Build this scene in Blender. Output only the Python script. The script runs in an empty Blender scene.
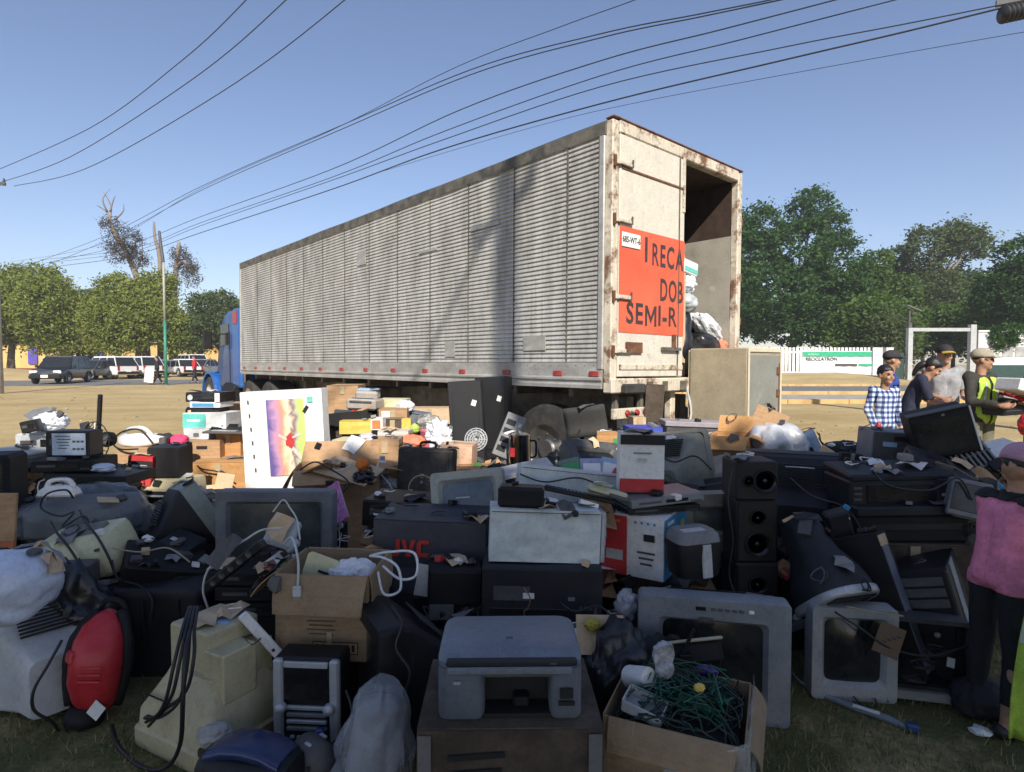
import bpy, bmesh, math, random
import numpy as np
from mathutils import Vector, Matrix, Euler, noise
R = math.radians
random.seed(7)
scene = bpy.context.scene
col = scene.collection

# ------------------------------------------------------------------ camera
EYE = 1.5; FPX = 600.0; PITCH = R(2.2)
cd = bpy.data.cameras.new('camera'); cam = bpy.data.objects.new('camera', cd); col.objects.link(cam)
cam.location = (0, 0, EYE); cam.rotation_euler = (R(90) - PITCH, 0, 0)
cd.sensor_width = 36; cd.lens = 36 * FPX / 1024; cd.clip_start = 0.05; cd.clip_end = 3000
scene.camera = cam
# ------------------------------------------------------------------ world and sun
SUN_EL = R(37); SUN_H = Vector((-0.17, 0.985, 0)).normalized()      # horizontal direction the light travels
world = bpy.data.worlds.new('World'); scene.world = world; world.use_nodes = True
wn = world.node_tree.nodes; bgn = wn['Background']
sky = wn.new('ShaderNodeTexSky'); sky.sky_type = 'NISHITA'; sky.sun_disc = False
sky.sun_elevation = SUN_EL
sky.sun_rotation = math.atan2(-SUN_H.x, -SUN_H.y)
sky.air_density = 1.0; sky.dust_density = 0.5; sky.ozone_density = 2.2; sky.altitude = 300
bgn.inputs['Strength'].default_value = 0.094
tint = wn.new('ShaderNodeMixRGB'); tint.blend_type = 'MULTIPLY'; tint.inputs['Fac'].default_value = 1.0; tint.inputs['Color2'].default_value = (1.03, 0.945, 0.97, 1)   # smoggy air
world.node_tree.links.new(sky.outputs[0], tint.inputs['Color1']); world.node_tree.links.new(tint.outputs[0], bgn.inputs['Color'])
sd = bpy.data.lights.new('sun', 'SUN'); sd.energy = 4.1; sd.angle = R(0.55); sd.color = (1.0, 0.94, 0.85)
sun = bpy.data.objects.new('sun', sd); col.objects.link(sun)
sdir = Vector((SUN_H.x * math.cos(SUN_EL), SUN_H.y * math.cos(SUN_EL), -math.sin(SUN_EL)))
sun.rotation_euler = sdir.to_track_quat('-Z', 'Y').to_euler(); sun.location = (4, -12, 14)
scene.view_settings.view_transform = 'Standard'; scene.view_settings.look = 'None'
scene.view_settings.exposure = 0.76; scene.view_settings.gamma = 1.0
scene.view_settings.use_curve_mapping = False

# ------------------------------------------------------------------ picture geometry -> real places
CP, SP = math.cos(PITCH), math.sin(PITCH)
def ZP(py, Y):                       # height of the point seen at row py, Y metres ahead
    v = (386 - py) / FPX
    return EYE + Y * (v * CP - SP) / (CP + v * SP)
def XP(px, Y, z=0.6):
    return (px - 512) / FPX * (Y * CP - (z - EYE) * SP)
def BB(x0, y0, x1, y1, Y):           # -> centre x, base z, width, height
    z0, z1 = ZP(y1, Y), ZP(y0, Y); zm = (z0 + z1) / 2
    a, b = XP(x0, Y, zm), XP(x1, Y, zm)
    return (a + b) / 2, z0, b - a, z1 - z0

# ------------------------------------------------------------------ materials
MATS = {}
def mat(name, c, rough=0.5, metal=0.0, var=0.12, vs=6.0, bump=0.0, bs=60.0, dust=0.0, dc=(0.36, 0.30, 0.22), alpha=1.0, spec=0.5, trans=0.0, sheen=0.0, c2=None, coat=0.0, stretch=None, ds=3.0):
    if name in MATS: return MATS[name]
    m = bpy.data.materials.new(name); m.use_nodes = True
    nt = m.node_tree; N = nt.nodes; L = nt.links; b = N['Principled BSDF']
    b.inputs['Roughness'].default_value = rough; b.inputs['Metallic'].default_value = metal
    b.inputs['Specular IOR Level'].default_value = spec; b.inputs['Alpha'].default_value = alpha
    b.inputs['Coat Weight'].default_value = coat
    if trans: b.inputs['Transmission Weight'].default_value = trans
    if sheen: b.inputs['Sheen Weight'].default_value = sheen
    tc = N.new('ShaderNodeTexCoord'); co = tc.outputs['Object']
    if stretch:
        mp = N.new('ShaderNodeMapping'); mp.inputs['Scale'].default_value = stretch; L.new(co, mp.inputs['Vector']); co = mp.outputs[0]
    n1 = N.new('ShaderNodeTexNoise'); n1.inputs['Scale'].default_value = vs; n1.inputs['Detail'].default_value = 6; n1.inputs['Roughness'].default_value = 0.62
    L.new(co, n1.inputs['Vector'])
    rp = N.new('ShaderNodeValToRGB')
    lo = tuple(max(0, x * (1 - var * 1.6)) for x in c); hi = tuple(min(1, x * (1 + var)) for x in c)
    if c2: lo, hi = c2, c
    rp.color_ramp.elements[0].position = 0.3; rp.color_ramp.elements[1].position = 0.7
    rp.color_ramp.elements[0].color = (*lo, 1); rp.color_ramp.elements[1].color = (*hi, 1)
    L.new(n1.outputs['Fac'], rp.inputs['Fac']); out = rp.outputs['Color']
    n4 = N.new('ShaderNodeTexNoise'); n4.inputs['Scale'].default_value = 38; n4.inputs['Detail'].default_value = 8; n4.inputs['Roughness'].default_value = 0.8; L.new(tc.outputs['Object'], n4.inputs['Vector'])
    r4 = N.new('ShaderNodeValToRGB'); r4.color_ramp.elements[0].position = 0.34; r4.color_ramp.elements[0].color = (.62, .60, .56, 1); r4.color_ramp.elements[1].position = 0.52; L.new(n4.outputs['Fac'], r4.inputs['Fac'])
    m4 = N.new('ShaderNodeMixRGB'); m4.blend_type = 'MULTIPLY'; m4.inputs['Fac'].default_value = .6; L.new(out, m4.inputs['Color1']); L.new(r4.outputs['Color'], m4.inputs['Color2']); out = m4.outputs['Color']
    if dust > 0:
        ms_ = N.new('ShaderNodeMapping'); ms_.inputs['Rotation'].default_value = (.6, .9, 1.1); ms_.inputs['Scale'].default_value = (150, 5, 5); L.new(tc.outputs['Object'], ms_.inputs['Vector']); n5 = N.new('ShaderNodeTexNoise'); n5.inputs['Scale'].default_value = 1; n5.inputs['Detail'].default_value = 2; L.new(ms_.outputs[0], n5.inputs['Vector'])
        r5 = N.new('ShaderNodeValToRGB'); r5.color_ramp.elements[0].position = .70; r5.color_ramp.elements[1].position = .76; r5.color_ramp.elements[0].color = (0, 0, 0, 1); r5.color_ramp.elements[1].color = (.3, .3, .3, 1); L.new(n5.outputs['Fac'], r5.inputs['Fac']); m5 = N.new('ShaderNodeMixRGB'); L.new(r5.outputs['Color'], m5.inputs['Fac']); L.new(out, m5.inputs['Color1']); m5.inputs['Color2'].default_value = (*[min(1, x * 1.6 + .04) for x in c], 1); out = m5.outputs['Color']
        n2 = N.new('ShaderNodeTexNoise'); n2.inputs['Scale'].default_value = ds; n2.inputs['Detail'].default_value = 8; n2.inputs['Roughness'].default_value = 0.75
        L.new(tc.outputs['Object'], n2.inputs['Vector'])
        r2 = N.new('ShaderNodeValToRGB'); r2.color_ramp.elements[0].position = 0.42; r2.color_ramp.elements[1].position = 0.75
        r2.color_ramp.elements[0].color = (0, 0, 0, 1); r2.color_ramp.elements[1].color = (dust, dust, dust, 1)
        L.new(n2.outputs['Fac'], r2.inputs['Fac'])
        mx = N.new('ShaderNodeMixRGB'); L.new(r2.outputs['Color'], mx.inputs['Fac']); L.new(out, mx.inputs['Color1']); mx.inputs['Color2'].default_value = (*dc, 1)
        out = mx.outputs['Color']
        mr = N.new('ShaderNodeMapRange'); mr.inputs['To Min'].default_value = max(0.05, rough - 0.1); mr.inputs['To Max'].default_value = min(1, rough + 0.25)
        L.new(n2.outputs['Fac'], mr.inputs['Value']); L.new(mr.outputs[0], b.inputs['Roughness'])
    L.new(out, b.inputs['Base Color'])
    if bump:
        n3 = N.new('ShaderNodeTexNoise'); n3.inputs['Scale'].default_value = bs; n3.inputs['Detail'].default_value = 4
        L.new(co, n3.inputs['Vector'])
        bp = N.new('ShaderNodeBump'); bp.inputs['Strength'].default_value = bump; bp.inputs['Distance'].default_value = 0.01
        L.new(n3.outputs['Fac'], bp.inputs['Height']); L.new(bp.outputs[0], b.inputs['Normal'])
    MATS[name] = m; return m

black = mat('black_plastic', (0.008, 0.008, 0.009), 0.4, dust=0.12, bump=0.15, bs=200, dc=(0.08, 0.07, 0.06), spec=.35)
black2 = mat('matte_black_plastic', (0.009, 0.009, 0.010), 0.6, dust=0.14, bump=0.2, bs=150, dc=(0.08, 0.07, 0.06), spec=.3)
navy = mat('navy_black_plastic', (0.013, 0.014, 0.018), 0.5, spec=.35, dust=0.14, dc=(0.12, 0.12, 0.12))
gloss = mat('gloss_black', (0.008, 0.008, 0.01), 0.12, dust=0.12, dc=(0.2, 0.18, 0.16))
dgrey = mat('dark_grey_plastic', (0.06, 0.061, 0.064), 0.5, dust=0.2, bump=0.1, bs=150)
mgrey = mat('mid_grey_plastic', (0.18, 0.187, 0.195), 0.45, dust=0.25, bump=0.08, bs=150)
lgrey = mat('light_grey_plastic', (0.50, 0.515, 0.52), 0.45, dust=0.18, bump=0.06, bs=120)
silver = mat('silver_plastic', (0.44, 0.46, 0.48), 0.34, 0.25, dust=0.15)
beige = mat('beige_plastic', (0.52, 0.46, 0.28), 0.5, dust=0.25, bump=0.06, bs=120)
cream = mat('yellowed_plastic', (0.64, 0.61, 0.38), 0.5, dust=0.2)
khaki = mat('khaki_plastic', (0.22, 0.22, 0.18), 0.55, dust=0.2)
casem = mat('pale_grey_metal', (0.58, 0.64, 0.66), 0.42, 0.15, dust=0.25, bump=0.05, bs=30)
white = mat('white_plastic', (0.78, 0.77, 0.74), 0.45, var=0.06, dust=0.12)
whitep = mat('white_card', (0.80, 0.79, 0.76), 0.6, var=0.05, dust=0.15, ds=5)
card = mat('brown_cardboard', (0.44, 0.27, 0.14), 0.85, var=0.12, bump=0.25, bs=90, dust=0.25, dc=(0.34, 0.22, 0.13), stretch=(1, 1, 6))
card2 = mat('orange_cardboard', (0.52, 0.27, 0.10), 0.85, var=0.12, bump=0.25, bs=90, dust=0.2, dc=(0.40, 0.25, 0.13), stretch=(1, 1, 6))
card3 = mat('pale_cardboard', (0.58, 0.42, 0.26), 0.85, var=0.1, bump=0.25, bs=90, dust=0.2)
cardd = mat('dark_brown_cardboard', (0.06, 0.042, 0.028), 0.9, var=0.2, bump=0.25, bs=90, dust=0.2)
cardin = mat('cardboard_inside', (0.36, 0.23, 0.13), 0.9, var=0.1)
tape = mat('parcel_tape', (0.46, 0.36, 0.22), 0.25, var=0.1)
glass = mat('tube_glass', (0.012, 0.014, 0.015), 0.08, var=0.2, dust=0.15, dc=(0.2, 0.2, 0.19))
glassg = mat('grey_tube_glass', (0.05, 0.058, 0.06), 0.15, var=0.2, dust=0.2, dc=(0.2, 0.2, 0.19))
ink = mat('black_ink', (0.012, 0.012, 0.013), 0.6)
brownink = mat('brown_ink', (0.12, 0.07, 0.04), 0.8)
redp = mat('red_print', (0.55, 0.03, 0.035), 0.5, dust=0.1)
redv = mat('red_plastic', (0.50, 0.02, 0.03), 0.35, dust=0.12)
blueb = mat('blue_print', (0.05, 0.28, 0.52), 0.5, dust=0.1)
blued = mat('deep_blue_print', (0.03, 0.06, 0.40), 0.5, dust=0.1)
skyb = mat('pale_blue_print', (0.32, 0.46, 0.62), 0.5, dust=0.15)
teal = mat('teal_print', (0.13, 0.55, 0.47), 0.5, dust=0.1)
yellow = mat('yellow_print', (0.72, 0.50, 0.09), 0.5, dust=0.15)
green = mat('green_print', (0.05, 0.34, 0.10), 0.5, dust=0.1)
orange = mat('orange_print', (0.75, 0.20, 0.06), 0.5, dust=0.1)
pink = mat('pink_print', (0.72, 0.10, 0.22), 0.6)
magenta = mat('magenta_print', (0.42, 0.05, 0.32), 0.4, c2=(0.6, 0.3, 0.5), vs=25)
chrome = mat('chrome', (0.72, 0.72, 0.72), 0.12, 1.0, dust=0.1)
steel = mat('steel', (0.42, 0.42, 0.42), 0.35, 0.9, dust=0.3)
rubber = mat('tyre_rubber', (0.026, 0.025, 0.024), 0.85, dust=0.55, dc=(0.13, 0.11, 0.085), bump=0.3, bs=80)
bagw = mat('white_bag_plastic', (0.70, 0.72, 0.76), 0.28, var=0.08, bump=0.35, bs=30, alpha=.93)
bagb = mat('pale_blue_cloth', (0.60, 0.66, 0.78), 0.4, var=0.12, bump=0.3, bs=30)
bagk = mat('black_bag_plastic', (0.015, 0.015, 0.018), 0.3, bump=0.6, bs=12)
clear = mat('clear_plastic_film', (0.62, 0.66, 0.70), 0.15, alpha=0.34, bump=0.8, bs=18)
bubble = mat('bubble_wrap', (0.34, 0.37, 0.41), 0.18, bump=1.0, bs=55, var=0.35, alpha=0.62, vs=14)
darkbag = mat('smoky_plastic_film', (0.24, 0.27, 0.31), 0.16, bump=0.7, bs=12, alpha=0.42, var=0.3)
wood = mat('weathered_wood', (0.24, 0.16, 0.09), 0.85, var=0.25, stretch=(6, 6, 1), bump=0.3, bs=30)
cablek = mat('black_cable', (0.015, 0.015, 0.016), 0.45)
cablew = mat('white_cable', (0.55, 0.55, 0.54), 0.5)

# ------------------------------------------------------------------ mesh builder
def rrect(w, h, r, n=4, cx=0, cz=0):
    r = max(1e-4, min(r, w / 2 - 1e-4, h / 2 - 1e-4)); P = []
    for (sx, sz, a0) in ((1, 1, 0), (-1, 1, 90), (-1, -1, 180), (1, -1, 270)):
        for k in range(n + 1):
            a = R(a0 + 90 * k / n)
            P.append((cx + sx * (w / 2 - r) + r * math.cos(a), cz + sz * (h / 2 - r) + r * math.sin(a)))
    return P
class MB:
    def __init__(s): s.v = []; s.f = []; s.mi = []
    def add(s, vs, fs, mi=0):
        o = len(s.v); s.v += [tuple(v) for v in vs]; s.f += [tuple(i + o for i in f) for f in fs]; s.mi += [mi] * len(fs); return s
    def box(s, c, d, rot=None, bev=0.0, mi=0, seg=1):
        x, y, z = d[0] / 2, d[1] / 2, d[2] / 2
        if bev > 0:
            bm = bmesh.new(); bmesh.ops.create_cube(bm, size=1)
            for v in bm.verts: v.co = Vector((v.co.x * d[0], v.co.y * d[1], v.co.z * d[2]))
            bmesh.ops.bevel(bm, geom=list(bm.edges), offset=min(bev, min(d) * 0.48), segments=seg, affect='EDGES', profile=0.5)
            bm.verts.index_update(); vs = [v.co.copy() for v in bm.verts]; fs = [[v.index for v in f.verts] for f in bm.faces]; bm.free()
        else:
            vs = [Vector(p) for p in ((-x, -y, -z), (x, -y, -z), (x, y, -z), (-x, y, -z), (-x, -y, z), (x, -y, z), (x, y, z), (-x, y, z))]
            fs = [(0, 3, 2, 1), (4, 5, 6, 7), (0, 1, 5, 4), (1, 2, 6, 5), (2, 3, 7, 6), (3, 0, 4, 7)]
        if rot is not None:
            M = Euler(rot).to_matrix(); vs = [M @ v for v in vs]
        return s.add([(v[0] + c[0], v[1] + c[1], v[2] + c[2]) for v in vs], fs, mi)
    def loft(s, rings, cap0=True, cap1=True, closed=True, mi=0):
        n = len(rings[0]); o = []; vs = [p for r in rings for p in r]; fs = []
        for i in range(len(rings) - 1):
            for j in range(n if closed else n - 1):
                a = i * n + j; b = i * n + (j + 1) % n; fs.append((a, b, b + n, a + n))
        if cap0: fs.append(tuple(range(n - 1, -1, -1)))
        if cap1: fs.append(tuple(range((len(rings) - 1) * n, len(rings) * n)))
        return s.add(vs, fs, mi)
    def tube(s, path, r, n=6, caps=True, mi=0):
        P = [Vector(p) for p in path]; k = len(P); rr = r if isinstance(r, (list, tuple)) else [r] * k
        up = None; rings = []
        for i in range(k):
            t = (P[min(i + 1, k - 1)] - P[max(i - 1, 0)])
            t = t.normalized() if t.length > 1e-9 else Vector((0, 0, 1))
            if up is None:
                up = t.orthogonal().normalized()
            else:
                up = up - t * up.dot(t); up = up.normalized() if up.length > 1e-6 else t.orthogonal().normalized()
            sd_ = t.cross(up)
            rings.append([tuple(P[i] + (up * math.cos(2 * math.pi * j / n) + sd_ * math.sin(2 * math.pi * j / n)) * rr[i]) for j in range(n)])
        return s.loft(rings, caps, caps, mi=mi)
    def lathe(s, prof, n=20, c=(0, 0, 0), axis='z', mi=0, caps=True):
        rings = []
        for (r, h) in prof:
            ring = []
            for j in range(n):
                a = 2 * math.pi * j / n; p = (r * math.cos(a), r * math.sin(a), h)
                if axis == 'y': p = (p[0], -p[2], p[1])
                if axis == 'x': p = (p[2], p[0], p[1])
                ring.append((p[0] + c[0], p[1] + c[1], p[2] + c[2]))
            rings.append(ring)
        return s.loft(rings, caps, caps, mi=mi)
    def prism(s, poly, y0, y1, mi=0, axis='y'):      # poly in (x,z), swept along y (or poly in (y,z) swept along x)
        mk = (lambda p, t: (p[0], t, p[1])) if axis == 'y' else ((lambda p, t: (t, p[0], p[1])) if axis == 'x' else (lambda p, t: (p[0], p[1], t)))
        return s.loft([[mk(p, y0) for p in poly], [mk(p, y1) for p in poly]], mi=mi)
    def blob(s, c, rad, seed=0, amp=0.15, sub=3, fs=2.0, flat=None, ridge=0.0, mi=0):
        bm = bmesh.new(); bmesh.ops.create_icosphere(bm, subdivisions=sub, radius=1)
        off = Vector((seed * 7.31, seed * 3.17, seed * 1.93)); vs = []; ra = random.Random(seed); an = Vector((ra.uniform(.5, 1.7), ra.uniform(.5, 1.7), ra.uniform(.5, 1.5)))
        for v in bm.verts:
            q = v.co * an * fs + off
            k = 1 + amp * (noise.noise(q) + 0.5 * noise.noise(q * 2.0) + 0.16 * noise.noise(q * 4.1))
            if ridge:
                d1_ = noise.voronoi(q * 1.3)[0]; d2_ = noise.voronoi(q * 3.1 + off)[0]; k += ridge * 1.5 * (min(.55, d1_[1] - d1_[0]) - .25) + ridge * .7 * (min(.4, d2_[1] - d2_[0]) - .2)
            p = Vector((v.co.x * rad[0], v.co.y * rad[1], v.co.z * rad[2])) * k + Vector(c)
            if flat is not None and p.z < flat: p.z = flat + (p.z - flat) * 0.04
            vs.append(p)
        bm.verts.index_update(); fs_ = [[v.index for v in f.verts] for f in bm.faces]; bm.free()
        return s.add(vs, fs_, mi)
    def xf(s, M, i0=0):
        for i in range(i0, len(s.v)): s.v[i] = tuple(M @ Vector(s.v[i]))
        return s
    def mesh(s, name, mats, smooth=False, ang=None):
        me = bpy.data.meshes.new(name); me.from_pydata(s.v, [], s.f); me.update()
        for m in (mats if isinstance(mats, (list, tuple)) else [mats]): me.materials.append(m)
        if isinstance(mats, (list, tuple)) and len(mats) > 1: me.polygons.foreach_set('material_index', s.mi)
        if smooth: me.polygons.foreach_set('use_smooth', [True] * len(me.polygons))
        if ang: me.set_sharp_from_angle(angle=R(ang))
        return me
    def build(s, name, mats, parent=None, smooth=False, loc=None, rot=None, ang=None):
        o = bpy.data.objects.new(name, s.mesh(name, mats, smooth, ang)); col.objects.link(o)
        if loc: o.location = loc
        if rot: o.rotation_euler = rot
        o.parent = parent
        return o
def tag(o, label, cat, group=None, kind=None):
    if label: o['label'] = label
    if cat: o['category'] = cat
    if group: o['group'] = group
    if kind: o['kind'] = kind
    return o
def struct(o): o['kind'] = 'structure'; return o
def stuff(o): o['kind'] = 'stuff'; return o
def thing(name, label, cat, loc=(0, 0, 0), rot=(0, 0, 0), group=None):
    o = bpy.data.objects.new(name, None); col.objects.link(o); o.empty_display_size = 0.1
    o.location = loc; o.rotation_euler = rot if isinstance(rot, (tuple, list)) else (0, 0, rot)
    return tag(o, label, cat, group)
def part(name, m, parent, c, d, rot=None, bev=0.0, seg=1):
    return MB().box((0, 0, 0), d, None, bev, seg=seg).build(name, m, parent, loc=c, rot=rot)
def text(parent, s, size, m, loc, rot=(R(90), 0, 0), ext=0.0008, name='lettering', sx=1.0, align='CENTER', bold=0.0):
    cu = bpy.data.curves.new(name, 'FONT'); cu.body = s; cu.size = size; cu.extrude = ext; cu.align_x = align; cu.align_y = 'CENTER'; cu.offset = bold; cu.resolution_u = 3
    t = bpy.data.objects.new(name, cu); col.objects.link(t)
    bpy.context.view_layer.update()
    me = bpy.data.meshes.new_from_object(t.evaluated_get(bpy.context.evaluated_depsgraph_get()))
    bpy.data.objects.remove(t); bpy.data.curves.remove(cu)
    me.materials.clear(); me.materials.append(m)
    o = bpy.data.objects.new(name, me); col.objects.link(o); o.parent = parent; o.location = loc; o.rotation_euler = rot; o.scale = (sx, 1, 1)
    return o
def smooth_path(P, k=6):
    P = [Vector(p) for p in P]; out = []
    for i in range(len(P) - 1):
        p0 = P[max(i - 1, 0)]; p1 = P[i]; p2 = P[i + 1]; p3 = P[min(i + 2, len(P) - 1)]
        for j in range(k):
            t = j / k
            out.append(0.5 * ((2 * p1) + (p2 - p0) * t + (2 * p0 - 5 * p1 + 4 * p2 - p3) * t * t + (3 * p1 - p0 - 3 * p2 + p3) * t ** 3))
    out.append(P[-1]); return out
# ------------------------------------------------------------------ ground
def gz(x, y):                                     # gentle rise of the field away from the pile
    t = min(max((y - 8) / 10, 0), 1); u = min(max((y - 14) / 45, 0), 1)
    return 0.14 * t * t * (3 - 2 * t) + 0.22 * u
def ground_mat():
    m = bpy.data.materials.new('dry_lawn'); m.use_nodes = True; nt = m.node_tree; N = nt.nodes; L = nt.links; b = N['Principled BSDF']
    b.inputs['Roughness'].default_value = 0.95; b.inputs['Specular IOR Level'].default_value = 0.1
    tc = N.new('ShaderNodeTexCoord')
    def nz(s, d=6, st=None, ro=0.6):
        n = N.new('ShaderNodeTexNoise'); n.inputs['Scale'].default_value = s; n.inputs['Detail'].default_value = d; n.inputs['Roughness'].default_value = ro
        if st:
            mp = N.new('ShaderNodeMapping'); mp.inputs['Scale'].default_value = st; L.new(tc.outputs['Object'], mp.inputs['Vector']); L.new(mp.outputs[0], n.inputs['Vector'])
        else: L.new(tc.outputs['Object'], n.inputs['Vector'])
        return n
    a = nz(0.22, 10, (1, 2.2, 1), 0.78); r1 = N.new('ShaderNodeValToRGB'); e = r1.color_ramp.elements
    e[0].position = 0.36; e[0].color = (0.38, 0.28, 0.135, 1); e[1].position = 0.64; e[1].color = (0.56, 0.44, 0.235, 1)
    L.new(a.outputs['Fac'], r1.inputs['Fac'])
    f = nz(40, 5); mx = N.new('ShaderNodeMixRGB'); mx.blend_type = 'MULTIPLY'; mx.inputs['Fac'].default_value = 0.55
    r2 = N.new('ShaderNodeValToRGB'); r2.color_ramp.elements[0].position = 0.3; r2.color_ramp.elements[0].color = (0.45, 0.4, 0.32, 1); r2.color_ramp.elements[1].position = 0.65
    L.new(f.outputs['Fac'], r2.inputs['Fac']); L.new(r1.outputs['Color'], mx.inputs['Color1']); L.new(r2.outputs['Color'], mx.inputs['Color2'])
    g = nz(1.7, 7, None, 0.7)                       # green tufts, thicker under the pile; the dark green also paints in deeper shade
    sp = N.new('ShaderNodeSeparateXYZ'); L.new(tc.outputs['Object'], sp.inputs[0])
    mr = N.new('ShaderNodeMapRange'); mr.inputs['From Min'].default_value = 2.5; mr.inputs['From Max'].default_value = 8; mr.inputs['To Min'].default_value = 0.16; mr.inputs['To Max'].default_value = -0.16
    L.new(sp.outputs['Y'], mr.inputs['Value']); ad = N.new('ShaderNodeMath'); ad.operation = 'ADD'; L.new(g.outputs['Fac'], ad.inputs[0]); L.new(mr.outputs[0], ad.inputs[1])
    r3 = N.new('ShaderNodeValToRGB'); r3.color_ramp.elements[0].position = 0.5; r3.color_ramp.elements[1].position = 0.66
    L.new(ad.outputs[0], r3.inputs['Fac']); m2 = N.new('ShaderNodeMixRGB'); L.new(r3.outputs['Color'], m2.inputs['Fac']); L.new(mx.outputs['Color'], m2.inputs['Color1']); m2.inputs['Color2'].default_value = (0.125, 0.125, 0.05, 1)
    L.new(m2.outputs['Color'], b.inputs['Base Color'])
    bp = N.new('ShaderNodeBump'); bp.inputs['Strength'].default_value = 0.8; bp.inputs['Distance'].default_value = 0.03; L.new(f.outputs['Fac'], bp.inputs['Height']); L.new(bp.outputs[0], b.inputs['Normal'])
    return m
lawn = ground_mat()
xs = [-300, -200, -120] + list(range(-70, 71, 5)) + [120, 200, 300]
ys = [-70, -40, -20, -6, 0, 4, 8] + [10 + 2 * k for k in range(30)] + [80, 100, 160, 260, 400]
gm = MB(); vs = [(x, y, gz(x, y)) for y in ys for x in xs]; n = len(xs)
gm.add(vs, [(j * n + i, j * n + i + 1, (j + 1) * n + i + 1, (j + 1) * n + i) for j in range(len(ys) - 1) for i in range(n - 1)])
struct(gm.build('ground', lawn, smooth=True))
# short grass blades near the camera
gb = MB(); rg = random.Random(3)
for k in range(52000):
    y = 1.5 + 3.0 * rg.random() ** 1.3; x = rg.uniform(-2.4, 2.7) * (0.35 + y / 3.2)
    d = noise.noise(Vector((x * 2.5, y * 2.5, 0)))
    if d < -0.25 and rg.random() < 0.7: continue
    h = rg.uniform(0.014, 0.046); a = rg.uniform(0, 6.28); w = 0.0022; lx, ly = rg.uniform(-.022, .022), rg.uniform(-.022, .022)
    ca, sa = math.cos(a) * w, math.sin(a) * w
    gb.add([(x - ca, y - sa, 0), (x + ca, y + sa, 0), (x + lx, y + ly, h)], [(0, 1, 2)], 0 if rg.random() < 0.5 else 1)
grassg = mat('green_grass_blade', (0.10, 0.13, 0.035), 0.7, var=0.3); grassd = mat('dry_grass_blade', (0.34, 0.27, 0.12), 0.8, var=0.3)
tag(stuff(gb.build('grass', [grassg, grassd])), 'short patchy green and straw grass under the pile', 'grass')
# ------------------------------------------------------------------ roads and kerbs
asph = mat('asphalt', (0.16, 0.155, 0.15), 0.9, var=0.2, vs=3, bump=0.3, bs=40)
conc = mat('concrete', (0.34, 0.31, 0.27), 0.9, var=0.15, vs=2)
kerby = mat('yellow_kerb_paint', (0.52, 0.34, 0.13), 0.75, var=0.2, vs=3, dust=0.35, dc=(0.4, 0.3, 0.17))
greenwall = mat('dark_green_paint', (0.018, 0.055, 0.045), 0.6, var=0.2)
wallw = mat('white_wall_paint', (0.72, 0.71, 0.68), 0.8, var=0.08, vs=1.5, dust=0.2, ds=1)
def strip(name, P, m, z=0.004, parent=None):
    # a ground sheet whose outline is given as left/right pairs
    b = MB(); r = []
    for (xa, ya, xb, yb) in P: r.append([(xa, ya, gz(xa, ya) + z), (xb, yb, gz(xb, yb) + z)])
    b.loft(r, False, False, closed=False); return struct(b.build(name, m, parent))
xr = [5, 10, 16, 24, 34, 46]
strip('pavement', [(x, 19.9, x, 24.6) for x in xr], conc, 0.01)
strip('road', [(x, 25.0, x, 32.6) for x in xr], asph, 0.008)
def kerb(name, x0, x1, y, w=0.32, h=0.16, m=kerby):
    b = MB(); x = x0
    root = MB(); 
    k = bpy.data.objects.new(name, None); col.objects.link(k); k['kind'] = 'structure'
    me = None
    while x < x1:
        if me is None:
            me = MB().box((0, 0, h / 2), (1.985, w, h), bev=.012).mesh('kerb_stone', m)
        o = bpy.data.objects.new('kerb_stone', me); col.objects.link(o); o.parent = k; o.location = (x, y, gz(x, y) - 0.02); x += 2.0
    return k
kerb('kerb', 6, 46, 19.7); kerb('kerb', 6, 46, 24.8); kerb('kerb', 6, 21, 32.8, 0.25, 0.14)
mb = MB(); rings = []                                   # grassy bank below the picket fence
for (y, h) in ((33.2, 0.02), (35, 0.25), (37.5, 0.48), (40, 0.58), (44, 0.6), (60, 0.5)):
    rings.append([(x, y, gz(x, y) + h * min(1, max(0, (30 - x) / 8))) for x in (4, 12, 18, 22, 26, 30)])
mb.loft(rings, False, False, closed=False); struct(mb.build('grass_bank', lawn, smooth=True))
# left road with the parked cars
strip('road', [(-75, 29, -75, 36), (-40, 30.5, -40, 40), (-25, 33.5, -25, 43), (-12, 38, -12, 48), (8, 46, 8, 57), (30, 52, 30, 64)], asph, 0.012)
mb = MB(); rings = []
for i, (y, h) in enumerate(((27.5, 0.0), (28.6, .45), (30, 0.75), (32.5, 0.85), (35, .6), (37, 0.0))):
    rings.append([(x - 5, y + 12.5 + (x + 45) * .12, gz(x, y + 12) + h * s) for (x, s) in ((-60, 1), (-40, 1), (-34, .95), (-30.5, .6), (-27.8, .12), (-26.5, -.05))])
mb.loft(rings, False, False, closed=False); struct(mb.build('grass_mound', lawn, smooth=True))

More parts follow.
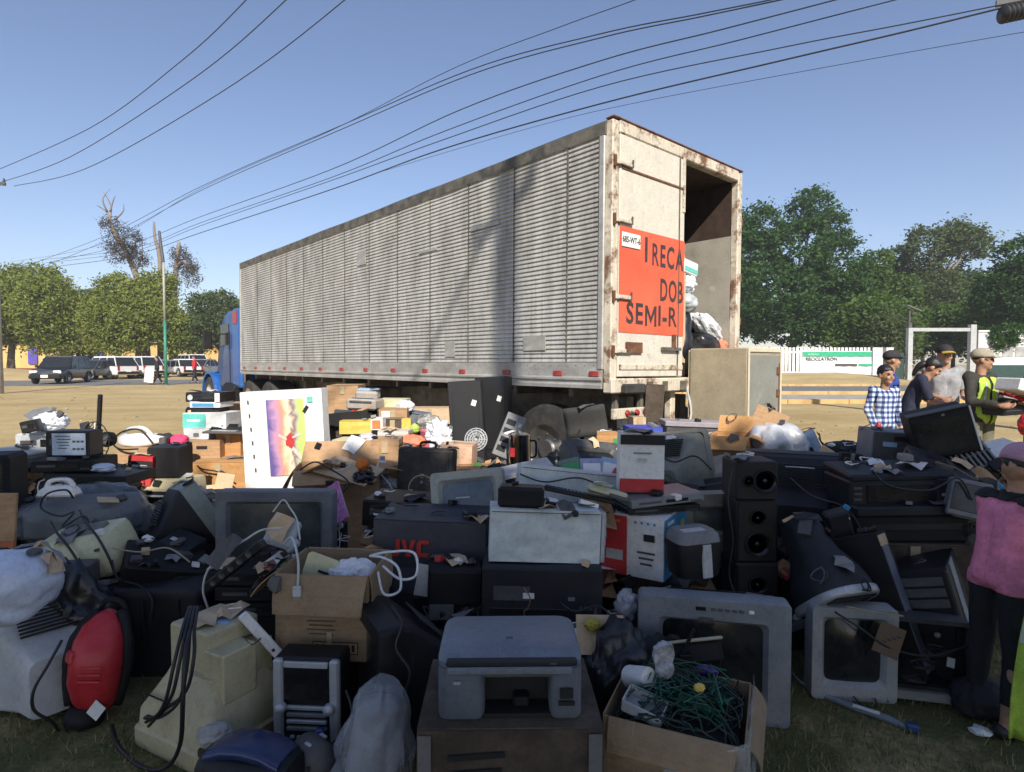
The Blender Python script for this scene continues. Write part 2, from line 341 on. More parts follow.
# ------------------------------------------------------------------ trees
def leafmat(name, c, c2):
    m = bpy.data.materials.new(name); m.use_nodes = True; nt = m.node_tree; N = nt.nodes; L = nt.links
    b = N['Principled BSDF']; b.inputs['Roughness'].default_value = 0.6; b.inputs['Specular IOR Level'].default_value = 0.25
    tc = N.new('ShaderNodeTexCoord'); n1 = N.new('ShaderNodeTexNoise'); n1.inputs['Scale'].default_value = 1.4; n1.inputs['Detail'].default_value = 5; n1.inputs['Roughness'].default_value = 0.8
    L.new(tc.outputs['Object'], n1.inputs['Vector']); r = N.new('ShaderNodeValToRGB'); r.color_ramp.elements[0].position = 0.32; r.color_ramp.elements[1].position = 0.68
    r.color_ramp.elements[0].color = (*c2, 1); r.color_ramp.elements[1].color = (*c, 1); L.new(n1.outputs['Fac'], r.inputs['Fac']); L.new(r.outputs['Color'], b.inputs['Base Color'])
    t = N.new('ShaderNodeBsdfTranslucent'); L.new(r.outputs['Color'], t.inputs['Color']); mx = N.new('ShaderNodeMixShader'); mx.inputs['Fac'].default_value = 0.38
    L.new(b.outputs[0], mx.inputs[1]); L.new(t.outputs[0], mx.inputs[2]); L.new(mx.outputs[0], N['Material Output'].inputs['Surface']); return m
L_pale = leafmat('pale_green_leaves', (0.27, 0.30, 0.06), (0.13, 0.175, 0.03))
L_mid = leafmat('mid_green_leaves', (0.125, 0.21, 0.04), (0.05, 0.095, 0.02))
L_dark = leafmat('dark_green_leaves', (0.065, 0.15, 0.03), (0.026, 0.06, 0.015))
L_olive = leafmat('olive_leaves', (0.13, 0.175, 0.06), (0.06, 0.085, 0.03))
L_brown = leafmat('dry_brown_leaves', (0.12, 0.085, 0.05), (0.055, 0.042, 0.03))
bark = mat('bark', (0.13, 0.10, 0.075), 0.9, var=0.3, vs=8, stretch=(3, 3, 0.6), bump=0.6, bs=20)
barkg = mat('grey_bark', (0.24, 0.20, 0.16), 0.9, var=0.3, vs=8, stretch=(3, 3, 0.6), bump=0.6, bs=20)
def leaf_cloud(lobes, n, size, rs, droop=0.0, clump=0.9, per=26):
    """many small leaf quads in clumps on and inside the lobes"""
    vol = np.array([l[3] * l[4] * l[5] for l in lobes]) ** (2 / 3); vol /= vol.sum(); nc = n // per
    idx = rs.choice(len(lobes), nc, p=vol); Lb = np.array(lobes)[idx]
    d = rs.normal(size=(nc, 3)); d /= np.linalg.norm(d, axis=1)[:, None]
    rad = rs.uniform(0.5, 1.02, nc) ** 0.55
    cc = Lb[:, :3] + d * Lb[:, 3:6] * rad[:, None]
    cs = clump * rs.uniform(0.5, 1.2, nc)
    p = cc[:, None, :] + rs.normal(size=(nc, per, 3)) * (cs[:, None, None] * np.array([0.42, 0.42, 0.30]))
    if droop: p[:, :, 2] -= np.abs(rs.normal(size=(nc, per))) * droop * cs[:, None]
    p = p.reshape(-1, 3); m = len(p)
    u = rs.normal(size=(m, 3)); u[:, 2] = u[:, 2] * 0.6 - droop * 0.8; u /= np.linalg.norm(u, axis=1)[:, None]
    w = np.cross(u, rs.normal(size=(m, 3))); w /= np.linalg.norm(w, axis=1)[:, None]
    s = size * rs.uniform(0.55, 1.35, m)[:, None]
    V = np.empty((m, 4, 3)); V[:, 0] = p - u * s; V[:, 1] = p + w * s * 0.45; V[:, 2] = p + u * s; V[:, 3] = p - w * s * 0.45
    return V.reshape(-1, 3), m
def leaf_object(name, V, m, material, parent):
    me = bpy.data.meshes.new(name); me.vertices.add(m * 4); me.vertices.foreach_set('co', V.astype(np.float32).ravel())
    me.loops.add(m * 4); me.loops.foreach_set('vertex_index', np.arange(m * 4, dtype=np.int32))
    me.polygons.add(m); me.polygons.foreach_set('loop_start', np.arange(0, m * 4, 4, dtype=np.int32))
    me.update(calc_edges=True); me.materials.append(material)
    o = bpy.data.objects.new(name, me); col.objects.link(o); o.parent = parent; return o
def tree(name, label, loc, th, tr, lobes, n, size, lm, bm=bark, droop=0.0, seed=1, group=None, clump=0.9, lean=0.0):
    rs = np.random.RandomState(seed); rr = random.Random(seed)
    t = thing(name, label, 'tree', loc, group=group)
    b = MB(); top = Vector((lean * th, 0, th))
    b.tube([(0, 0, -0.1), (tr * .1, 0, th * .3), (top.x * .6 + tr * .4, tr * .3, th * .68), top], [tr * 1.35, tr, tr * .85, tr * .7], 10)
    for l in lobes:                                   # a limb into every lobe, with side branches
        e = Vector(l[:3]); s0 = top * rr.uniform(.62, 1.0); mid = s0.lerp(e, .5) + Vector((rr.uniform(-.3, .3), rr.uniform(-.3, .3), rr.uniform(0, .5)))
        b.tube(smooth_path([s0, mid, e + Vector((0, 0, l[5] * .3))], 4), [tr * .55 * (1 - .085 * k) for k in range(9)], 7)
        for k in range(3):
            q = e + Vector((rr.uniform(-.75, .75) * l[3], rr.uniform(-.75, .75) * l[4], rr.uniform(-.2, .75) * l[5]))
            b.tube([mid.lerp(e, .3 + .2 * k), (mid.lerp(e, .6) + q) / 2, q], [tr * .26, tr * .18, tr * .06], 5)
    b.build('trunk', bm, t, smooth=True)
    V, m = leaf_cloud(lobes, n, size, rs, droop, clump)
    leaf_object('crown', V, m, lm, t); return t
def px_tree(name, label, x0, y0, x1, Y, lobes_rel, n, size, lm, th_py, seed, **kw):
    """crown outline given by the columns/rows it fills, at its real distance"""
    xa, xb = XP(x0, Y), XP(x1, Y); zt = ZP(y0, Y); cx = (xa + xb) / 2; g = gz(cx, Y); W = (xb - xa) / 2; H = zt - g
    jr = random.Random(seed * 13); lobes_rel = [(l[0] + jr.uniform(-.13, .13), l[1] + jr.uniform(-.2, .2), l[2] + jr.uniform(-.05, .05), l[3] * jr.uniform(.75, 1.12), l[4] * jr.uniform(.8, 1.1), l[5] * jr.uniform(.75, 1.15)) for l in lobes_rel]
    lobes = [(l[0] * W, l[1] * W, l[2] * H, l[3] * W, l[4] * W, l[5] * H) for l in lobes_rel]
    return tree(name, label, (cx, Y, g), kw.pop('trunk', 0.42) * H, kw.pop('tr', 0.25), lobes, n, size, lm, seed=seed, **kw)
roundish = [(0, 0, .66, .62, .6, .30), (-.5, .1, .55, .42, .5, .24), (.48, -.1, .56, .45, .5, .25), (-.15, -.4, .5, .5, .45, .24), (.2, .3, .8, .42, .4, .17), (-.35, 0, .78, .38, .4, .17), (-.7, .2, .42, .28, .3, .16), (.7, .1, .42, .28, .3, .16)]
tallish = [(0, 0, .82, .36, .36, .16), (-.3, .1, .66, .45, .45, .17), (.35, 0, .62, .5, .45, .17), (0, -.2, .5, .62, .5, .18), (-.5, .1, .42, .42, .4, .17), (.55, .1, .4, .42, .4, .17), (0, -.1, .28, .6, .5, .15)]
GL = 'broad pale green trees along the left road'
px_tree('broad_tree', 'broad pale green drooping tree cut off by the left edge, behind the black pickup', -60, 258, 82, 57, roundish, 46000, .17, L_pale, 0, 11, droop=.7, group=GL, tr=.3)
px_tree('broad_tree', 'broad pale green drooping tree behind the green light pole', 80, 262, 196, 59, roundish, 46000, .17, L_pale, 0, 12, droop=.5, group=GL, tr=.3)
px_tree('scrubby_tree', 'thin brown-green scrubby tree between the two broad pale trees', 50, 290, 105, 63, tallish, 11000, .15, L_olive, 0, 13, droop=.4, tr=.16)
px_tree('feathery_tree', 'olive feathery tree right behind the blue truck cab', 178, 288, 262, 62, roundish, 18000, .17, L_olive, 0, 14, droop=.45, tr=.22)
px_tree('background_tree', 'pale tree far behind, between the broad crowns', 60, 285, 110, 82, roundish, 8000, .25, L_mid, 0, 15, tr=.22)
# big trees to the right
GR = 'tall trees behind the picket fence'
px_tree('tall_tree', 'tallest dark green tree directly right of the trailer', 716, 192, 868, 56, [(-.35, 0, .84, .34, .34, .15), (.12, 0, .90, .26, .3, .11), (.5, .1, .78, .26, .3, .14), (-.62, 0, .66, .36, .4, .2), (0, -.2, .66, .5, .45, .2), (.62, 0, .58, .38, .4, .2), (-.3, -.2, .42, .6, .45, .2), (.4, -.2, .38, .55, .45, .2), (-.7, .1, .4, .35, .35, .2), (0, 0, .25, .8, .5, .12)], 42000, .20, L_dark, 0, 21, group=GR, tr=.3, trunk=.5)
px_tree('tall_tree', 'mid green tree with a notched top left of the tallest pale eucalyptus', 835, 246, 915, 58, tallish, 20000, .19, L_mid, 0, 22, group=GR, tr=.22)
px_tree('tall_tree', 'slim dark tree rising behind the mid green crowns', 872, 236, 925, 66, tallish, 14000, .19, L_olive, 0, 23, group=GR, tr=.2)
px_tree('eucalyptus_tree', 'tall loose eucalyptus with pale trunk behind the gate', 890, 208, 990, 62, [(.25, 0, .88, .4, .35, .12), (.45, 0, .74, .42, .4, .13), (-.2, 0, .72, .4, .4, .12), (0, 0, .56, .55, .5, .13), (-.45, .1, .5, .4, .4, .13), (.5, 0, .5, .4, .4, .14), (0, -.1, .34, .7, .5, .13)], 22000, .19, L_olive, 0, 24, bm=barkg, tr=.3, trunk=.6)
px_tree('broad_tree', 'dark spreading tree cut off by the right edge above the white wall', 965, 226, 1120, 46, roundish, 32000, .17, L_dark, 0, 25, tr=.3)
px_tree('broad_tree', 'lower mid green tree left of the gate post above the white panel', 830, 292, 925, 47, roundish, 16000, .16, L_mid, 0, 26, tr=.16)
px_tree('broad_tree', 'dry brownish bushy tree just left of the gate frame', 866, 312, 915, 44, roundish, 8000, .14, L_olive, 0, 27, tr=.12)
px_tree('broad_tree', 'bright green low tree behind the gate opening', 905, 300, 1000, 56, roundish, 14000, .18, L_mid, 0, 28, tr=.18)
px_tree('background_tree', 'dark tree line tree peeping out behind the trailer', 690, 260, 780, 72, roundish, 10000, .28, L_dark, 0, 29, tr=.2)
px_tree('background_tree', 'mid green far tree closing the gap right of the tallest dark tree', 810, 268, 905, 80, roundish, 12000, .27, L_mid, 0, 31, tr=.2)
px_tree('background_tree', 'mid green far tree filling behind the eucalyptus', 860, 262, 985, 84, roundish, 14000, .27, L_mid, 0, 32, tr=.2)
px_tree('background_tree', 'dark filler tree far behind the gate', 900, 270, 1060, 76, roundish, 13000, .28, L_dark, 0, 30, tr=.2)
# the leafy trees behind the camera whose shade lies on the pile
GB = 'shade trees behind the photographer'
for i, (x, y, s) in enumerate(((-3.2, -8.3, 1.0), (0.8, -8.9, 1.04), (4.6, -8.4, 1.0), (8.2, -8.8, 1.03))):
    tree('shade_tree', ['leafy shade tree behind the photographer, farthest left', 'leafy shade tree behind the photographer, second from the left', 'leafy shade tree behind the photographer, third from the left', 'leafy shade tree behind the photographer, farthest right'][i],
         (x, y, 0), 4.2, .24, [(0, 0, 7.0 * s, 2.6, 2.2, 2.0), (-1.4, .6, 7.6 * s, 1.6, 1.6, 1.5), (1.4, .5, 7.7 * s, 1.6, 1.6, 1.5), (0, .6, 8.6 * s, 1.9, 1.6, 1.2), (0, -.8, 8.9 * s, 2.0, 1.6, 1.3), (-1.2, -.5, 8.9 * s, 1.5, 1.5, 1.2), (1.3, -.6, 8.9 * s, 1.5, 1.5, 1.2)],
         13000, .24, L_mid, seed=40 + i, group=GB, clump=.8)

# dead tree with mistletoe clumps above the left crowns
Yd = 66
dt = thing('dead_tree', 'bare dead tree with dry brown clumps sticking up above the crowns', 'tree', (XP(140, Yd), Yd, gz(0, Yd)))
def dp(px, py): return (XP(px, Yd, ZP(py, Yd)) - dt.location.x, 0.4 * math.sin(px), ZP(py, Yd) - dt.location.z)
b = MB()
b.tube(smooth_path([dp(148, 372), dp(140, 300), dp(128, 258), dp(117, 235), dp(112, 220), dp(107, 212)], 4), [.45 - .019 * k for k in range(21)], 8)
for P in ([(112, 220), (109, 205), (104, 192)], [(110, 212), (113, 202), (117, 196)], [(114, 218), (121, 210), (122, 203)], [(107, 212), (101, 208), (99, 206)], [(128, 258), (133, 244), (134, 232)], [(134, 270), (140, 255), (141, 240)], [(117, 235), (124, 226), (128, 220)], [(107, 212), (105, 200), (108, 188)]):
    b.tube(smooth_path([dp(*p) for p in P], 3), [.11 - .015 * k for k in range(7)], 5)
b.build('trunk', barkg, dt, smooth=True)
b = MB(); b.tube(smooth_path([dp(160, 372), dp(160, 300), dp(158, 258), dp(153, 236), dp(152, 221)], 4), [.34 - .015 * k for k in range(17)], 8); b.build('snag', barkg, dt, smooth=True)
b = MB(); b.tube(smooth_path([dp(172, 372), dp(172, 300), dp(176, 268), dp(179, 242)], 4), [.5 - .028 * k for k in range(13)], 8)
b.tube(smooth_path([dp(176, 268), dp(186, 262), dp(195, 276)], 4), [.25 - .02 * k for k in range(9)], 6); b.build('limb', barkg, dt, smooth=True)
V, m = leaf_cloud([(*dp(112, 225), .8, .8, 1.1), (*dp(117, 248), 1.0, 1, 1.5), (*dp(131, 238), 1.3, 1, 1.2), (*dp(125, 250), 1.2, 1, 1.2), (*dp(138, 258), 1.2, 1.2, .9), (*dp(184, 262), 1.3, 1, 1.1), (*dp(193, 275), .9, .9, 1.2), (*dp(178, 255), .9, .9, 1.2)], 9000, .10, np.random.RandomState(5), .3, .8)
leaf_object('dry_clump', V, m, L_brown, dt)

# ------------------------------------------------------------------ left background building
ochre = mat('ochre_wall_paint', (0.66, 0.44, 0.16), 0.85, var=0.1, vs=1, dust=0.1)
purple = mat('violet_wall_paint', (0.10, 0.07, 0.42), 0.7)
darkwin = mat('dark_window', (0.02, 0.022, 0.025), 0.15)
Yb = 74; bd = thing('low_building', 'long low ochre building with violet panels behind the parked cars', 'building', (XP(100, Yb), Yb, gz(0, Yb)))
def bx(px): return XP(px, Yb, 2.5) - bd.location.x
def bz(py): return ZP(py, Yb) - bd.location.z
part('wall', ochre, bd, ((bx(-60) + bx(240)) / 2, 0.6, bz(343) / 2), (bx(240) - bx(-60), .5, bz(343)))
part('roof', conc, bd, ((bx(-60) + bx(240)) / 2, 1.6, bz(343) + .08), (bx(240) - bx(-60) + .4, 3.2, .16))
for (a, c, y0, y1) in ((27, 36, 347, 364), (83, 103, 341, 365)): part('violet_panel', purple, bd, ((bx(a) + bx(c)) / 2, .25, (bz(y0) + bz(y1)) / 2), (bx(c) - bx(a), .25, bz(y0) - bz(y1)))
for a in (40, 48, 56, 64, 112, 120, 172, 180):
    w = part('window', white, bd, (bx(a + 3), .33, bz(361)), (.75, .06, .8)); part('pane', darkwin, w, (0, -.035, 0), (.62, .02, .68))
part('plinth', mat('dull_red_paint', (.20, .05, .035), .8), bd, ((bx(-60) + bx(240)) / 2, .3, .25), (bx(240) - bx(-60), .16, .5))
# satellite dish
d = thing('satellite_dish', 'white dish standing on the violet panel of the low building', 'dish', (XP(102, Yb, 4), Yb + .4, bd.location.z + bz(343) + .16))
MB().lathe([(0.02, -.05), (.35, .02), (.6, .16), (.62, .18), (.35, .05), (.02, 0)], 18).build('reflector', white, d, True, loc=(0, 0, .75), rot=(R(70), 0, R(20)))
MB().tube([(0, 0, 0), (0, 0, .75)], .04, 6).build('mast', steel, d)

# ------------------------------------------------------------------ fence, banner, gate, wall on the right
Yf = 40; zb_ = ZP(377, Yf); zt_ = ZP(347.5, Yf)
fn = thing('picket_fence', 'white picket fence on the bank behind the fridge', 'fence', (XP(830, Yf), Yf, 0))
x0, x1 = XP(752, Yf) - fn.location.x, XP(871, Yf) - fn.location.x
b = MB(); x = x0
while x < x1: b.box((x, 0, (zb_ + zt_) / 2), (.17, .05, zt_ - zb_), bev=.012); x += .25
stuff(b.build('picket', white, fn))
for zz in (zb_ + .3, zt_ - .3): part('rail', white, fn, ((x0 + x1) / 2, .05, zz), (x1 - x0, .045, .1))
for k in range(5): part('post', steel, fn, (x0 + (x1 - x0) * k / 4, .12, .85 + zb_ * .5), (.09, .08, zt_ - .25))
part('plinth', greenwall, fn, ((x0 + x1) / 2, .2, zb_ / 2 + .05), (x1 - x0, .2, zb_ - .1))
bn = thing('banner', 'white and green printed event banner tied to the picket fence', 'banner', (XP(836, Yf), Yf - .06, 0))
wB = (XP(870, Yf) - XP(801, Yf)); zb0, zb1 = ZP(375, Yf), ZP(351, Yf); hB = zb1 - zb0
b = MB(); rings = [[(-wB / 2 + wB * i / 24, -.02 + .025 * math.sin(i * 1.7 + j) , zb0 + hB * j / 6) for i in range(25)] for j in range(7)]
b.loft(rings, False, False, closed=False); b.build('sheet', mat('banner_vinyl', (.72, .73, .76), .5, var=.05), bn, True)
bgreen = mat('banner_green', (.03, .38, .20), .5)
part('green_band', bgreen, bn, (0, -.055, zb1 - hB * .13), (wB * .99, .012, hB * .2))
part('grey_bar', dgrey, bn, (.6, -.055, zb0 + hB * .42), (1.45, .012, hB * .1)); part('green_bar', bgreen, bn, (1.9, -.055, zb0 + hB * .42), (.95, .012, hB * .1))
text(bn, 'RECICLATRON', .30, dgrey, (-1.05, -.062, zb0 + hB * .66), sx=1.05, bold=.006); text(bn, 'ayuntamiento', .13, white, (-1.6, -.066, zb1 - hB * .13)); text(bn, 'RECOLECCION DE RESIDUOS', .10, mgrey, (-1.2, -.062, zb0 + hB * .42)); text(bn, 'electricos y electronicos', .13, mgrey, (-.5, -.062, zb0 + hB * .14))
# white panel wall at the end of the fence
wl = thing('panel_wall', 'short white panel wall between the picket fence and the gate', 'wall', (XP(882, Yf), Yf, 0))
part('upper_panel', wallw, wl, (0, 0, (zb_ + zt_) / 2), (XP(893, Yf) - XP(872.5, Yf), .15, zt_ - zb_)); part('green_base', greenwall, wl, (.1, 0, zb_ / 2), (XP(893, Yf) - XP(871, Yf), .22, zb_))
Yg = 36
gt = thing('gate_frame', 'pale grey steel gate frame standing behind the people', 'gate', (XP(940, Yg), Yg, 0))
zg = ZP(328, Yg); pg = mat('pale_grey_paint', (.42, .43, .43), .6, dust=.15)
gx = lambda px: XP(px, Yg, 2) - gt.location.x
part('post', pg, gt, (gx(909), 0, zg / 2), (.27, .26, zg)); part('post', pg, gt, (gx(971.5), 0, zg / 2 + .1), (.34, .28, zg + .2)); part('lintel', pg, gt, (gx(940), 0, zg - .10), (gx(971) - gx(909) - .3, .2, .2))
part('sliding_door', greenwall, gt, (gx(896), .2, ZP(353, Yg) / 2), (1.25, .08, ZP(353, Yg)))
rw = thing('boundary_wall', 'white wall with dark green base cut off by the right edge', 'wall', (XP(1030, Yg), Yg, 0))
rx0, rx1 = XP(976, Yg) - rw.location.x, XP(1130, Yg) - rw.location.x; zw = ZP(332, Yg); zm_ = ZP(365, Yg)
part('upper_wall', wallw, rw, ((rx0 + rx1) / 2, 0, (zw + zm_) / 2), (rx1 - rx0, .22, zw - zm_)); part('green_base', greenwall, rw, ((rx0 + rx1) / 2, 0, zm_ / 2), (rx1 - rx0, .28, zm_))
part('coping', wallw, rw, ((rx0 + rx1) / 2, 0, zw + .05), (rx1 - rx0 + .1, .34, .1))
for px in (1005, 1018): part('poster', mat('grey_poster', (.36, .36, .34), .7, var=.3, vs=2), rw, (XP(px, Yg) - rw.location.x, -.13, (zw + zm_) / 2 - .2), (.62, .02, .62))
cr = thing('creeper_plant', 'dark green creeper hanging over the white boundary wall', 'plant', (XP(1000, Yg), Yg - .2, zw))
V, m = leaf_cloud([(0, 0, .15, .8, .35, .4), (-.3, -.05, -.4, .5, .15, .55), (.5, -.05, -.3, .3, .15, .5), (1.3, 0, .2, .7, .3, .3)], 2600, .1, np.random.RandomState(3), .5, .35); leaf_object('leaves', V, m, L_dark, cr)
MB().tube([(0, .05, -.6), (.1, 0, 0), (.5, 0, .2)], [.03, .025, .015], 5).build('stem', bark, cr)
# solar street lamp
Yl = 38; lp = thing('street_lamp', 'dark solar street lamp rising behind the gate', 'street lamp', (XP(908, Yl), Yl, gz(0, Yl)))
zl = ZP(306, Yl) - lp.location.z; MB().tube([(0, 0, 0), (0, 0, zl - .2)], [.09, .06], 8).build('pole', dgrey, lp); part('solar_panel', mgrey, lp, (.15, 0, zl - .1), (.95, .6, .05), (R(10), R(22), 0)); part('lamp_head', dgrey, lp, (.35, 0, zl - .45), (.5, .18, .08)); part('battery_box', dgrey, lp, (0, 0, zl - 1.3), (.22, .22, .5))
# green light pole on the left
Yp = 34; gp = thing('light_pole', 'thin pole painted green at its lower half, in front of the pale tree', 'pole', (XP(166, Yp), Yp, gz(0, Yp)))
zp_ = ZP(231, Yp) - gp.location.z; gpaint = mat('pole_green', (.03, .22, .15), .5); ppaint = mat('pole_grey', (.35, .34, .30), .6)
MB().tube([(0, 0, 0), (0, 0, zp_ * .42)], [.085, .075], 10).build('lower_shaft', gpaint, gp, True); MB().tube([(0, 0, zp_ * .42), (0, 0, zp_ * .8)], [.07, .06], 10).build('upper_shaft', ppaint, gp, True)
MB().tube([(0, 0, zp_ * .8), (-.12, 0, zp_ * .9), (-.2, 0, zp_)], [.08, .09, .07], 8).build('lamp_arm', dgrey, gp); part('base_plate', steel, gp, (0, 0, .02), (.4, .4, .04))

# ------------------------------------------------------------------ utility poles and wires
concp = mat('concrete_pole', (.36, .35, .33), .85, var=.15)
def upole(label, loc, h, arm_rz=0.0, guy=None, armw=2.0):
    t = thing('utility_pole', label, 'utility pole', loc, (0, 0, arm_rz))
    MB().tube([(0, 0, -.3), (0, 0, h)], [.17, .12], 12).build('shaft', concp, t, True)
    part('crossarm', dgrey, t, (0, -.16, h - .35), (armw, .1, .12))
    for x in (-.46, 0, .46):
        MB().lathe([(.035, 0), (.05, .04), (.03, .07), (.055, .1), (.03, .14), (.02, .18)], 10, (x * armw, -.16, h - .29)).build('insulator', dgrey, t, True)
    if guy: MB().tube(guy, .022, 6).build('guy_wire', steel, t)
    return t
YA = 25.5; zA = ZP(182, YA)
upole('concrete utility pole with a wooden crossarm at the left edge', (XP(-1, YA), YA, gz(0, YA)), zA + .25 - gz(0, YA), R(10), armw=1.15)
SH = Vector((-0.084, 7.175)); tS = 11.0                  # the pole whose shadow falls on the trailer side
pA = (SH.x - SUN_H.x * tS, SH.y - SUN_H.y * tS); hA = 3.75 + tS * math.tan(SUN_EL)
upole('concrete utility pole behind the photographer with a slanting guy wire', (pA[0], pA[1], 0), hA, R(48), guy=None, armw=.6)
q_ = Vector((-1.23 - SUN_H.x * 13.2, 8.48 - SUN_H.y * 13.2, 1.5 + 13.2 * math.tan(SUN_EL))); top_ = Vector((pA[0], pA[1], hA - .3)); dq = q_ - top_
gw = [o for o in col.objects if o.name.startswith('utility_pole')][-1]; gw.rotation_euler = (0, 0, 0); MB().tube([(0, 0, hA - .3), Vector((0, 0, hA - .3)) + dq * (hA / max(.3, -dq.z))], .03, 6).build('guy_wire', steel, gw)
pC = (11.15, 12.4)
upole('concrete utility pole just beyond the right edge', (pC[0], pC[1], 0), 9.3, R(-25), armw=2.3)
ins = thing('strain_insulator', 'dark ribbed insulator hanging in the top right corner', 'insulator', (XP(1016, 12.2, 8.8), 12.2, ZP(12, 12.2)), (0, R(78), 0))
b = MB(); pr = [(.03, -.3)]
for k in range(6): pr += [(.05, -.27 + k * .09), (.17, -.25 + k * .09), (.17, -.22 + k * .09), (.05, -.2 + k * .09)]
pr.append((.03, .3)); b.lathe(pr, 14).build('discs', ink, ins, True); MB().tube([(0, 0, -.3), (0, 0, .3)], .03, 6).build('rod', steel, ins)
MB().tube([(0, 0, .28), (.02, 0, .9)], .03, 6).build('hook', steel, ins)
wirem = mat('power_cable', (.02, .022, .026), .5)
def wire(label, P, r=.011, group='overhead wires to the right-hand pole'):
    pts = [(XP(a, Y, ZP(c, Y)), Y, ZP(c, Y)) for (a, c, Y) in P]; base = Vector(pts[0])
    o = MB().tube([p - base for p in smooth_path(pts, 8)], r, 5).build('power_line', wirem, loc=base); tag(o, label, 'power line', group)
wire('thin overhead wire of the left trio, topmost', [(-12, 174, 25.3), (90, 128, 20), (180, 62, 15.8), (248, -2, 13), (330, -95, 10.5), (430, -250, 8)], .012, 'three overhead wires at the upper left')
wire('thin overhead wire of the left trio, middle', [(2, 182, 25.3), (70, 157, 21), (190, 81, 16), (288, -2, 13), (390, -110, 10.3), (500, -280, 7.8)], .012, 'three overhead wires at the upper left')
wire('thin overhead wire of the left trio, lowest', [(14, 186, 25.3), (85, 169, 21), (220, 93, 16), (347, -2, 13), (460, -110, 10.3), (590, -290, 7.6)], .012, 'three overhead wires at the upper left')
W = [
 ('overhead wire ending highest, with a small clip, above the trailer', [(10, 262, 60), (100, 245, 48), (200, 189, 36), (330, 131, 25), (450, 70, 19), (560, 27, 16), (640, -2, 14.5), (760, -50, 12.8)], .011),
 ('upper overhead cable of the pair above the trailer', [(20, 268, 60), (105, 236, 48), (200, 187, 36), (340, 126, 25), (470, 70, 19), (600, 34, 16), (700, 14, 14.4), (780, -2, 13.6), (850, -18, 13)], .016),
 ('lower overhead cable of the pair above the trailer', [(30, 272, 60), (110, 239, 48), (200, 191, 36), (340, 130, 25), (470, 75, 19), (600, 38, 16), (700, 17, 14.4), (785, -1, 13.6), (850, -16, 13)], .016),
 ('overhead cable crossing above the middle of the trailer, topmost of the lower four', [(50, 262, 56), (130, 244, 48), (200, 217, 36), (330, 170, 25), (460, 110, 19), (600, 61, 16), (720, 30, 14.2), (835, 0, 13.2), (900, -18, 12.8)], .016),
 ('overhead cable crossing above the trailer, second of the lower four', [(40, 260, 56), (130, 249, 48), (200, 223, 36), (330, 178, 25), (440, 133, 19), (600, 76, 16), (740, 40, 14.2), (895, 0, 13), (960, -16, 12.6)], .014),
 ('overhead cable crossing above the trailer, third of the lower four', [(45, 263, 56), (130, 252, 48), (200, 226, 36), (330, 181, 25), (440, 141, 19), (600, 87, 16), (780, 48, 14), (900, 25, 13), (1006, 4, 12.3)], .014),
 ('thick overhead cable just clearing the trailer roof, lowest of the lower four', [(60, 266, 56), (130, 256, 48), (200, 233, 36), (330, 190, 25), (440, 150, 19), (600, 104, 16), (780, 61, 14), (900, 33, 13), (1006, 7, 12.3)], .02),
 ('thin faint wire behind the trailer roof', [(380, 172, 30), (530, 128, 24), (640, 102, 21), (860, 61, 17), (1030, 31, 15)], .009)]
for (l, P, r) in W: wire(l, P, r)
# ------------------------------------------------------------------ trailer
TR = Vector((.915, 6.0, 0)); TA = R(41.35)
LT, WT, ZB, ZT = 11.25, 2.55, 1.24, 3.905
def alu_mat():
    m = bpy.data.materials.new('dirty_aluminium'); m.use_nodes = True; nt = m.node_tree; N = nt.nodes; L = nt.links; b = N['Principled BSDF']
    b.inputs['Metallic'].default_value = 0.25; b.inputs['Roughness'].default_value = 0.55
    tc = N.new('ShaderNodeTexCoord')
    def nz(sc, det, st, ro=.65):
        mp = N.new('ShaderNodeMapping'); mp.inputs['Scale'].default_value = st; L.new(tc.outputs['Object'], mp.inputs['Vector'])
        n = N.new('ShaderNodeTexNoise'); n.inputs['Scale'].default_value = sc; n.inputs['Detail'].default_value = det; n.inputs['Roughness'].default_value = ro; L.new(mp.outputs[0], n.inputs['Vector']); return n
    a = nz(1.2, 8, (1, 2.0, .6), .80); r = N.new('ShaderNodeValToRGB'); e = r.color_ramp.elements
    e[0].position = .33; e[0].color = (.27, .255, .225, 1); e[1].position = .62; e[1].color = (.57, .555, .51, 1); L.new(a.outputs['Fac'], r.inputs['Fac'])
    s = nz(3.0, 9, (1, 1, 1), .75); r2 = N.new('ShaderNodeValToRGB'); r2.color_ramp.elements[0].position = .58; r2.color_ramp.elements[1].position = .74
    r2.color_ramp.elements[0].color = (0, 0, 0, 1); r2.color_ramp.elements[1].color = (.6, .6, .6, 1); L.new(s.outputs['Fac'], r2.inputs['Fac'])
    mx = N.new('ShaderNodeMixRGB'); L.new(r2.outputs['Color'], mx.inputs['Fac']); L.new(r.outputs['Color'], mx.inputs['Color1']); mx.inputs['Color2'].default_value = (.26, .22, .17, 1)
    k = nz(2.2, 4, (1, 5, .12), .5); r3 = N.new('ShaderNodeValToRGB'); r3.color_ramp.elements[0].position = .62; r3.color_ramp.elements[1].position = .72; r3.color_ramp.elements[0].color = (0, 0, 0, 1); r3.color_ramp.elements[1].color = (.38, .38, .38, 1)
    L.new(k.outputs['Fac'], r3.inputs['Fac']); m2 = N.new('ShaderNodeMixRGB'); L.new(r3.outputs['Color'], m2.inputs['Fac']); L.new(mx.outputs['Color'], m2.inputs['Color1']); m2.inputs['Color2'].default_value = (.16, .145, .12, 1)
    L.new(m2.outputs['Color'], b.inputs['Base Color']); return m
alu = alu_mat()
alur = mat('rail_aluminium', (.46, .45, .42), .45, .35, var=.2, vs=3, dust=.45, dc=(.20, .15, .10), stretch=(1, .6, 2))
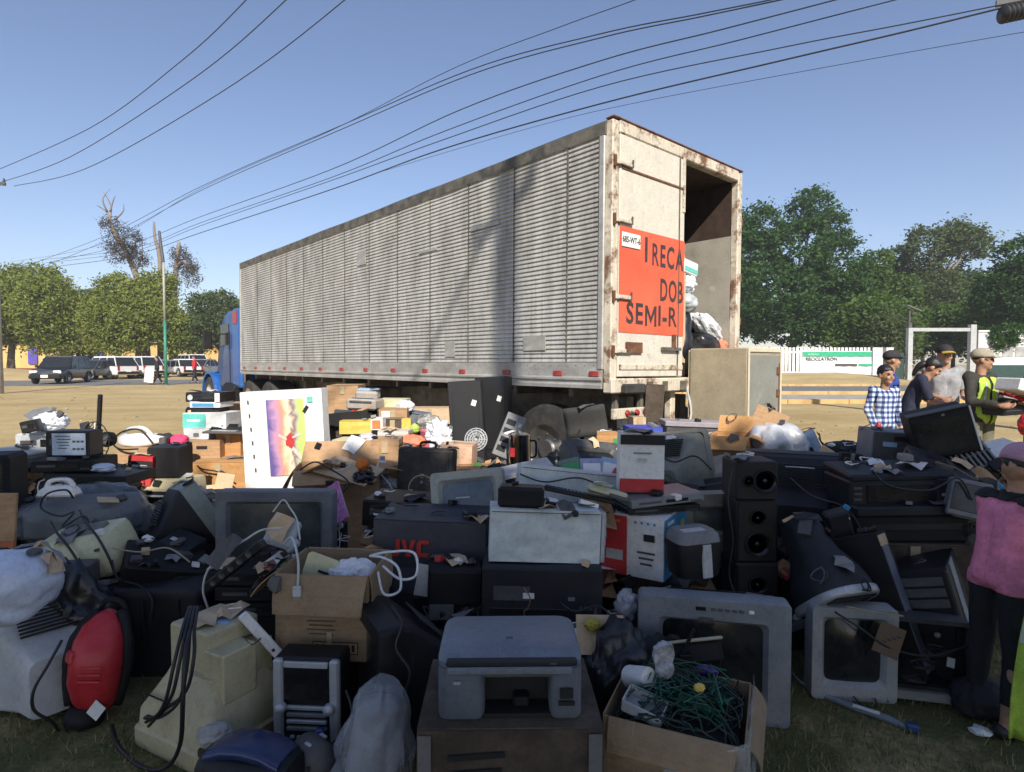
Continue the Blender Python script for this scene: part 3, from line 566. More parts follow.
darkrail = mat('dark_roof_rail', (.12, .115, .10), .6, .3, var=.3, dust=.4)
def rusty(name, c, amt):
    return mat(name, c, .55, var=.06, dust=amt, dc=(.15, .06, .025), ds=4.2)
creamd = rusty('cream_door_paint', (.60, .56, .47), .35); creamr = rusty('rusty_cream_paint', (.55, .49, .385), .95)
for m_, a_, c_ in ((creamd, .60, .70), (creamr, .50, .60)):
    for nd in m_.node_tree.nodes:
        if nd.type == 'VALTORGB' and abs(nd.color_ramp.elements[1].position - .75) < .01: nd.color_ramp.elements[0].position = a_; nd.color_ramp.elements[1].position = c_
orangep = mat('orange_red_vinyl', (.72, .115, .05), .5, var=.12, vs=2, dust=.18, dc=(.75, .24, .14), ds=1.6)
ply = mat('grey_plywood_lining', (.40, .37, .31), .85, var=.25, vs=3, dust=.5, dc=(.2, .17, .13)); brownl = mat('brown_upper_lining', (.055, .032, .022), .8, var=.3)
tr = thing('semi_trailer', 'long dirty ribbed aluminium box trailer with open rear door', 'trailer', TR, (0, 0, TA))
# ribbed side panels
seams = [.085, .51]; s = 1.36
while s < LT - .3: seams.append(s); s += .872
seams.append(LT - .05)
zr0, zr1 = ZB + .27, ZT - .15; nr = 46; rp_ = random.Random(9)
def ribbed(y0, y1, seed):
    b = MB(); ny = max(3, int((y1 - y0) / .07)); prof = []
    for k in range(nr):
        z = zr0 + (zr1 - zr0) * k / nr; h = (zr1 - zr0) / nr
        prof += [(z, -.015), (z + h * .2, -.014), (z + h * .66, -.004), (z + h * .86, .0)]
    prof.append((zr1, -.02)); rings = []
    for j in range(ny + 1):
        y = y0 + .004 + (y1 - y0 - .008) * j / ny; ring = []
        for (z, x) in prof:
            q = Vector((y * 1.1, z * 1.1, 3.3)); dn = max(0, noise.noise(q * 1.3) - .3) * .025 + noise.noise(q * 3) * .003
            ring.append((x + dn, y, z))
        rings.append(ring)
    b.loft(rings, False, False, closed=False); return b
for i in range(len(seams) - 1):
    ribbed(seams[i], seams[i + 1], i).build('side_panel', alu, tr)
b = MB()
for y in seams[1:-1]: b.box((-.012, y, (zr0 + zr1) / 2), (.012, .016, zr1 - zr0 - .01))
stuff(b.build('panel_seam', darkrail, tr))
part('side_wall_core', darkrail, tr, (.045, LT / 2, (zr0 + zr1) / 2), (.03, LT - .14, zr1 - zr0 - .02))
b = MB()
for y in seams[1:-1]:
    for k in range(24): b.lathe([(.006, 0), (.004, -.004), (.001, -.005)], 5, (-.026, y + .03, zr0 + .04 + (zr1 - zr0 - .08) * k / 23), axis='x')
for k in range(90): b.lathe([(.007, 0), (.005, -.004), (.001, -.005)], 5, (-.014, .12 + (LT - .2) * k / 89, ZB + .235), axis='x')
stuff(b.build('rivet', steel, tr))
# repair plates
for (y, z, w, h) in ((1.0, 1.72, .36, .16), (2.62, 1.68, .22, .2), (3.15, 3.05, .45, .03), (1.9, 3.18, .55, .05), (5.1, 3.2, .3, .22)):
    part('repair_plate', alur, tr, (-.021, y, z), (.008, w, h))
br = MB(); br.prism([(.0, ZB), (-.028, ZB), (-.028, ZB + .035), (-.012, ZB + .05), (-.012, ZB + .075), (-.03, ZB + .085), (-.03, ZB + .105), (-.012, ZB + .12), (-.012, ZB + .265), (0, ZB + .265)], .02, LT)
br.build('bottom_rail', alur, tr)
tp = MB(); tp.prism([(.02, ZT - .15), (-.025, ZT - .15), (-.03, ZT - .03), (.02, ZT + .0), (.06, ZT)], .0, LT); tp.build('top_rail', darkrail, tr)
part('front_corner_post', alur, tr, (.0, LT + .0, (ZB + ZT) / 2 - .02), (.06, .07, ZT - ZB - .08), bev=.02)
part('rear_corner_strip', alur, tr, (-.008, .045, (ZB + ZT) / 2 + .05), (.03, .075, ZT - ZB - .28), bev=.01)
# roof sheet, a little wavy
b = MB(); rings = [[(x, y, ZT + .006 + .006 * math.sin(y * 2.1 + x) + .008 * math.sin(math.pi * x / WT)) for x in (0.03, .6, 1.27, 1.9, WT - .03)] for y in [LT * k / 40 for k in range(41)]]
b.loft(rings, False, False, closed=False); b.build('roof', alur, tr, True)
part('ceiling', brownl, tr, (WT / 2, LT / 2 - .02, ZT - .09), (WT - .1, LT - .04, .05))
part('right_wall', alu, tr, (WT - .02, LT / 2 + .05, (ZB + ZT) / 2), (.035, LT - .1, ZT - ZB - .04))
part('right_lining', ply, tr, (WT - .075, LT / 2 + .0, (ZB + .1 + 3.12) / 2), (.055, LT - .04, 3.12 - ZB - .1))
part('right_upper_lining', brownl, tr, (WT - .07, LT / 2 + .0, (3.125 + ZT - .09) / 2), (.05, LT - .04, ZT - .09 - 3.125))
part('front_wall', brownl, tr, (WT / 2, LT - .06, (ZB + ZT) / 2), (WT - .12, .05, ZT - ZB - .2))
part('left_lining', ply, tr, (.085, LT / 2 + .06, (ZB + ZT) / 2), (.02, LT - .2, ZT - ZB - .25))
part('floor', wood, tr, (WT / 2, LT / 2 + .05, ZB + .06), (WT - .12, LT - .12, .08))
for k in range(12): part('floor_beam', darkrail, tr, (WT / 2, .5 + k * .9, ZB - .05), (WT - .1, .06, .1))
for x in (.75, 1.8): part('chassis_beam', darkrail, tr, (x, LT / 2 - .1, ZB - .28), (.12, LT - .7, .34))
for i, y in enumerate(seams[1:] + [.12]):
    part('marker_reflector', mat('red_reflector', (.36, .02, .02), .3, dust=.3), tr, (-.02, y + .12 if i < len(seams) - 2 else .12 if y < .2 else y - .2, ZB + .15), (.012, .13, .055), bev=.004)
# rear frame
part('rear_post', creamr, tr, (.05, -.03, (ZB + ZT) / 2 + .02), (.10, .10, ZT - ZB - .06), bev=.012); part('rear_post', creamr, tr, (WT - .05, -.03, (ZB + ZT) / 2 + .02), (.10, .10, ZT - ZB - .06), bev=.012)
part('rear_header', creamr, tr, (WT / 2, -.03, ZT - .06), (WT - .21, .11, .13), bev=.012)
part('header_lip', mat('rust', (.16, .07, .035), .9, var=.4, vs=12, bump=.4, bs=40), tr, (WT / 2, -.035, ZT + .016), (WT - .01, .11, .02), bev=.006)
sl = part('rear_sill', creamr, tr, (WT / 2, -.04, ZB + .03), (WT, .12, .15), bev=.012)
for (x, w) in ((.62, .10), (.9, .09), (1.25, .12), (1.6, .1), (1.95, .12)): part('sill_pocket', darkrail, tr, (x, -.103, ZB + .02), (w, .012, .1))
for (x, w) in ((.30, .34),): part('dock_bumper', rubber, tr, (x, -.14, ZB + .0), (w, .07, .1), bev=.015)
# left door, closed
dz0, dz1 = ZB + .12, ZT - .13
dr = part('rear_door', creamd, tr, (.685, -.06, (dz0 + dz1) / 2), (1.15, .045, dz1 - dz0), bev=.008)
part('upper_rib', mat('rust', None), dr, (0, -.027, (dz1 - dz0) / 2 - .33), (1.1, .012, .02)); part('lower_rib', creamr, dr, (0, -.027, -(dz1 - dz0) / 2 + .1), (1.12, .014, .05))
part('vertical_seam', darkrail, dr, (.462, -.030, 0), (.008, .014, dz1 - dz0 - .02)); part('edge_strip', creamr, dr, (.55, -.028, .92), (.045, .012, .6), bev=.003)
oz0, oz1 = 1.81, 2.87
op = part('orange_panel', orangep, dr, (.0, -.0262, (oz0 + oz1) / 2 - dr.location.z), (1.145, .006, oz1 - oz0))
op.location.x = .0
lettm = mat('dark_lettering_paint', (.05, .035, .035), .6, var=.3)
def letters(parent, word, x, z, size, width, m, clip=None, yoff=-.0045):
    """each painted character a piece of its own, the word stretched to its width"""
    objs = []; adv = 0.0
    for ch_ in word:
        if ch_ == 'M': h_ = size * .36; w_ = size * .72; t_ = size * .13; o = MB().prism([(0, -h_), (t_, -h_), (t_, h_ * .35), (w_ / 2, -h_ * .75), (w_ - t_, h_ * .35), (w_ - t_, -h_), (w_, -h_), (w_, h_), (w_ - t_ * 1.1, h_), (w_ / 2, -h_ * .1), (t_ * 1.1, h_), (0, h_)], -.0008, .0008).build('letter', m, parent, loc=(0, yoff, z))
        else: o = text(parent, ch_, size, m, (0, yoff, z), name='letter', align='LEFT', bold=.004 if ch_ == 'R' else .007)
        me = o.data; xs_ = [v.co.x for v in me.vertices]; x0_, x1_ = min(xs_), max(xs_)
        objs.append((o, adv - x0_)); adv += (x1_ - x0_) + size * .13
    k = width / (adv - size * .13)
    for o, off in objs:
        o.location.x = x + off * k; o.scale = (k, 1, 1)
        if clip is not None:
            bm = bmesh.new(); bm.from_mesh(o.data); bmesh.ops.bisect_plane(bm, geom=list(bm.verts) + list(bm.edges) + list(bm.faces), plane_co=((clip - o.location.x) / k, 0, 0), plane_no=(1, 0, 0), clear_outer=True); bm.to_mesh(o.data); bm.free()
zo = (oz0 + oz1) / 2
letters(op, 'I', -.16, 2.67 - zo, .36, .042, lettm); letters(op, 'RECA', -.03, 2.64 - zo, .33, .58, lettm, .57); letters(op, 'DOB', .12, 2.28 - zo, .33, .43, lettm, .57); letters(op, 'SEMI-R', -.46, 2.0 - zo, .30, .90, lettm)
pl = part('licence_plate', white, dr, (-.40, -.036, 2.74 - dr.location.z), (.30, .008, .145), bev=.003); text(pl, '685-WT-6', .085, ink, (0, -.0045, 0), sx=.8, bold=.002)
for z in (ZT - .42, 2.92, 2.16, 1.62):
    h = part('hinge', creamr, tr, (.15, -.095, z), (.27, .014, .045), bev=.004); MB().tube([(-.13, .0, -.055), (-.13, .0, .055)], .017, 8).build('hinge_pin', mat('rust', None), h)
    part('hinge_hook', darkrail, h, (.14, -.01, .02), (.014, .014, .08)); part('hinge_bar', darkrail, h, (.04, -.012, -.018), (.2, .01, .01))
part('hasp', darkrail, tr, (1.0, -.11, ZB + .42), (.34, .03, .035)); part('hasp', mat('rust', None), tr, (1.05, -.11, ZB + .5), (.035, .03, .16)); part('handle', mat('rust', None), tr, (.35, -.1, ZB + .42), (.26, .02, .11))
# right door folded right round onto the far side
part('opened_door', creamr, tr, (WT + .05, .66, (dz0 + dz1) / 2), (.045, 1.2, dz1 - dz0), bev=.008)
for z in (ZT - .6, 2.6, 2.05): part('hinge', mat('rust', None), tr, (WT + .045, .03, z), (.07, .16, .09))
# light bar, hose, mudflaps
lb = part('light_bar', creamr, tr, (.42, -.02, ZB - .26), (.62, .05, .11), bev=.008); lampr = mat('red_lamp_lens', (.30, .02, .015), .25)
for x in (-.1, .06, .2): MB().lathe([(.001, .02), (.03, .018), (.038, .0)], 12, axis='y').build('tail_lamp', lampr, lb, True, loc=(x, -.026, 0))
for x in (.2, .62): part('light_bracket', darkrail, tr, (x, .02, ZB - .13), (.05, .05, .16))
MB().tube(smooth_path([(1.32, -.1, ZB), (1.36, -.14, ZB - .3), (1.25, -.12, ZB - .55), (1.15, -.05, ZB - .8)], 5), .012, 6).build('air_hose', cablew, tr)
part('bumper_post', creamr, tr, (1.22, .05, ZB - .32), (.09, .09, .7), bev=.01); part('bumper_post', creamr, tr, (.45, .12, ZB - .45), (.08, .08, .35)); part('underrun_bar', creamr, tr, (WT / 2, .06, .52), (2.2, .09, .12), bev=.01)
def wheel(name, parent, c, r, w, axis_mat=None, hub=steel, dual=True):
    """road wheel with its axis along local x"""
    t = MB().lathe([(r * .56, -w / 2), (r * .9, -w / 2), (r * .985, -w * .42), (r, -w * .3), (r, w * .3), (r * .985, w * .42), (r * .9, w / 2), (r * .56, w / 2)], 28, axis='x', caps=False)
    for k in (-.22, 0, .22): t.lathe([(r * 1.003, w * k - .012), (r * .985, w * k - .01), (r * .985, w * k + .01), (r * 1.003, w * k + .012)], 28, axis='x', caps=False)
    o = t.build('wheel', rubber, parent, True, loc=c, ang=35)
    MB().lathe([(r * .57, -w * .5), (r * .54, -w * .42), (r * .46, -w * .3), (r * .22, -w * .28), (r * .2, -w * .42), (.01, -w * .43)], 22, axis='x', caps=False).build('rim', hub, o, True, ang=40)
    bb = MB()
    for k in range(8): a = k * math.pi / 4; bb.lathe([(.016, -w * .34), (.001, -w * .36)], 6, (0, r * .34 * math.cos(a), r * .34 * math.sin(a)), axis='x')
    bb.build('wheel_nut', steel, o); return o
for y in (.92, 2.2):
    wheel('wheel', tr, (.2, y, .52), .52, .26); wheel('wheel', tr, (WT - .2, y, .52), .52, .26).rotation_euler = (0, 0, math.pi)
    MB().tube([(.3, y, .52), (WT - .3, y, .52)], .07, 10).build('axle', darkrail, tr)
    for x in (.75, 1.8): part('spring_pack', darkrail, tr, (x, y, .78), (.09, 1.0, .12)); part('spring_hanger', darkrail, tr, (x, y + .58, .93), (.09, .1, .34))
for y in (.3,): part('mudflap', rubber, tr, (.33, y, .62), (.56, .012, .62))
for x in (.55, 1.95): lg = part('landing_leg', darkrail, tr, (x, LT - 2.6, .62), (.14, .14, 1.0)); part('landing_foot', darkrail, lg, (0, 0, -.47), (.3, .3, .04))
part('tool_box', darkrail, tr, (.45, 5.5, .88), (.6, .9, .42), bev=.02)
tr.rotation_euler = (0, R(.45), TA)          # it leans a little

# cargo inside the open half
def tl(x, y, z): return TR + Matrix.Rotation(TA, 3, 'Z') @ Vector((x, y, z))
zf = ZB + .10
def bag(name, label, loc, rad, m, seed, rz=0, amp=.22, ridge=.06, cat='bag', group=None, knot=False, sub=4, fs=2.0):
    t = thing(name, label, cat, loc, (0, 0, rz), group)
    b = MB().blob((0, 0, rad[2] * .9), rad, seed, amp, sub, fs, flat=0.0, ridge=ridge); b.build('body', m, t, m is not bagw)
    if knot:
        MB().blob((0, 0, rad[2] * 1.95), (rad[0] * .18, rad[1] * .18, rad[2] * .3), seed + 3, .4, 2, 3).build('knot', m, t, True)
    return t
bag('rubbish_bag', 'black rubbish bag at the tail of the trailer load', tl(2.12, .32, zf), (.34, .30, .32), bagk, 3)
bag('rubbish_bag', 'black rubbish bag jammed behind the closed trailer door', tl(1.62, .30, zf), (.26, .28, .46), bagk, 4)
bag('rubbish_bag', 'black rubbish bag deeper inside the trailer under the white sack', tl(1.62, 1.15, zf), (.55, .35, .36), bagk, 6)
bag('white_sheet', 'crumpled white sheet hanging over the black bags in the trailer', tl(2.10, .16, zf + .50), (.30, .17, .12), bagw, 8, ridge=.08, cat='sheet').rotation_euler = (0, R(30), TA)
bag('orange_cloth', 'small orange cloth at the lower end of the white sheet', tl(2.36, .10, zf + .30), (.11, .10, .09), mat('orange_cloth', (.72, .22, .12), .8, bump=.4, bs=15), 9, ridge=.1, cat='cloth')
bag('sack', 'white sack with a green stripe stacked high inside the trailer', tl(1.66, .16, zf + .98), (.14, .15, .13), bagw, 11, cat='sack')
bag('sack', 'grey-white sack under the striped sack inside the trailer', tl(1.66, .18, zf + .76), (.17, .18, .13), mat('grey_sack', (.42, .46, .48), .5, bump=.5, bs=12), 12, cat='sack')
gsb = thing('box', 'teal and white packet on top of the sack in the trailer', 'box', tl(1.62, .12, zf + 1.20), (0, R(8), TA)); part('body', white, gsb, (0, 0, .08), (.28, .16, .16), bev=.01); part('teal_stripe', teal, gsb, (0, -.083, .05), (.27, .004, .05))
cf = thing('cardboard_piece', 'tan cardboard piece standing beside the orange door panel', 'cardboard', tl(1.45, .07, zf), (0, 0, TA)); MB().prism([(-.05, 0), (.09, 0), (.09, 1.3), (-.02, 1.75), (-.05, 1.75)], -.012, .012).build('sheet', card3, cf)

# ------------------------------------------------------------------ blue tractor
tb = mat('blue_truck_paint', (.008, .06, .22), .35, var=.15, dust=.15, coat=.3); tb2 = mat('bright_blue_truck_paint', (.010, .10, .36), .35, dust=.1, coat=.3)
z0 = .12
tk = thing('truck_tractor', 'blue truck tractor with sleeper cab coupled to the trailer', 'truck', tl(0, LT + .35, 0), (0, 0, TA)); tk.location.z = gz(0, 15)
part('sleeper', tb2, tk, (1.22, .3, 1.75), (2.3, .62, 2.0), bev=.08, seg=2)
b = MB(); rings = []
for (y, hw, zt) in ((.6, 1.12, 2.72), (1.1, 1.12, 2.74), (1.55, 1.1, 2.6), (2.05, 1.06, 1.72)):
    rings.append([(1.22 + p[0], y, p[1]) for p in rrect(hw * 2, zt - .7, .14, 3, 0, .7 + (zt - .7) / 2)])
b.loft(rings); cb = b.build('cab', tb, tk, True, ang=35)
for s_ in (0, 1):
    x = 1.22 + (-1 if s_ == 0 else 1) * 1.125; w = part('side_window', darkwin, tk, (x, 1.25, 2.12), (.02, .7, .55), bev=.008)
    part('door_seam', black, tk, (x, .85, 1.5), (.012, .012, 1.4)); part('sun_visor', lampr, tk, (x + (-.03 if s_ == 0 else .03), .3, 2.52), (.02, .34, .32), bev=.005)
    mr = part('mirror', black2, tk, (x + (-.28 if s_ == 0 else .28), 1.75, 1.98), (.2, .08, .45), bev=.02); part('mirror_arm', black2, mr, (.14 if s_ == 0 else -.14, 0, .18), (.2, .03, .03))
    part('step', steel, tk, (x, 1.2, .62), (.12, .6, .05)); MB().lathe([(.01, -.5), (.3, -.5), (.33, -.47), (.33, .47), (.3, .5), (.01, .5)], 18, axis='y').build('fuel_tank', black2, tk, True, loc=(x + (.2 if s_ == 0 else -.2), .75, .62), ang=40)
    MB().tube([(x + (.12 if s_ == 0 else -.12), .0, .9), (x + (.12 if s_ == 0 else -.12), .0, 2.9)], .07, 10).build('exhaust_stack', chrome, tk, True)
b = MB(); rings = []
for (y, hw, zt) in ((2.0, .92, 1.62), (2.8, .86, 1.5), (3.25, .8, 1.3), (3.35, .74, 1.1)): rings.append([(1.22 + p[0], y, p[1]) for p in rrect(hw * 2, zt - .55, .16, 3, 0, .55 + (zt - .55) / 2)])
b.loft(rings); b.build('hood', tb2, tk, True, ang=35)
for x in (.28, 2.16):
    b = MB(); rings = []
    for k in range(9): a = math.pi * k / 8; rings.append([(x - .22, 2.75 + .66 * math.cos(a), .5 + .66 * math.sin(a)), (x + .22, 2.75 + .66 * math.cos(a), .5 + .66 * math.sin(a)), (x + .22, 2.75 + .6 * math.cos(a), .5 + .6 * math.sin(a)), (x - .22, 2.75 + .6 * math.cos(a), .5 + .6 * math.sin(a))])
    b.loft(rings); b.build('fender', tb2, tk, True, ang=35)
part('bumper', chrome, tk, (1.22, 3.42, .55), (2.3, .14, .34), bev=.04); part('grille', chrome, tk, (1.22, 3.37, 1.0), (.9, .04, .5))
part('chassis', darkrail, tk, (1.22, .6, .72), (.95, 6.0, .22))
whub = mat('white_wheel', (.62, .62, .6), .4, dust=.3)
for x in (.22, 2.22):
    o = wheel('wheel', tk, (x, 2.75, .5), .5, .28, hub=whub); 
    if x > 1: o.rotation_euler = (0, 0, math.pi)
    for y in (-.55, -1.85):
        o = wheel('wheel', tk, (x + (.12 if x < 1 else -.12), y, .5), .5, .5, hub=whub)
        if x > 1: o.rotation_euler = (0, 0, math.pi)
for y in (-.55, -1.85): MB().tube([(.4, y, .5), (2.04, y, .5)], .09, 8).build('axle', darkrail, tk)

# ------------------------------------------------------------------ cars
rimm = mat('alloy_rim', (.5, .5, .5), .3, .7); tail = lampr; headl = mat('headlamp_glass', (.75, .75, .72), .15)
trimk = black2
def car(label, loc, rz, paint, L=4.6, Wd=1.78, H=1.72, kind='suv', group='cars parked along the left road', plate='front'):
    """front towards local -y; four body styles from one set of stations"""
    t = thing('parked_car', label, 'car', loc, (0, 0, rz), group); hw = Wd / 2; belt = H * .58; zl = .30
    if kind == 'pickup': hood, ws, roof0, roof1, rear = .26, .27, .41, .60, .66
    elif kind == 'sedan': hood, ws, roof0, roof1, rear = .25, .28, .44, .70, .84
    else: hood, ws, roof0, roof1, rear = .22, .25, .40, .90, .985
    st = [(0, .38, belt * .70, .80), (.015, .30, belt * .82, .90), (.08, zl, belt * .90, .97), (hood, zl, belt * .98, 1.0), (.5, zl, belt, 1.0), (.85, zl, belt, 1.0), (.97, zl, belt * .97, .96), (1, .40, belt * .92, .90)]
    b = MB(); rings = []
    for (f, za, zb2, k) in st:
        y = -L / 2 + f * L; r = []
        for (px_, pz) in rrect(2 * hw * k, zb2 - za, .12, 3, 0, (za + zb2) / 2): r.append((px_, y, pz))
        rings.append(r)
    b.loft(rings); b.build('body', paint, t, True, ang=40)
    ya, yb_, yc, yd_ = [-L / 2 + f * L for f in (ws, roof0, roof1, rear)]
    k = .80
    cab = MB(); low = [(-hw * .97, ya), (hw * .97, ya), (hw * .97, yd_), (-hw * .97, yd_)]; hi = [(-hw * k, yb_), (hw * k, yb_), (hw * k, yc), (-hw * k, yc)]
    cab.loft([[(x, y, belt - .03) for x, y in low], [(x, y, H - .07) for x, y in hi]]); cab.build('greenhouse', paint, t)
    cx0 = [(-hw * k * 1.0, yb_ - .05), (hw * k, yb_ - .05), (hw * k, yc + .05), (-hw * k, yc + .05)]
    MB().loft([[(x, y, H - .075) for x, y in cx0], [(x * .9, y * .96 + .0, H) for x, y in cx0]]).build('roof', paint, t, True, ang=40)
    def pane(name, A, B, C, D, m=darkwin, inset=.06, off=.012):
        A, B, C, D = [Vector(v) for v in (A, B, C, D)]; c = (A + B + C + D) / 4; n_ = (B - A).cross(D - A).normalized()
        if n_.dot(c - Vector((0, c.y * .3, H * .6))) < 0: n_ = -n_
        q = [p + (c - p).normalized() * inset for p in (A, B, C, D)]
        MB().loft([[tuple(p + n_ * .001) for p in q], [tuple(p + n_ * off) for p in q]]).build(name, m, t)
    zlo, zhi = belt - .03, H - .07
    pane('windscreen', (low[0][0], ya, zlo), (low[1][0], ya, zlo), (hi[1][0], yb_, zhi), (hi[0][0], yb_, zhi)); pane('rear_window', (low[3][0], yd_, zlo), (low[2][0], yd_, zlo), (hi[2][0], yc, zhi), (hi[3][0], yc, zhi))
    for s_ in (-1, 1):
        xl, xh = s_ * hw * .97, s_ * hw * k; nb = 2 if kind == 'pickup' else 3
        for j in range(nb):
            f0, f1 = j / nb, (j + 1) / nb
            pane('side_window', (xl, ya + (yd_ - ya) * f0, zlo), (xl, ya + (yd_ - ya) * f1, zlo), (xh, yb_ + (yc - yb_) * f1, zhi), (xh, yb_ + (yc - yb_) * f0, zhi), inset=.05)
        for f in (.175, .80):
            wc = wheel('wheel', t, (s_ * (hw - .09), -L / 2 + f * L, .33), .33, .21, hub=rimm)
            if s_ > 0: wc.rotation_euler = (0, 0, math.pi)
            b = MB()
            b.tube([(s_ * (hw + .004), -L / 2 + f * L + .39 * math.cos(math.pi * q / 10), .33 + .39 * math.sin(math.pi * q / 10)) for q in range(11)], .035, 6); b.build('wheel_arch', trimk, t)
        part('headlight', headl, t, (s_ * hw * .66, -L / 2 + .045, belt * .72), (.42, .09, .2), bev=.04); part('taillight', tail, t, (s_ * hw * .80, L / 2 - .02, belt * .8), (.2, .05, .36), bev=.02)
        part('door_handle', trimk, t, (s_ * (hw + .008), -.1, belt - .14), (.02, .16, .03)); part('mirror', paint, t, (s_ * (hw + .09), ya + .25, belt + .06), (.18, .1, .14), bev=.03)
    part('bumper', trimk, t, (0, -L / 2 + .0, .42), (Wd * .9, .16, .22), bev=.05); part('bumper', trimk, t, (0, L / 2 - .02, .48), (Wd * .9, .14, .2), bev=.05); part('grille', trimk, t, (0, -L / 2 + .03, belt * .66), (Wd * .42, .05, .16))
    part('licence_plate', white, t, (0, -L / 2 - .09, .46), (.36, .02, .16))
    part('licence_plate', white, t, (0, L / 2 + .06, .62), (.36, .02, .16))
    if kind == 'pickup':
        part('cargo_bed', black2, t, (0, L * .325, belt + .01), (Wd * .86, L * .30, .03))
    return t
pk = mat('black_car_paint', (.005, .005, .007), .25, coat=.4, dust=.03, dc=(.12, .1, .08)); pw = mat('white_car_paint', (.72, .72, .70), .25, coat=.4, var=.03, dust=.08); ps = mat('silver_car_paint', (.36, .38, .40), .3, .5, dust=.1); pd = mat('grey_car_paint', (.06, .07, .08), .3, coat=.3)
def carp(px, Y): return (XP(px, Y, .5), Y, gz(0, Y) + .015)
car('black double-cab pickup facing the camera on the left road', carp(63, 37.0), R(15), pk, 4.5, 1.8, 1.66, 'suv')
car('white SUV seen from behind just right of the black pickup', carp(108, 45), R(-112), pw, 4.5, 1.8, 1.68, 'suv')
car('small dark grey car half hidden between pickup and white SUV', carp(93, 43), R(-2), pd, 3.9, 1.66, 1.45, 'sedan')
car('white SUV with red tail lamp behind the carried white board', carp(137, 48), R(-118), pw, 4.6, 1.8, 1.7, 'suv')
car('silver car parked behind the foot of the green pole', carp(163, 51), R(-10), ps, 4.3, 1.72, 1.45, 'sedan')
car('white car parked left of the man in red', carp(183, 52), R(-130), pw, 4.4, 1.75, 1.5, 'sedan')
car('white van parked behind the man in red, farther back', carp(189, 58), R(-130), pw, 4.8, 1.85, 1.95, 'suv')
car('grey car parked right of the man in red beside the truck', carp(203, 55), R(-10), ps, 4.3, 1.75, 1.5, 'sedan')
# ------------------------------------------------------------------ people
def ell(bm_list, c, rad, n=2, rot=None):
    bm = bmesh.new(); bmesh.ops.create_icosphere(bm, subdivisions=n, radius=1)
    M = Euler(rot).to_matrix() if rot else Matrix.Identity(3)
    vs = [M @ Vector((v.co.x * rad[0], v.co.y * rad[1], v.co.z * rad[2])) + Vector(c) for v in bm.verts]; bm.verts.index_update()
    bm_list.add(vs, [[v.index for v in f.verts] for f in bm.faces]); bm.free()
def capsule(b, p, q, r0, r1):
    p, q = Vector(p), Vector(q); d = q - p; n = 8
    if d.length < 1e-5: return
    u = d.normalized(); path = []; rr = []
    for k in range(4): a = math.pi / 2 * k / 4; path.append(p - u * r0 * math.cos(a)); rr.append(max(.001, r0 * math.sin(a)))
    path.append(p); rr.append(r0); path.append(q); rr.append(r1)
    for k in range(1, 5): a = math.pi / 2 * k / 4; path.append(q + u * r1 * math.sin(a)); rr.append(max(.001, r1 * math.cos(a)))
    b.tube(path, rr, 12)
BASE = dict(pelvis=(0, 0, .95), waist=(0, 0, 1.10), chest=(0, 0, 1.30), neck=(0, .01, 1.45), head=(0, -.015, 1.60), shL=(.175, .01, 1.40), shR=(-.175, .01, 1.40),
            elL=(.22, .04, 1.13), elR=(-.22, .04, 1.13), wrL=(.23, -.04, .88), wrR=(-.23, -.04, .88), hipL=(.09, 0, .91), hipR=(-.09, 0, .91), knL=(.105, -.01, .49), knR=(-.105, -.01, .49), anL=(.11, .03, .08), anR=(-.11, .03, .08))
skinm = mat('skin', (.42, .23, .14), .5, var=.08); hairm = mat('black_hair', (.012, .010, .009), .5, bump=.5, bs=60); shoek = mat('black_shoe', (.015, .014, .014), .5)
eyem = mat('eye_dark', (.015, .012, .01), .2); lipm = mat('lips', (.30, .12, .09), .5)
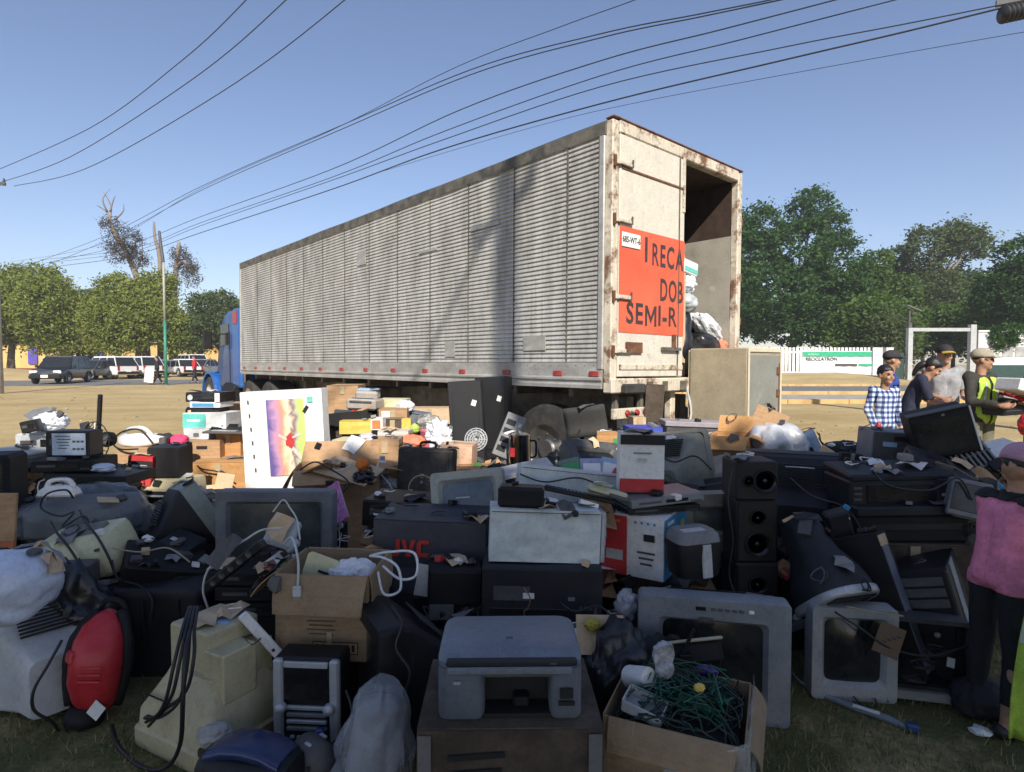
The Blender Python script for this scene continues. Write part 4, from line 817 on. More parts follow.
def person(label, loc, rz, H=1.7, pose=None, build=1.0, shirt=None, sleeve=.6, trousers=None, shoes=shoek, hair='short', cap=None, capback=False, hem=.90, vox=.011, yaw=0.0, pitch=0.0, vest=None, glasses=False, long_hair=False, jeans_end=.12, cat='person', cap2=None, headscale=1.0, yoke=None, print_=None):
    t = thing('person', label, cat, loc, (0, 0, rz)); J = dict(BASE); J.update(pose or {}); J = {k: Vector(v) for k, v in J.items()}
    s = H / 1.735; B = build; b = MB(); segs = []
    def seg(tagname, p, q, r0, r1): capsule(b, p, q, r0, r1); segs.append((tagname, p.copy(), q.copy(), r0, r1))
    lat = (J['shL'] - J['shR']).normalized(); hl = (J['hipL'] - J['hipR']).normalized()
    for sg in (-1, 1):
        seg('torso', J['pelvis'] + hl * .055 * B * sg, J['waist'] + hl * .05 * B * sg, .115 * B, .105 * B); seg('torso', J['waist'] + hl * .05 * B * sg, J['chest'] + lat * .07 * B * sg, .105 * B, .112 * B)
    seg('torso', J['chest'], J['neck'] - (J['neck'] - J['chest']) * .25, .11 * B, .06 * B)
    for S in 'LR':
        sh, el, wr = J['sh' + S], J['el' + S], J['wr' + S]
        seg('torso', J['chest'] + (sh - J['chest']) * .3, sh, .085 * B, .062 * B); seg('uarm' + S, sh, el, .054 * B, .043); seg('farm' + S, el, wr, .042, .029)
        d = (wr - el).normalized(); side = d.cross(Vector((0, -1, 0.15))); side = side.normalized() if side.length > .1 else Vector((1, 0, 0)); nrm = side.cross(d).normalized()
        palm = wr + d * .05; capsule(b, wr + d * .01 - side * .018, palm - side * .02, .022, .022); seg('hand' + S, wr + d * .01, wr + d * .07, .023, .024); capsule(b, wr + d * .01 + side * .018, palm + side * .02, .022, .022)
        for k in range(4):
            ln = (.062, .07, .066, .052)[k]; o = side * (-.032 + .0215 * k); k0 = wr + d * .075 + o; k1 = k0 + d * ln * .55 + nrm * .006; k2 = k1 + d * ln * .45 + nrm * .022
            capsule(b, k0, k1, .0095, .009); capsule(b, k1, k2, .009, .0075); segs.append(('hand' + S, k0, k2, .01, .008))
        th0 = wr + d * .025 - side * .03; th1 = th0 + d * .035 - side * .028 + nrm * .01; th2 = th1 + d * .03 + nrm * .012; capsule(b, th0, th1, .013, .0105); capsule(b, th1, th2, .0105, .0085); segs.append(('hand' + S, th0, th2, .012, .01))
        hp, kn, an = J['hip' + S], J['kn' + S], J['an' + S]; seg('thigh' + S, hp, kn, .092 * B, .062 * B); seg('shin' + S, kn, an, .06 * B, .04)
        fd = J.get('foot' + S, Vector((.12 if S == 'L' else -.12, -1, 0))); fd = Vector(fd).normalized(); z = an.z - .05
        capsule(b, an + Vector((0, 0, -.035)) - fd * .03, an + Vector((0, 0, -.045)) + fd * .14, .042, .036); segs.append(('foot' + S, an + Vector((0, 0, -.035)) - fd * .05, an + Vector((0, 0, -.045)) + fd * .14, .042, .036))
    seg('neck', J['neck'] - Vector((0, 0, .03)), J['neck'].lerp(J['head'], .6), .056, .053)
    HM = Euler((pitch, 0, yaw)).to_matrix(); hc = J['head']; k = headscale
    def hp_(x, y, z): return hc + HM @ Vector((x, y, z)) * k
    def he(c, r): ell(b, hp_(*c), [q * k for q in r], 2, (pitch, 0, yaw))
    he((0, .012, .03), (.076, .096, .098)); he((0, -.022, -.03), (.062, .072, .085)); he((0, -.06, -.085), (.032, .03, .03)); he((0, -.096, -.012), (.013, .02, .024)); he((0, -.085, .03), (.05, .018, .012)); he((.077, .012, -.005), (.012, .022, .032)); he((-.077, .012, -.005), (.012, .022, .032)); he((.032, -.075, -.03), (.025, .02, .025)); he((-.032, -.075, -.03), (.025, .02, .025))
    segs.append(('head', hp_(0, .01, .05), hp_(0, -.02, -.06), .09, .07))
    tmp = b.build('tmp', skinm); md = tmp.modifiers.new('r', 'REMESH'); md.mode = 'VOXEL'; md.voxel_size = vox; md.adaptivity = 0
    ms = tmp.modifiers.new('s', 'SMOOTH'); ms.iterations = 3; ms.factor = .5
    bpy.context.view_layer.update(); me = bpy.data.meshes.new_from_object(tmp.evaluated_get(bpy.context.evaluated_depsgraph_get())); bpy.data.objects.remove(tmp)
    n = len(me.vertices); co = np.empty(n * 3, np.float32); me.vertices.foreach_get('co', co); co = co.reshape(-1, 3).astype(float)
    no = np.empty(n * 3, np.float32); me.vertices.foreach_get('normal', no); no = no.reshape(-1, 3).astype(float)
    best = np.full(n, 1e9); tg = np.zeros(n, int); tt = np.zeros(n); names = []
    for (nm, p, q, r0, r1) in segs:
        if nm not in names: names.append(nm)
        P, D = np.array(p), np.array(q - p); f = np.clip(((co - P) @ D) / max(1e-9, D @ D), 0, 1); ds = np.linalg.norm(co - P - f[:, None] * D, axis=1) - (r0 + (r1 - r0) * f)
        w = ds < best; best[w] = ds[w]; tg[w] = names.index(nm); tt[w] = f[w]
    reg = np.array(names)[tg]; faces = np.array([list(p.vertices) for p in me.polygons if len(p.vertices) == 4])
    def garment(name, mask, m, off, fold=.006, fs=7.0):
        fold *= 1.7
        fm = mask[faces].all(axis=1); F = faces[fm]
        if not len(F): return
        u, inv = np.unique(F, return_inverse=True); P = co[u] + no[u] * off
        for i in range(len(u)):
            q = Vector(P[i]) * fs; q.z *= .55; P[i] += no[u[i]] * (noise.noise(q) * fold + noise.noise(q * 2.3) * fold * .5)
        P *= s; mm = bpy.data.meshes.new(name); mm.from_pydata(P.tolist(), [], inv.reshape(-1, 4).tolist()); mm.materials.append(m); mm.polygons.foreach_set('use_smooth', [True] * len(mm.polygons))
        o = bpy.data.objects.new(name, mm); col.objects.link(o); o.parent = t; sm = o.modifiers.new('thick', 'SOLIDIFY'); sm.thickness = .006; sm.offset = -1; return o
    st = lambda x: np.char.startswith(reg, x)
    zh = co[:, 2]
    if shirt is not None:
        mk = (st('torso') & (zh > hem)) | (st('uarm') if sleeve > .5 else (st('uarm') & (tt < sleeve * 2))) | ((st('farm') & (tt < (sleeve - .5) * 2)) if sleeve > .5 else np.zeros(n, bool)) | (st('thigh') & (zh > hem))
        garment('shirt', mk, shirt, .014, .008)
    if vest is not None:
        mk = (st('torso') & (zh > hem - .02) & (zh < J['neck'].z - .06) & (co[:, 1] < -.02) & (np.abs(co[:, 0]) > .025) & (np.abs(co[:, 0]) < .14)); garment('vest', mk, vest, .028, .006)
    if print_ is not None: garment('shirt_print', st('torso') & (co[:, 1] < -.05) & ((co[:, 0] / .12) ** 2 + ((zh - 1.2) / .085) ** 2 < 1), print_, .019, .008)
    if vest is not None:
        vm_ = (st('torso') & (co[:, 1] < -.02) & (np.abs(co[:, 0]) > .025) & (np.abs(co[:, 0]) < .14)); garment('reflective_stripe', vm_ & (((zh > 1.06) & (zh < 1.11)) | ((np.abs(co[:, 0]) > .065) & (np.abs(co[:, 0]) < .1) & (zh > 1.11) & (zh < 1.34))), mat('reflective_grey', (.5, .52, .5), .3), .033, .006)
    if yoke is not None:
        garment('body_warmer', (st('torso') & (zh > J['chest'].z + .09)) | st('neck') & (zh < J['neck'].z + .03) | (st('uarm') & (tt < .1)), yoke, .030, .008)
    if trousers is not None:
        mk = st('thigh') | (st('shin') & (zh > jeans_end)) | (st('torso') & (zh < J['pelvis'].z + .06)); garment('trousers', mk, trousers, .010, .007)
    garment('shoe', st('foot') | (st('shin') & (zh < .07)), shoes, .009, .001)
    me2 = me; co2 = co * s; me2.vertices.foreach_set('co', co2.astype(np.float32).ravel()); me2.materials.clear(); me2.materials.append(skinm); me2.polygons.foreach_set('use_smooth', [True] * len(me2.polygons))
    o = bpy.data.objects.new('body', me2); col.objects.link(o); o.parent = t
    def hb(name, fn, m, smooth=True):
        q = MB(); fn(q); q.xf(Matrix.Translation(hc * s) @ HM.to_4x4() @ Matrix.Scale(s * k, 4)); return q.build(name, m, t, smooth)
    for x in (-.03, .03): hb('eye', lambda q: q.blob((x, -.083, .008), (.013, .008, .007), 1, 0, 2), eyem)
    hb('mouth', lambda q: q.blob((0, -.088, -.052), (.022, .008, .006), 1, 0, 2), lipm)
    def hairfn(q):
        kk = .9 if cap is not None else 1.0; q.blob((0, .018, .045), (.084 * kk, .102 * kk, .096 * kk), 5, .10, 3, 5)
        for i in range(len(q.v)):
            x, y, z = q.v[i]
            lim = .055 if y < -.03 else (-.06 if not long_hair else -.12)
            if z < lim: q.v[i] = (x * .96, min(max(y, -.02 if lim < 0 else -.07), .1), lim)
        if long_hair: q.tube(smooth_path([(0, .09, .02), (0, .13, -.06), (0, .12, -.2)], 4), [.03, .04, .045, .045, .042, .035, .03, .02, .008], 8)
    if hair: hb('hair', hairfn, hairm)
    if cap is not None:
        def capfn(q):
            q.blob((0, .010, .055), (.093, .113, .094), 2, .02, 3, 3)
            for i in range(len(q.v)):
                x, y, z = q.v[i]
                if z < .036: q.v[i] = (x, y, .034)
        hb('cap', capfn, cap)
        def vis(q):
            R_ = []
            for y0, zz in ((0, 0), (.03, -.004), (.06, -.012), (.078, -.02)):
                R_.append([((-.075 + .15 * i / 8), -(.075 + .03 * (1 - ((i - 4) / 4) ** 2) + y0 * (1 - .45 * abs((i - 4) / 4) ** 2)), .046 + zz + .012 * (1 - ((i - 4) / 4) ** 2)) for i in range(9)])
            q.loft(R_, False, False, closed=False); m0 = len(q.v)
            q.loft([[(p[0], p[1], p[2] - .006) for p in r] for r in R_], False, False, closed=False)
        v = hb('cap_visor', vis, cap2 or cap)
    if glasses: hb('sunglasses', lambda q: (q.blob((-.033, -.094, .008), (.026, .008, .016), 1, 0, 2), q.blob((.033, -.094, .008), (.026, .008, .016), 1, 0, 2), q.box((0, -.096, .012), (.03, .006, .006)), q.box((.072, -.04, .012), (.006, .11, .007)), q.box((-.072, -.04, .012), (.006, .11, .007))), gloss)
    return t
def checkmat():
    m = bpy.data.materials.new('blue_check_cloth'); m.use_nodes = True; nt = m.node_tree; N = nt.nodes; L = nt.links; b = N['Principled BSDF']; b.inputs['Roughness'].default_value = .85
    tc = N.new('ShaderNodeTexCoord'); sp = N.new('ShaderNodeSeparateXYZ'); L.new(tc.outputs['Object'], sp.inputs[0]); o = []
    for ax in ('X', 'Z'):
        a = N.new('ShaderNodeMath'); a.operation = 'MULTIPLY'; a.inputs[1].default_value = 17; L.new(sp.outputs[ax], a.inputs[0]); f = N.new('ShaderNodeMath'); f.operation = 'FRACT'; L.new(a.outputs[0], f.inputs[0]); g = N.new('ShaderNodeMath'); g.operation = 'GREATER_THAN'; g.inputs[1].default_value = .5; L.new(f.outputs[0], g.inputs[0]); o.append(g)
    ad = N.new('ShaderNodeMath'); ad.operation = 'ADD'; L.new(o[0].outputs[0], ad.inputs[0]); L.new(o[1].outputs[0], ad.inputs[1]); dv = N.new('ShaderNodeMath'); dv.operation = 'MULTIPLY'; dv.inputs[1].default_value = .5; L.new(ad.outputs[0], dv.inputs[0])
    r = N.new('ShaderNodeValToRGB'); r.color_ramp.interpolation = 'CONSTANT'; e = r.color_ramp.elements; e[0].color = (.66, .70, .76, 1); e[1].position = .4; e[1].color = (.13, .19, .36, 1); e2 = e.new(.8); e2.color = (.02, .03, .09, 1); L.new(dv.outputs[0], r.inputs['Fac']); L.new(r.outputs['Color'], b.inputs['Base Color']); return m
def cloth(name, c, **k): return mat(name, c, .85, bump=.4, bs=60, var=.2, vs=9, **k)
jean = cloth('blue_denim', (.12, .22, .36)); darkt = cloth('dark_trousers', (.02, .02, .024)); khak = cloth('khaki_trousers', (.16, .15, .10)); hiviz = cloth('lime_hi_vis', (.42, .60, .07)); navyc = cloth('navy_cloth', (.018, .022, .05)); greyc = cloth('grey_cloth', (.30, .30, .31)); bluec = cloth('royal_blue_cloth', (.03, .06, .28)); dkj = cloth('dark_olive_jacket', (.035, .032, .026)); redc = cloth('red_cloth', (.55, .02, .035)); pinkc = cloth('pink_cloth', (.76, .23, .36)); capp = cloth('dusty_pink_cap', (.55, .30, .40)); khc = cloth('khaki_cap', (.36, .32, .24)); blackc = cloth('black_cloth', (.012, .012, .014))
def pp(px, Y): return (XP(px, Y, 1.0), Y, gz(0, Y))
person('boy in a blue checked shirt standing by the pile', pp(884.5, 7.0), R(8), 1.47, dict(wrR=(-.21, -.1, .87), wrL=(.22, -.06, .88)), .74, checkmat(), .95, jean, hem=.80, headscale=1.1)
person('man in a royal blue shirt and dark cap behind the boy', pp(890, 7.9), R(60), 1.66, None, .84, bluec, .6, darkt, cap=cloth('dark_cap', (.03, .026, .03)), yaw=R(20))
person('woman in a navy t-shirt bending forward beside the boy', pp(909, 7.4), R(60), 1.66, dict(waist=(0, -.02, 1.08), chest=(0, -.10, 1.27), neck=(0, -.17, 1.40), head=(0, -.24, 1.50), shL=(.16, -.12, 1.36), shR=(-.16, -.12, 1.36), elL=(.21, -.2, 1.1), elR=(-.21, -.2, 1.1), wrL=(.1, -.42, 1.04), wrR=(-.1, -.42, 1.04)), .80, navyc, .5, jean, pitch=R(-35) * -1, long_hair=True)
person('man in a grey t-shirt and black cap with a yellow front', pp(943, 7.7), R(-12), 1.73, dict(elL=(.24, .02, 1.12), wrL=(.13, -.22, 1.08), elR=(-.24, .03, 1.12), wrR=(-.1, -.24, 1.05)), .98, greyc, .5, khak, cap=mat('black_cap_cloth', (.02, .018, .016), .8), cap2=mat('yellow_visor_cloth', (.5, .35, .05), .8))
gm_ = person('man in khaki cap, sunglasses, dark jacket and lime safety vest', pp(980, 6.7), R(18), 1.66, dict(elL=(.23, -.06, 1.12), wrL=(.16, -.32, 1.10), elR=(-.23, -.06, 1.12), wrR=(-.16, -.32, 1.10)), 0.94, dkj, 1.0, khak, yaw=R(40), cap=khc, vest=hiviz, glasses=True, hem=.88)
person('person in a red jacket cut off by the right edge, carrying a box', pp(1042, 6.5), R(-95), 1.7, dict(elL=(.22, -.05, 1.14), wrL=(.14, -.32, 1.22), elR=(-.22, -.05, 1.14), wrR=(-.14, -.32, 1.22)), 1.0, redc, 1.0, darkt)
# things they carry
cb_ = thing('laptop_box', 'flat black device held by the man in the safety vest', 'device', (XP(1003, 6.55, 1.1), 6.50, ZP(414, 6.55)), (0, R(-3), R(10))); part('body', black, cb_, (0, 0, .055), (.40, .26, .10), bev=.01); part('seam', dgrey, cb_, (0, -.1315, .055), (.38, .004, .006))
cb2 = thing('printer_box', 'white device carried by the person in red at the right edge', 'device', (XP(1017, 6.35, 1.3), 6.30, ZP(394, 6.3)), (0, R(14), R(5))); part('body', white, cb2, (0, 0, .07), (.36, .30, .13), bev=.012); part('slot', dgrey, cb2, (-.02, -.152, .08), (.2, .006, .02)); part('button', dgrey, cb2, (.13, -.152, .1), (.03, .006, .02))
bag('red_bag', 'bright red plastic bag hanging by the person in red', (XP(1034, 6.0, .9), 6.05, ZP(437, 6.0)), (.10, .08, .13), mat('red_plastic_bag', (.42, .012, .015), .35, bump=.5, bs=12), 21, ridge=.05)
bag('red_bag', 'small red bag in the boy\'s right hand', (XP(876.5, 6.9, .8), 6.86, ZP(431, 6.85)), (.03, .03, .05), MATS['red_plastic_bag'], 22, ridge=.04)
# far people on the field
person('far man in a red shirt standing on the field by the truck', pp(194.5, 37), R(-70), 1.72, dict(anL=(.11, -.12, .08), anR=(-.11, .18, .08)), 1.05, redc, .8, navyc, vox=.02)
person('far person walking with a white board', pp(157, 35), R(-60), 1.66, dict(anL=(.11, -.22, .08), anR=(-.11, .28, .1), knR=(-.1, .06, .49)), 1.0, darkt, 1.0, darkt, vox=.02)
wb = thing('board', 'white board carried by the far walking person', 'board', (XP(149.5, 34.8), 34.7, gz(0, 34.7) + .12), (0, R(6), R(-12))); part('sheet', whitep, wb, (0, 0, .42), (.62, .04, .84), bev=.01)
# child at the right edge
ch = person('child in a dusty pink cap, pink shirt and black vest at the right edge', (XP(1013, 2.35, .6), 2.42, 0), R(98), 1.17,
            dict(waist=(0, -.02, 1.12), chest=(0, -.06, 1.29), neck=(0, -.10, 1.42), head=(0, -.14, 1.565), shL=(.15, -.07, 1.37), shR=(-.15, -.07, 1.37), elL=(.2, -.14, 1.12), elR=(-.19, -.12, 1.12), wrL=(.15, -.34, 1.0), wrR=(-.15, -.34, 1.0)), .84, pinkc, .55, blackc, cap=capp, hair='short', hem=.86, vox=.010, headscale=1.22, jeans_end=.2, pitch=R(22), yoke=blackc)
# black quilted vest over the child's back, and the lime vest hanging from the arms
gv = thing('safety_vest', 'lime green safety vest with grey band hanging at the right edge', 'vest', (XP(1080, 2.1, .5), 2.1, 0), (0, 0, R(-15)))
b = MB(); rings = []
for j in range(15):
    z = .12 + .62 * j / 14; wv = .15 + .05 * (1 - j / 14)
    rings.append([(-.09 + wv * 2 * (i / 16 - .5) + .09, .03 * math.sin(i * 1.1 + j * .25) + .012 * math.sin(i * 2.7), z - .012 * math.sin(i * .9) * (j < 3)) for i in range(17)])
b.loft(rings, False, False, closed=False); vb = b.build('fabric', hiviz, gv, True); vb.modifiers.new('t', 'SOLIDIFY').thickness = .006
b = MB(); b.loft([[(p[0], p[1] - .006, p[2]) for p in rings[8]], [(p[0], p[1] - .006, p[2]) for p in rings[9]], [(p[0], p[1] - .006, p[2]) for p in rings[10]]], False, False, closed=False); b.build('reflective_band', mat('reflective_grey', (.4, .42, .42), .3), gv, True)
# ------------------------------------------------------------------ builders for the electronic waste
FILL = []                                          # (name, x, y, z, w, d, rz): what needs something under it
def carton(label, loc, w, d, h, m=card, rot=(0, 0, 0), open_=0.0, tape_=True, name='cardboard_box', cat='box', seed=0, group=None, flaps=(1, 1, 1, 1)):
    t = thing(name, label, cat, loc, rot, group); rr = random.Random(seed + int(w * 1000)); th = .006
    if not open_:
        b = MB(); rings = []
        for z in (0, h * .33, h * .66, h): rings.append([(x * (1 + rr.uniform(-.012, .012)), y * (1 + rr.uniform(-.012, .012)), z) for (x, y) in ((-w / 2, -d / 2), (0, -d / 2 - rr.uniform(-.003, .006)), (w / 2, -d / 2), (w / 2, d / 2), (0, d / 2), (-w / 2, d / 2))])
        b.loft(rings); b.build('body', m, t)
        for s in (-1, 1): part('flap', m, t, (0, s * d / 4, h + .004), (w * .99, d / 2 - .004, .005), (s * rr.uniform(-.01, .03), 0, 0))
        if tape_: part('tape_strip', tape, t, (0, 0, h + .0085), (w * .99, .05, .0012)); part('tape_strip', tape, t, (0, -d / 2 - .009, h - .05), (.05, .0012, .1), (R(90) * 0, 0, 0))
    else:
        for (n, c, dd) in (('wall', (0, -d / 2, h / 2), (w, th, h)), ('wall', (0, d / 2, h / 2), (w, th, h)), ('wall', (-w / 2, 0, h / 2), (th, d - th * 2, h)), ('wall', (w / 2, 0, h / 2), (th, d - th * 2, h)), ('bottom', (0, 0, th / 2), (w - th, d - th, th))): part(n, m, t, c, dd)
        a = open_
        if flaps[0]: fl(t, m, w, d * .46, (0, -d / 2 - .004, h), 0, a * flaps[0])
        if flaps[1]: fl(t, m, w, d * .46, (0, d / 2 + .004, h), 180, a * flaps[1])
        if flaps[2]: fl(t, m, d * .98, w * .4, (-w / 2 - .004, 0, h), -90, a * flaps[2])
        if flaps[3]: fl(t, m, d * .98, w * .4, (w / 2 + .004, 0, h), 90, a * flaps[3])
    return t
def fl(t, m, w, l, c, rz, ang):
    b = MB(); rr = random.Random(int(w * 999 + rz)); rings = []
    for k in range(5):
        f = k / 4; rings.append([(-w / 2 * (1 - .04 * f), -l * f, .01 * math.sin(f * 3)), (w / 2 * (1 - .06 * f), -l * f, .012 * math.sin(f * 2.5)), (w / 2 * (1 - .06 * f), -l * f, .012 * math.sin(f * 2.5) + .005), (-w / 2 * (1 - .04 * f), -l * f, .01 * math.sin(f * 3) + .005)])
    b.loft(rings); return b.build('flap', m, t, loc=c, rot=(R(90) * 0 + R(ang), 0, R(rz)))
def crt(label, loc, w, h, d, front, back, rot=(0, 0, 0), scr=glass, bez=.07, chin=.10, name='crt_television', cat='television', group=None, vents=True, buttons=True, taper=.55, base=False, brand=None, bulge=.02):
    t = thing(name, label, cat, loc, rot, group); iw, ih = w - 2 * bez, h - bez - chin; cz = h / 2; icz = chin + ih / 2
    b = MB(); o0 = rrect(w * .985, h * .985, .02, 3, 0, cz); o1 = rrect(w, h, .022, 3, 0, cz); i1 = rrect(iw, ih, .02, 3, 0, icz); i2 = rrect(iw - .035, ih - .035, .03, 3, 0, icz)
    Y0 = -d / 2
    b.loft([[(p[0], Y0 + .09, p[1]) for p in o1], [(p[0], Y0 + .012, p[1]) for p in o1], [(p[0], Y0, p[1]) for p in o0], [(p[0], Y0 + .004, p[1]) for p in i1], [(p[0], Y0 + .03, p[1]) for p in i2]], False, False); b.build('bezel', front, t, True, ang=30)
    s = MB(); g = []
    for j in range(9): g.append([(-(iw - .03) / 2 + (iw - .03) * i / 8, Y0 + .032 - bulge * (1 - ((i - 4) / 4.2) ** 2) * (1 - ((j - 4) / 4.2) ** 2), icz - (ih - .03) / 2 + (ih - .03) * j / 8) for i in range(9)])
    s.loft(g, False, False, closed=False); s.build('screen', scr, t, True)
    k = MB(); R_ = []
    for (f, sc, zz) in ((.09 / d, .99, 0), (.30, .96, 0), (.42, .86, -.01), (.75, taper + .06, -.04), (.96, taper, -.05), (1.0, taper * .94, -.05)):
        R_.append([(p[0], Y0 + f * d, p[1]) for p in rrect(w * sc, h * sc, .04, 3, 0, max(h * sc / 2, cz + zz * 1.5))])
    k.loft(R_); k.build('rear_shell', back, t, True, ang=25)
    if vents:
        v = MB()
        for q in range(9): v.box((0, Y0 + d * (.47 + .03 * q), cz + h * (.86 - .105 * q * .3) / 2 + .002 - q * .004), (w * .5, .007, .008))
        stuff(v.build('vent_slot', ink, t))
    if buttons:
        for q in range(4): part('button', dgrey, t, (w * .12 + q * .035, Y0 - .002, chin * .42), (.022, .008, .012), bev=.002)
        part('sensor_window', gloss, t, (-w * .06, Y0 - .001, chin * .42), (.05, .006, .016))
    if brand: text(t, brand, .028, silver, (0, Y0 - .0015, chin * .72))
    if base: MB().lathe([(.001, -.045), (.13, -.045), (.14, -.03), (.08, -.005), (.06, .004)], 20).build('swivel_base', back, t, True, loc=(0, 0, 0))
    return t
def pc(label, loc, w, d, h, m, rot=(0, 0, 0), front=None, name='computer_case', cat='computer', bays=2, group=None, horiz=False):
    """desktop or tower case; front towards -y"""
    t = thing(name, label, cat, loc, rot, group); front = front or m
    b = MB().box((0, .012, h / 2), (w, d - .03, h), bev=.004); b.build('shell', m, t)
    fb = part('front_bezel', front, t, (0, -d / 2 + .004, h / 2), (w * .995, .03, h * .995), bev=.008)
    if horiz:
        for k in range(bays): part('drive_bay', dgrey if front is not black else mgrey, t, (w * .25, -d / 2 - .013, h * (.72 - .36 * k)), (.15, .006, .038), bev=.003)
        part('power_button', dgrey, t, (-w * .32, -d / 2 - .013, h * .5), (.02, .008, .02), bev=.004)
    else:
        for k in range(bays): part('drive_bay', dgrey if front is not black else mgrey, t, (0, -d / 2 - .013, h - .05 - k * .05), (w * .8, .006, .04), bev=.003)
        MB().lathe([(.001, .008), (.012, .007), (.014, 0)], 12, axis='y').build('power_button', silver, t, True, loc=(0, -d / 2 - .011, h * .42))
    for s in (-1, 1): part('side_seam', dgrey, t, (s * (w / 2 - .002), .0, h * .96), (.006, d * .92, .002))
    for q in range(4): MB().lathe([(.004, 0), (.004, .003), (.001, .004)], 6, axis='y').build('screw', steel, t, loc=((-1) ** q * w * .45, d / 2, h * (.1 + .8 * (q // 2))), rot=(0, 0, math.pi))
    return t
def slab(label, loc, w, d, h, m, rot=(0, 0, 0), name='disc_player', cat='player', front=None, disp=True, group=None, n=4, bev=.006):
    t = thing(name, label, cat, loc, rot, group); part('body', m, t, (0, .004, h / 2 + .004), (w, d - .012, h - .004), bev=bev)
    part('front_panel', front or m, t, (0, -d / 2 + .004, h / 2 + .004), (w * .99, .012, h * .9), bev=.003)
    if disp: part('display', gloss, t, (w * .12, -d / 2 - .0025, h * .58), (w * .3, .004, h * .34))
    for k in range(n): part('button', dgrey if m is not dgrey else silver, t, (w * (.32 + .04 * k), -d / 2 - .003, h * .35), (w * .025, .005, h * .14))
    part('disc_tray', dgrey if m is not dgrey else black, t, (-w * .25, -d / 2 - .0025, h * .6), (w * .3, .004, h * .22))
    for (sx, sy) in ((1, 1), (1, -1), (-1, 1), (-1, -1)): MB().lathe([(.012, 0), (.012, .005)], 8).build('foot', rubber, t, loc=(sx * w * .42, sy * d * .4, -.001))
    return t
def speaker(label, loc, w, d, h, m=black2, rot=(0, 0, 0), cones=((.5, .35, .38), (.5, .78, .22)), group=None, grille=False, cat='speaker', name='speaker'):
    t = thing(name, label, cat, loc, rot, group); part('cabinet', m, t, (0, 0, h / 2), (w, d, h), bev=.008); part('baffle', black, t, (0, -d / 2 - .002, h / 2), (w * .93, .008, h * .96), bev=.003)
    for (fx, fz, fr) in cones:
        r = fr * w * .9; c = MB().lathe([(r * 1.1, 0), (r * 1.1, .008), (r, .01), (r * .93, .004), (r * .35, -.018), (r * .3, -.006), (r * .18, .002), (.001, .004)], 24, axis='y').build('cone', gloss, t, True, loc=((fx - .5) * w, -d / 2 - .006, fz * h), ang=40)
        MB().lathe([(r * 1.14, 0), (r * 1.14, .011), (r * 1.02, .0125), (r * 1.0, .008)], 24, axis='y', caps=False).build('cone_ring', black, t, True, loc=((fx - .5) * w, -d / 2 - .006, fz * h))
    return t
def keyboard(label, loc, w, d, m, rot, keym, group=None):
    t = thing('keyboard', label, 'keyboard', loc, rot, group); part('base', m, t, (0, 0, .012), (w, d, .022), bev=.005); b = MB()
    for j in range(5):
        for i in range(18): b.box((-w * .46 + w * .92 * (i + .5) / 18, -d * .38 + d * .68 * (j + .5) / 5, .027), (w * .92 / 18 * .84, d * .68 / 5 * .84, .009))
    stuff(b.build('key', keym, t)); return t
def cable(label, P, r=.004, m=cablek, name='cable', cat='cable', plug=None, group=None):
    base = Vector(P[0]); t = thing(name, label, cat, base, group=group); MB().tube([p - base for p in smooth_path(P, 7)], r, 6).build('cord', m, t, True)
    if plug is not None:
        e = Vector(P[-1]) - base; part('plug', plug, t, e + Vector((0, 0, -.015)), (.034, .016, .045), bev=.004); part('plug_face', steel, t, e + Vector((0, 0, -.042)), (.028, .010, .012))
    return t
def loops(cx, cy, cz, r, n, seed, zs=.5):
    rr = random.Random(seed); P = []
    for k in range(n): a = k * 1.9 + rr.uniform(-.3, .3); q = r * rr.uniform(.5, 1.1); P.append((cx + q * math.cos(a), cy + q * .7 * math.sin(a), cz + abs(rr.uniform(0, r * zs))))
    return P
def W3(px, py, Y): z = ZP(py, Y); return (XP(px, Y, z), Y, z)
def put(px, Y, z, rot=0): return (XP(px, Y, z + .15), Y, z)
def inkjet(label, loc, w, d, h, m, lid, rot=(0, 0, 0), name='inkjet_printer', cat='printer'):
    t = thing(name, label, cat, loc, rot); b = MB(); R_ = []
    for (z, sx, y0, y1) in ((0, .96, -d * .46, d * .46), (.02, 1, -d * .5, d * .48), (h * .55, 1, -d * .5, d * .48), (h * .85, .99, -d * .36, d * .47), (h, .96, -d * .2, d * .44)):
        r = rrect(w * sx, y1 - y0, .035, 3, 0, (y0 + y1) / 2); R_.append([(p[0], p[1], z) for p in r])
    b.loft(R_); b.build('body', m, t, True, ang=30)
    part('lid', lid, t, (.0, d * .02, h * .985), (w * .58, d * .52, .02), (R(12), 0, 0), bev=.006); part('output_slot', ink, t, (0, -d * .5 + .002, h * .30), (w * .68, .012, h * .2)); part('output_tray', lid, t, (0, -d * .56, h * .16), (w * .6, d * .14, .01), bev=.003)
    part('button', dgrey, t, (w * .4, -d * .42, h * .74), (.02, .02, .01)); part('badge', dgrey, t, (-w * .40, -d * .5 - .001, h * .62), (.04, .006, .016)); return t
def rubble(name, label, cat, loc, m, pieces, rot=(0, 0, 0), group=None):
    """a thing of a few plain parts: (part, material, centre, size, rotation, bevel)"""
    t = thing(name, label, cat, loc, rot, group)
    for p in pieces: part(p[0], p[1] or m, t, p[2], p[3], p[4] if len(p) > 4 else None, p[5] if len(p) > 5 else .003)
    return t
UNDER = []
def under(what, x, y, z, w, d, rz=0.0):
    """the buried box that carries a thing higher up in the heap"""
    if z > .05: UNDER.append((what, x, y, z, w, d, rz))
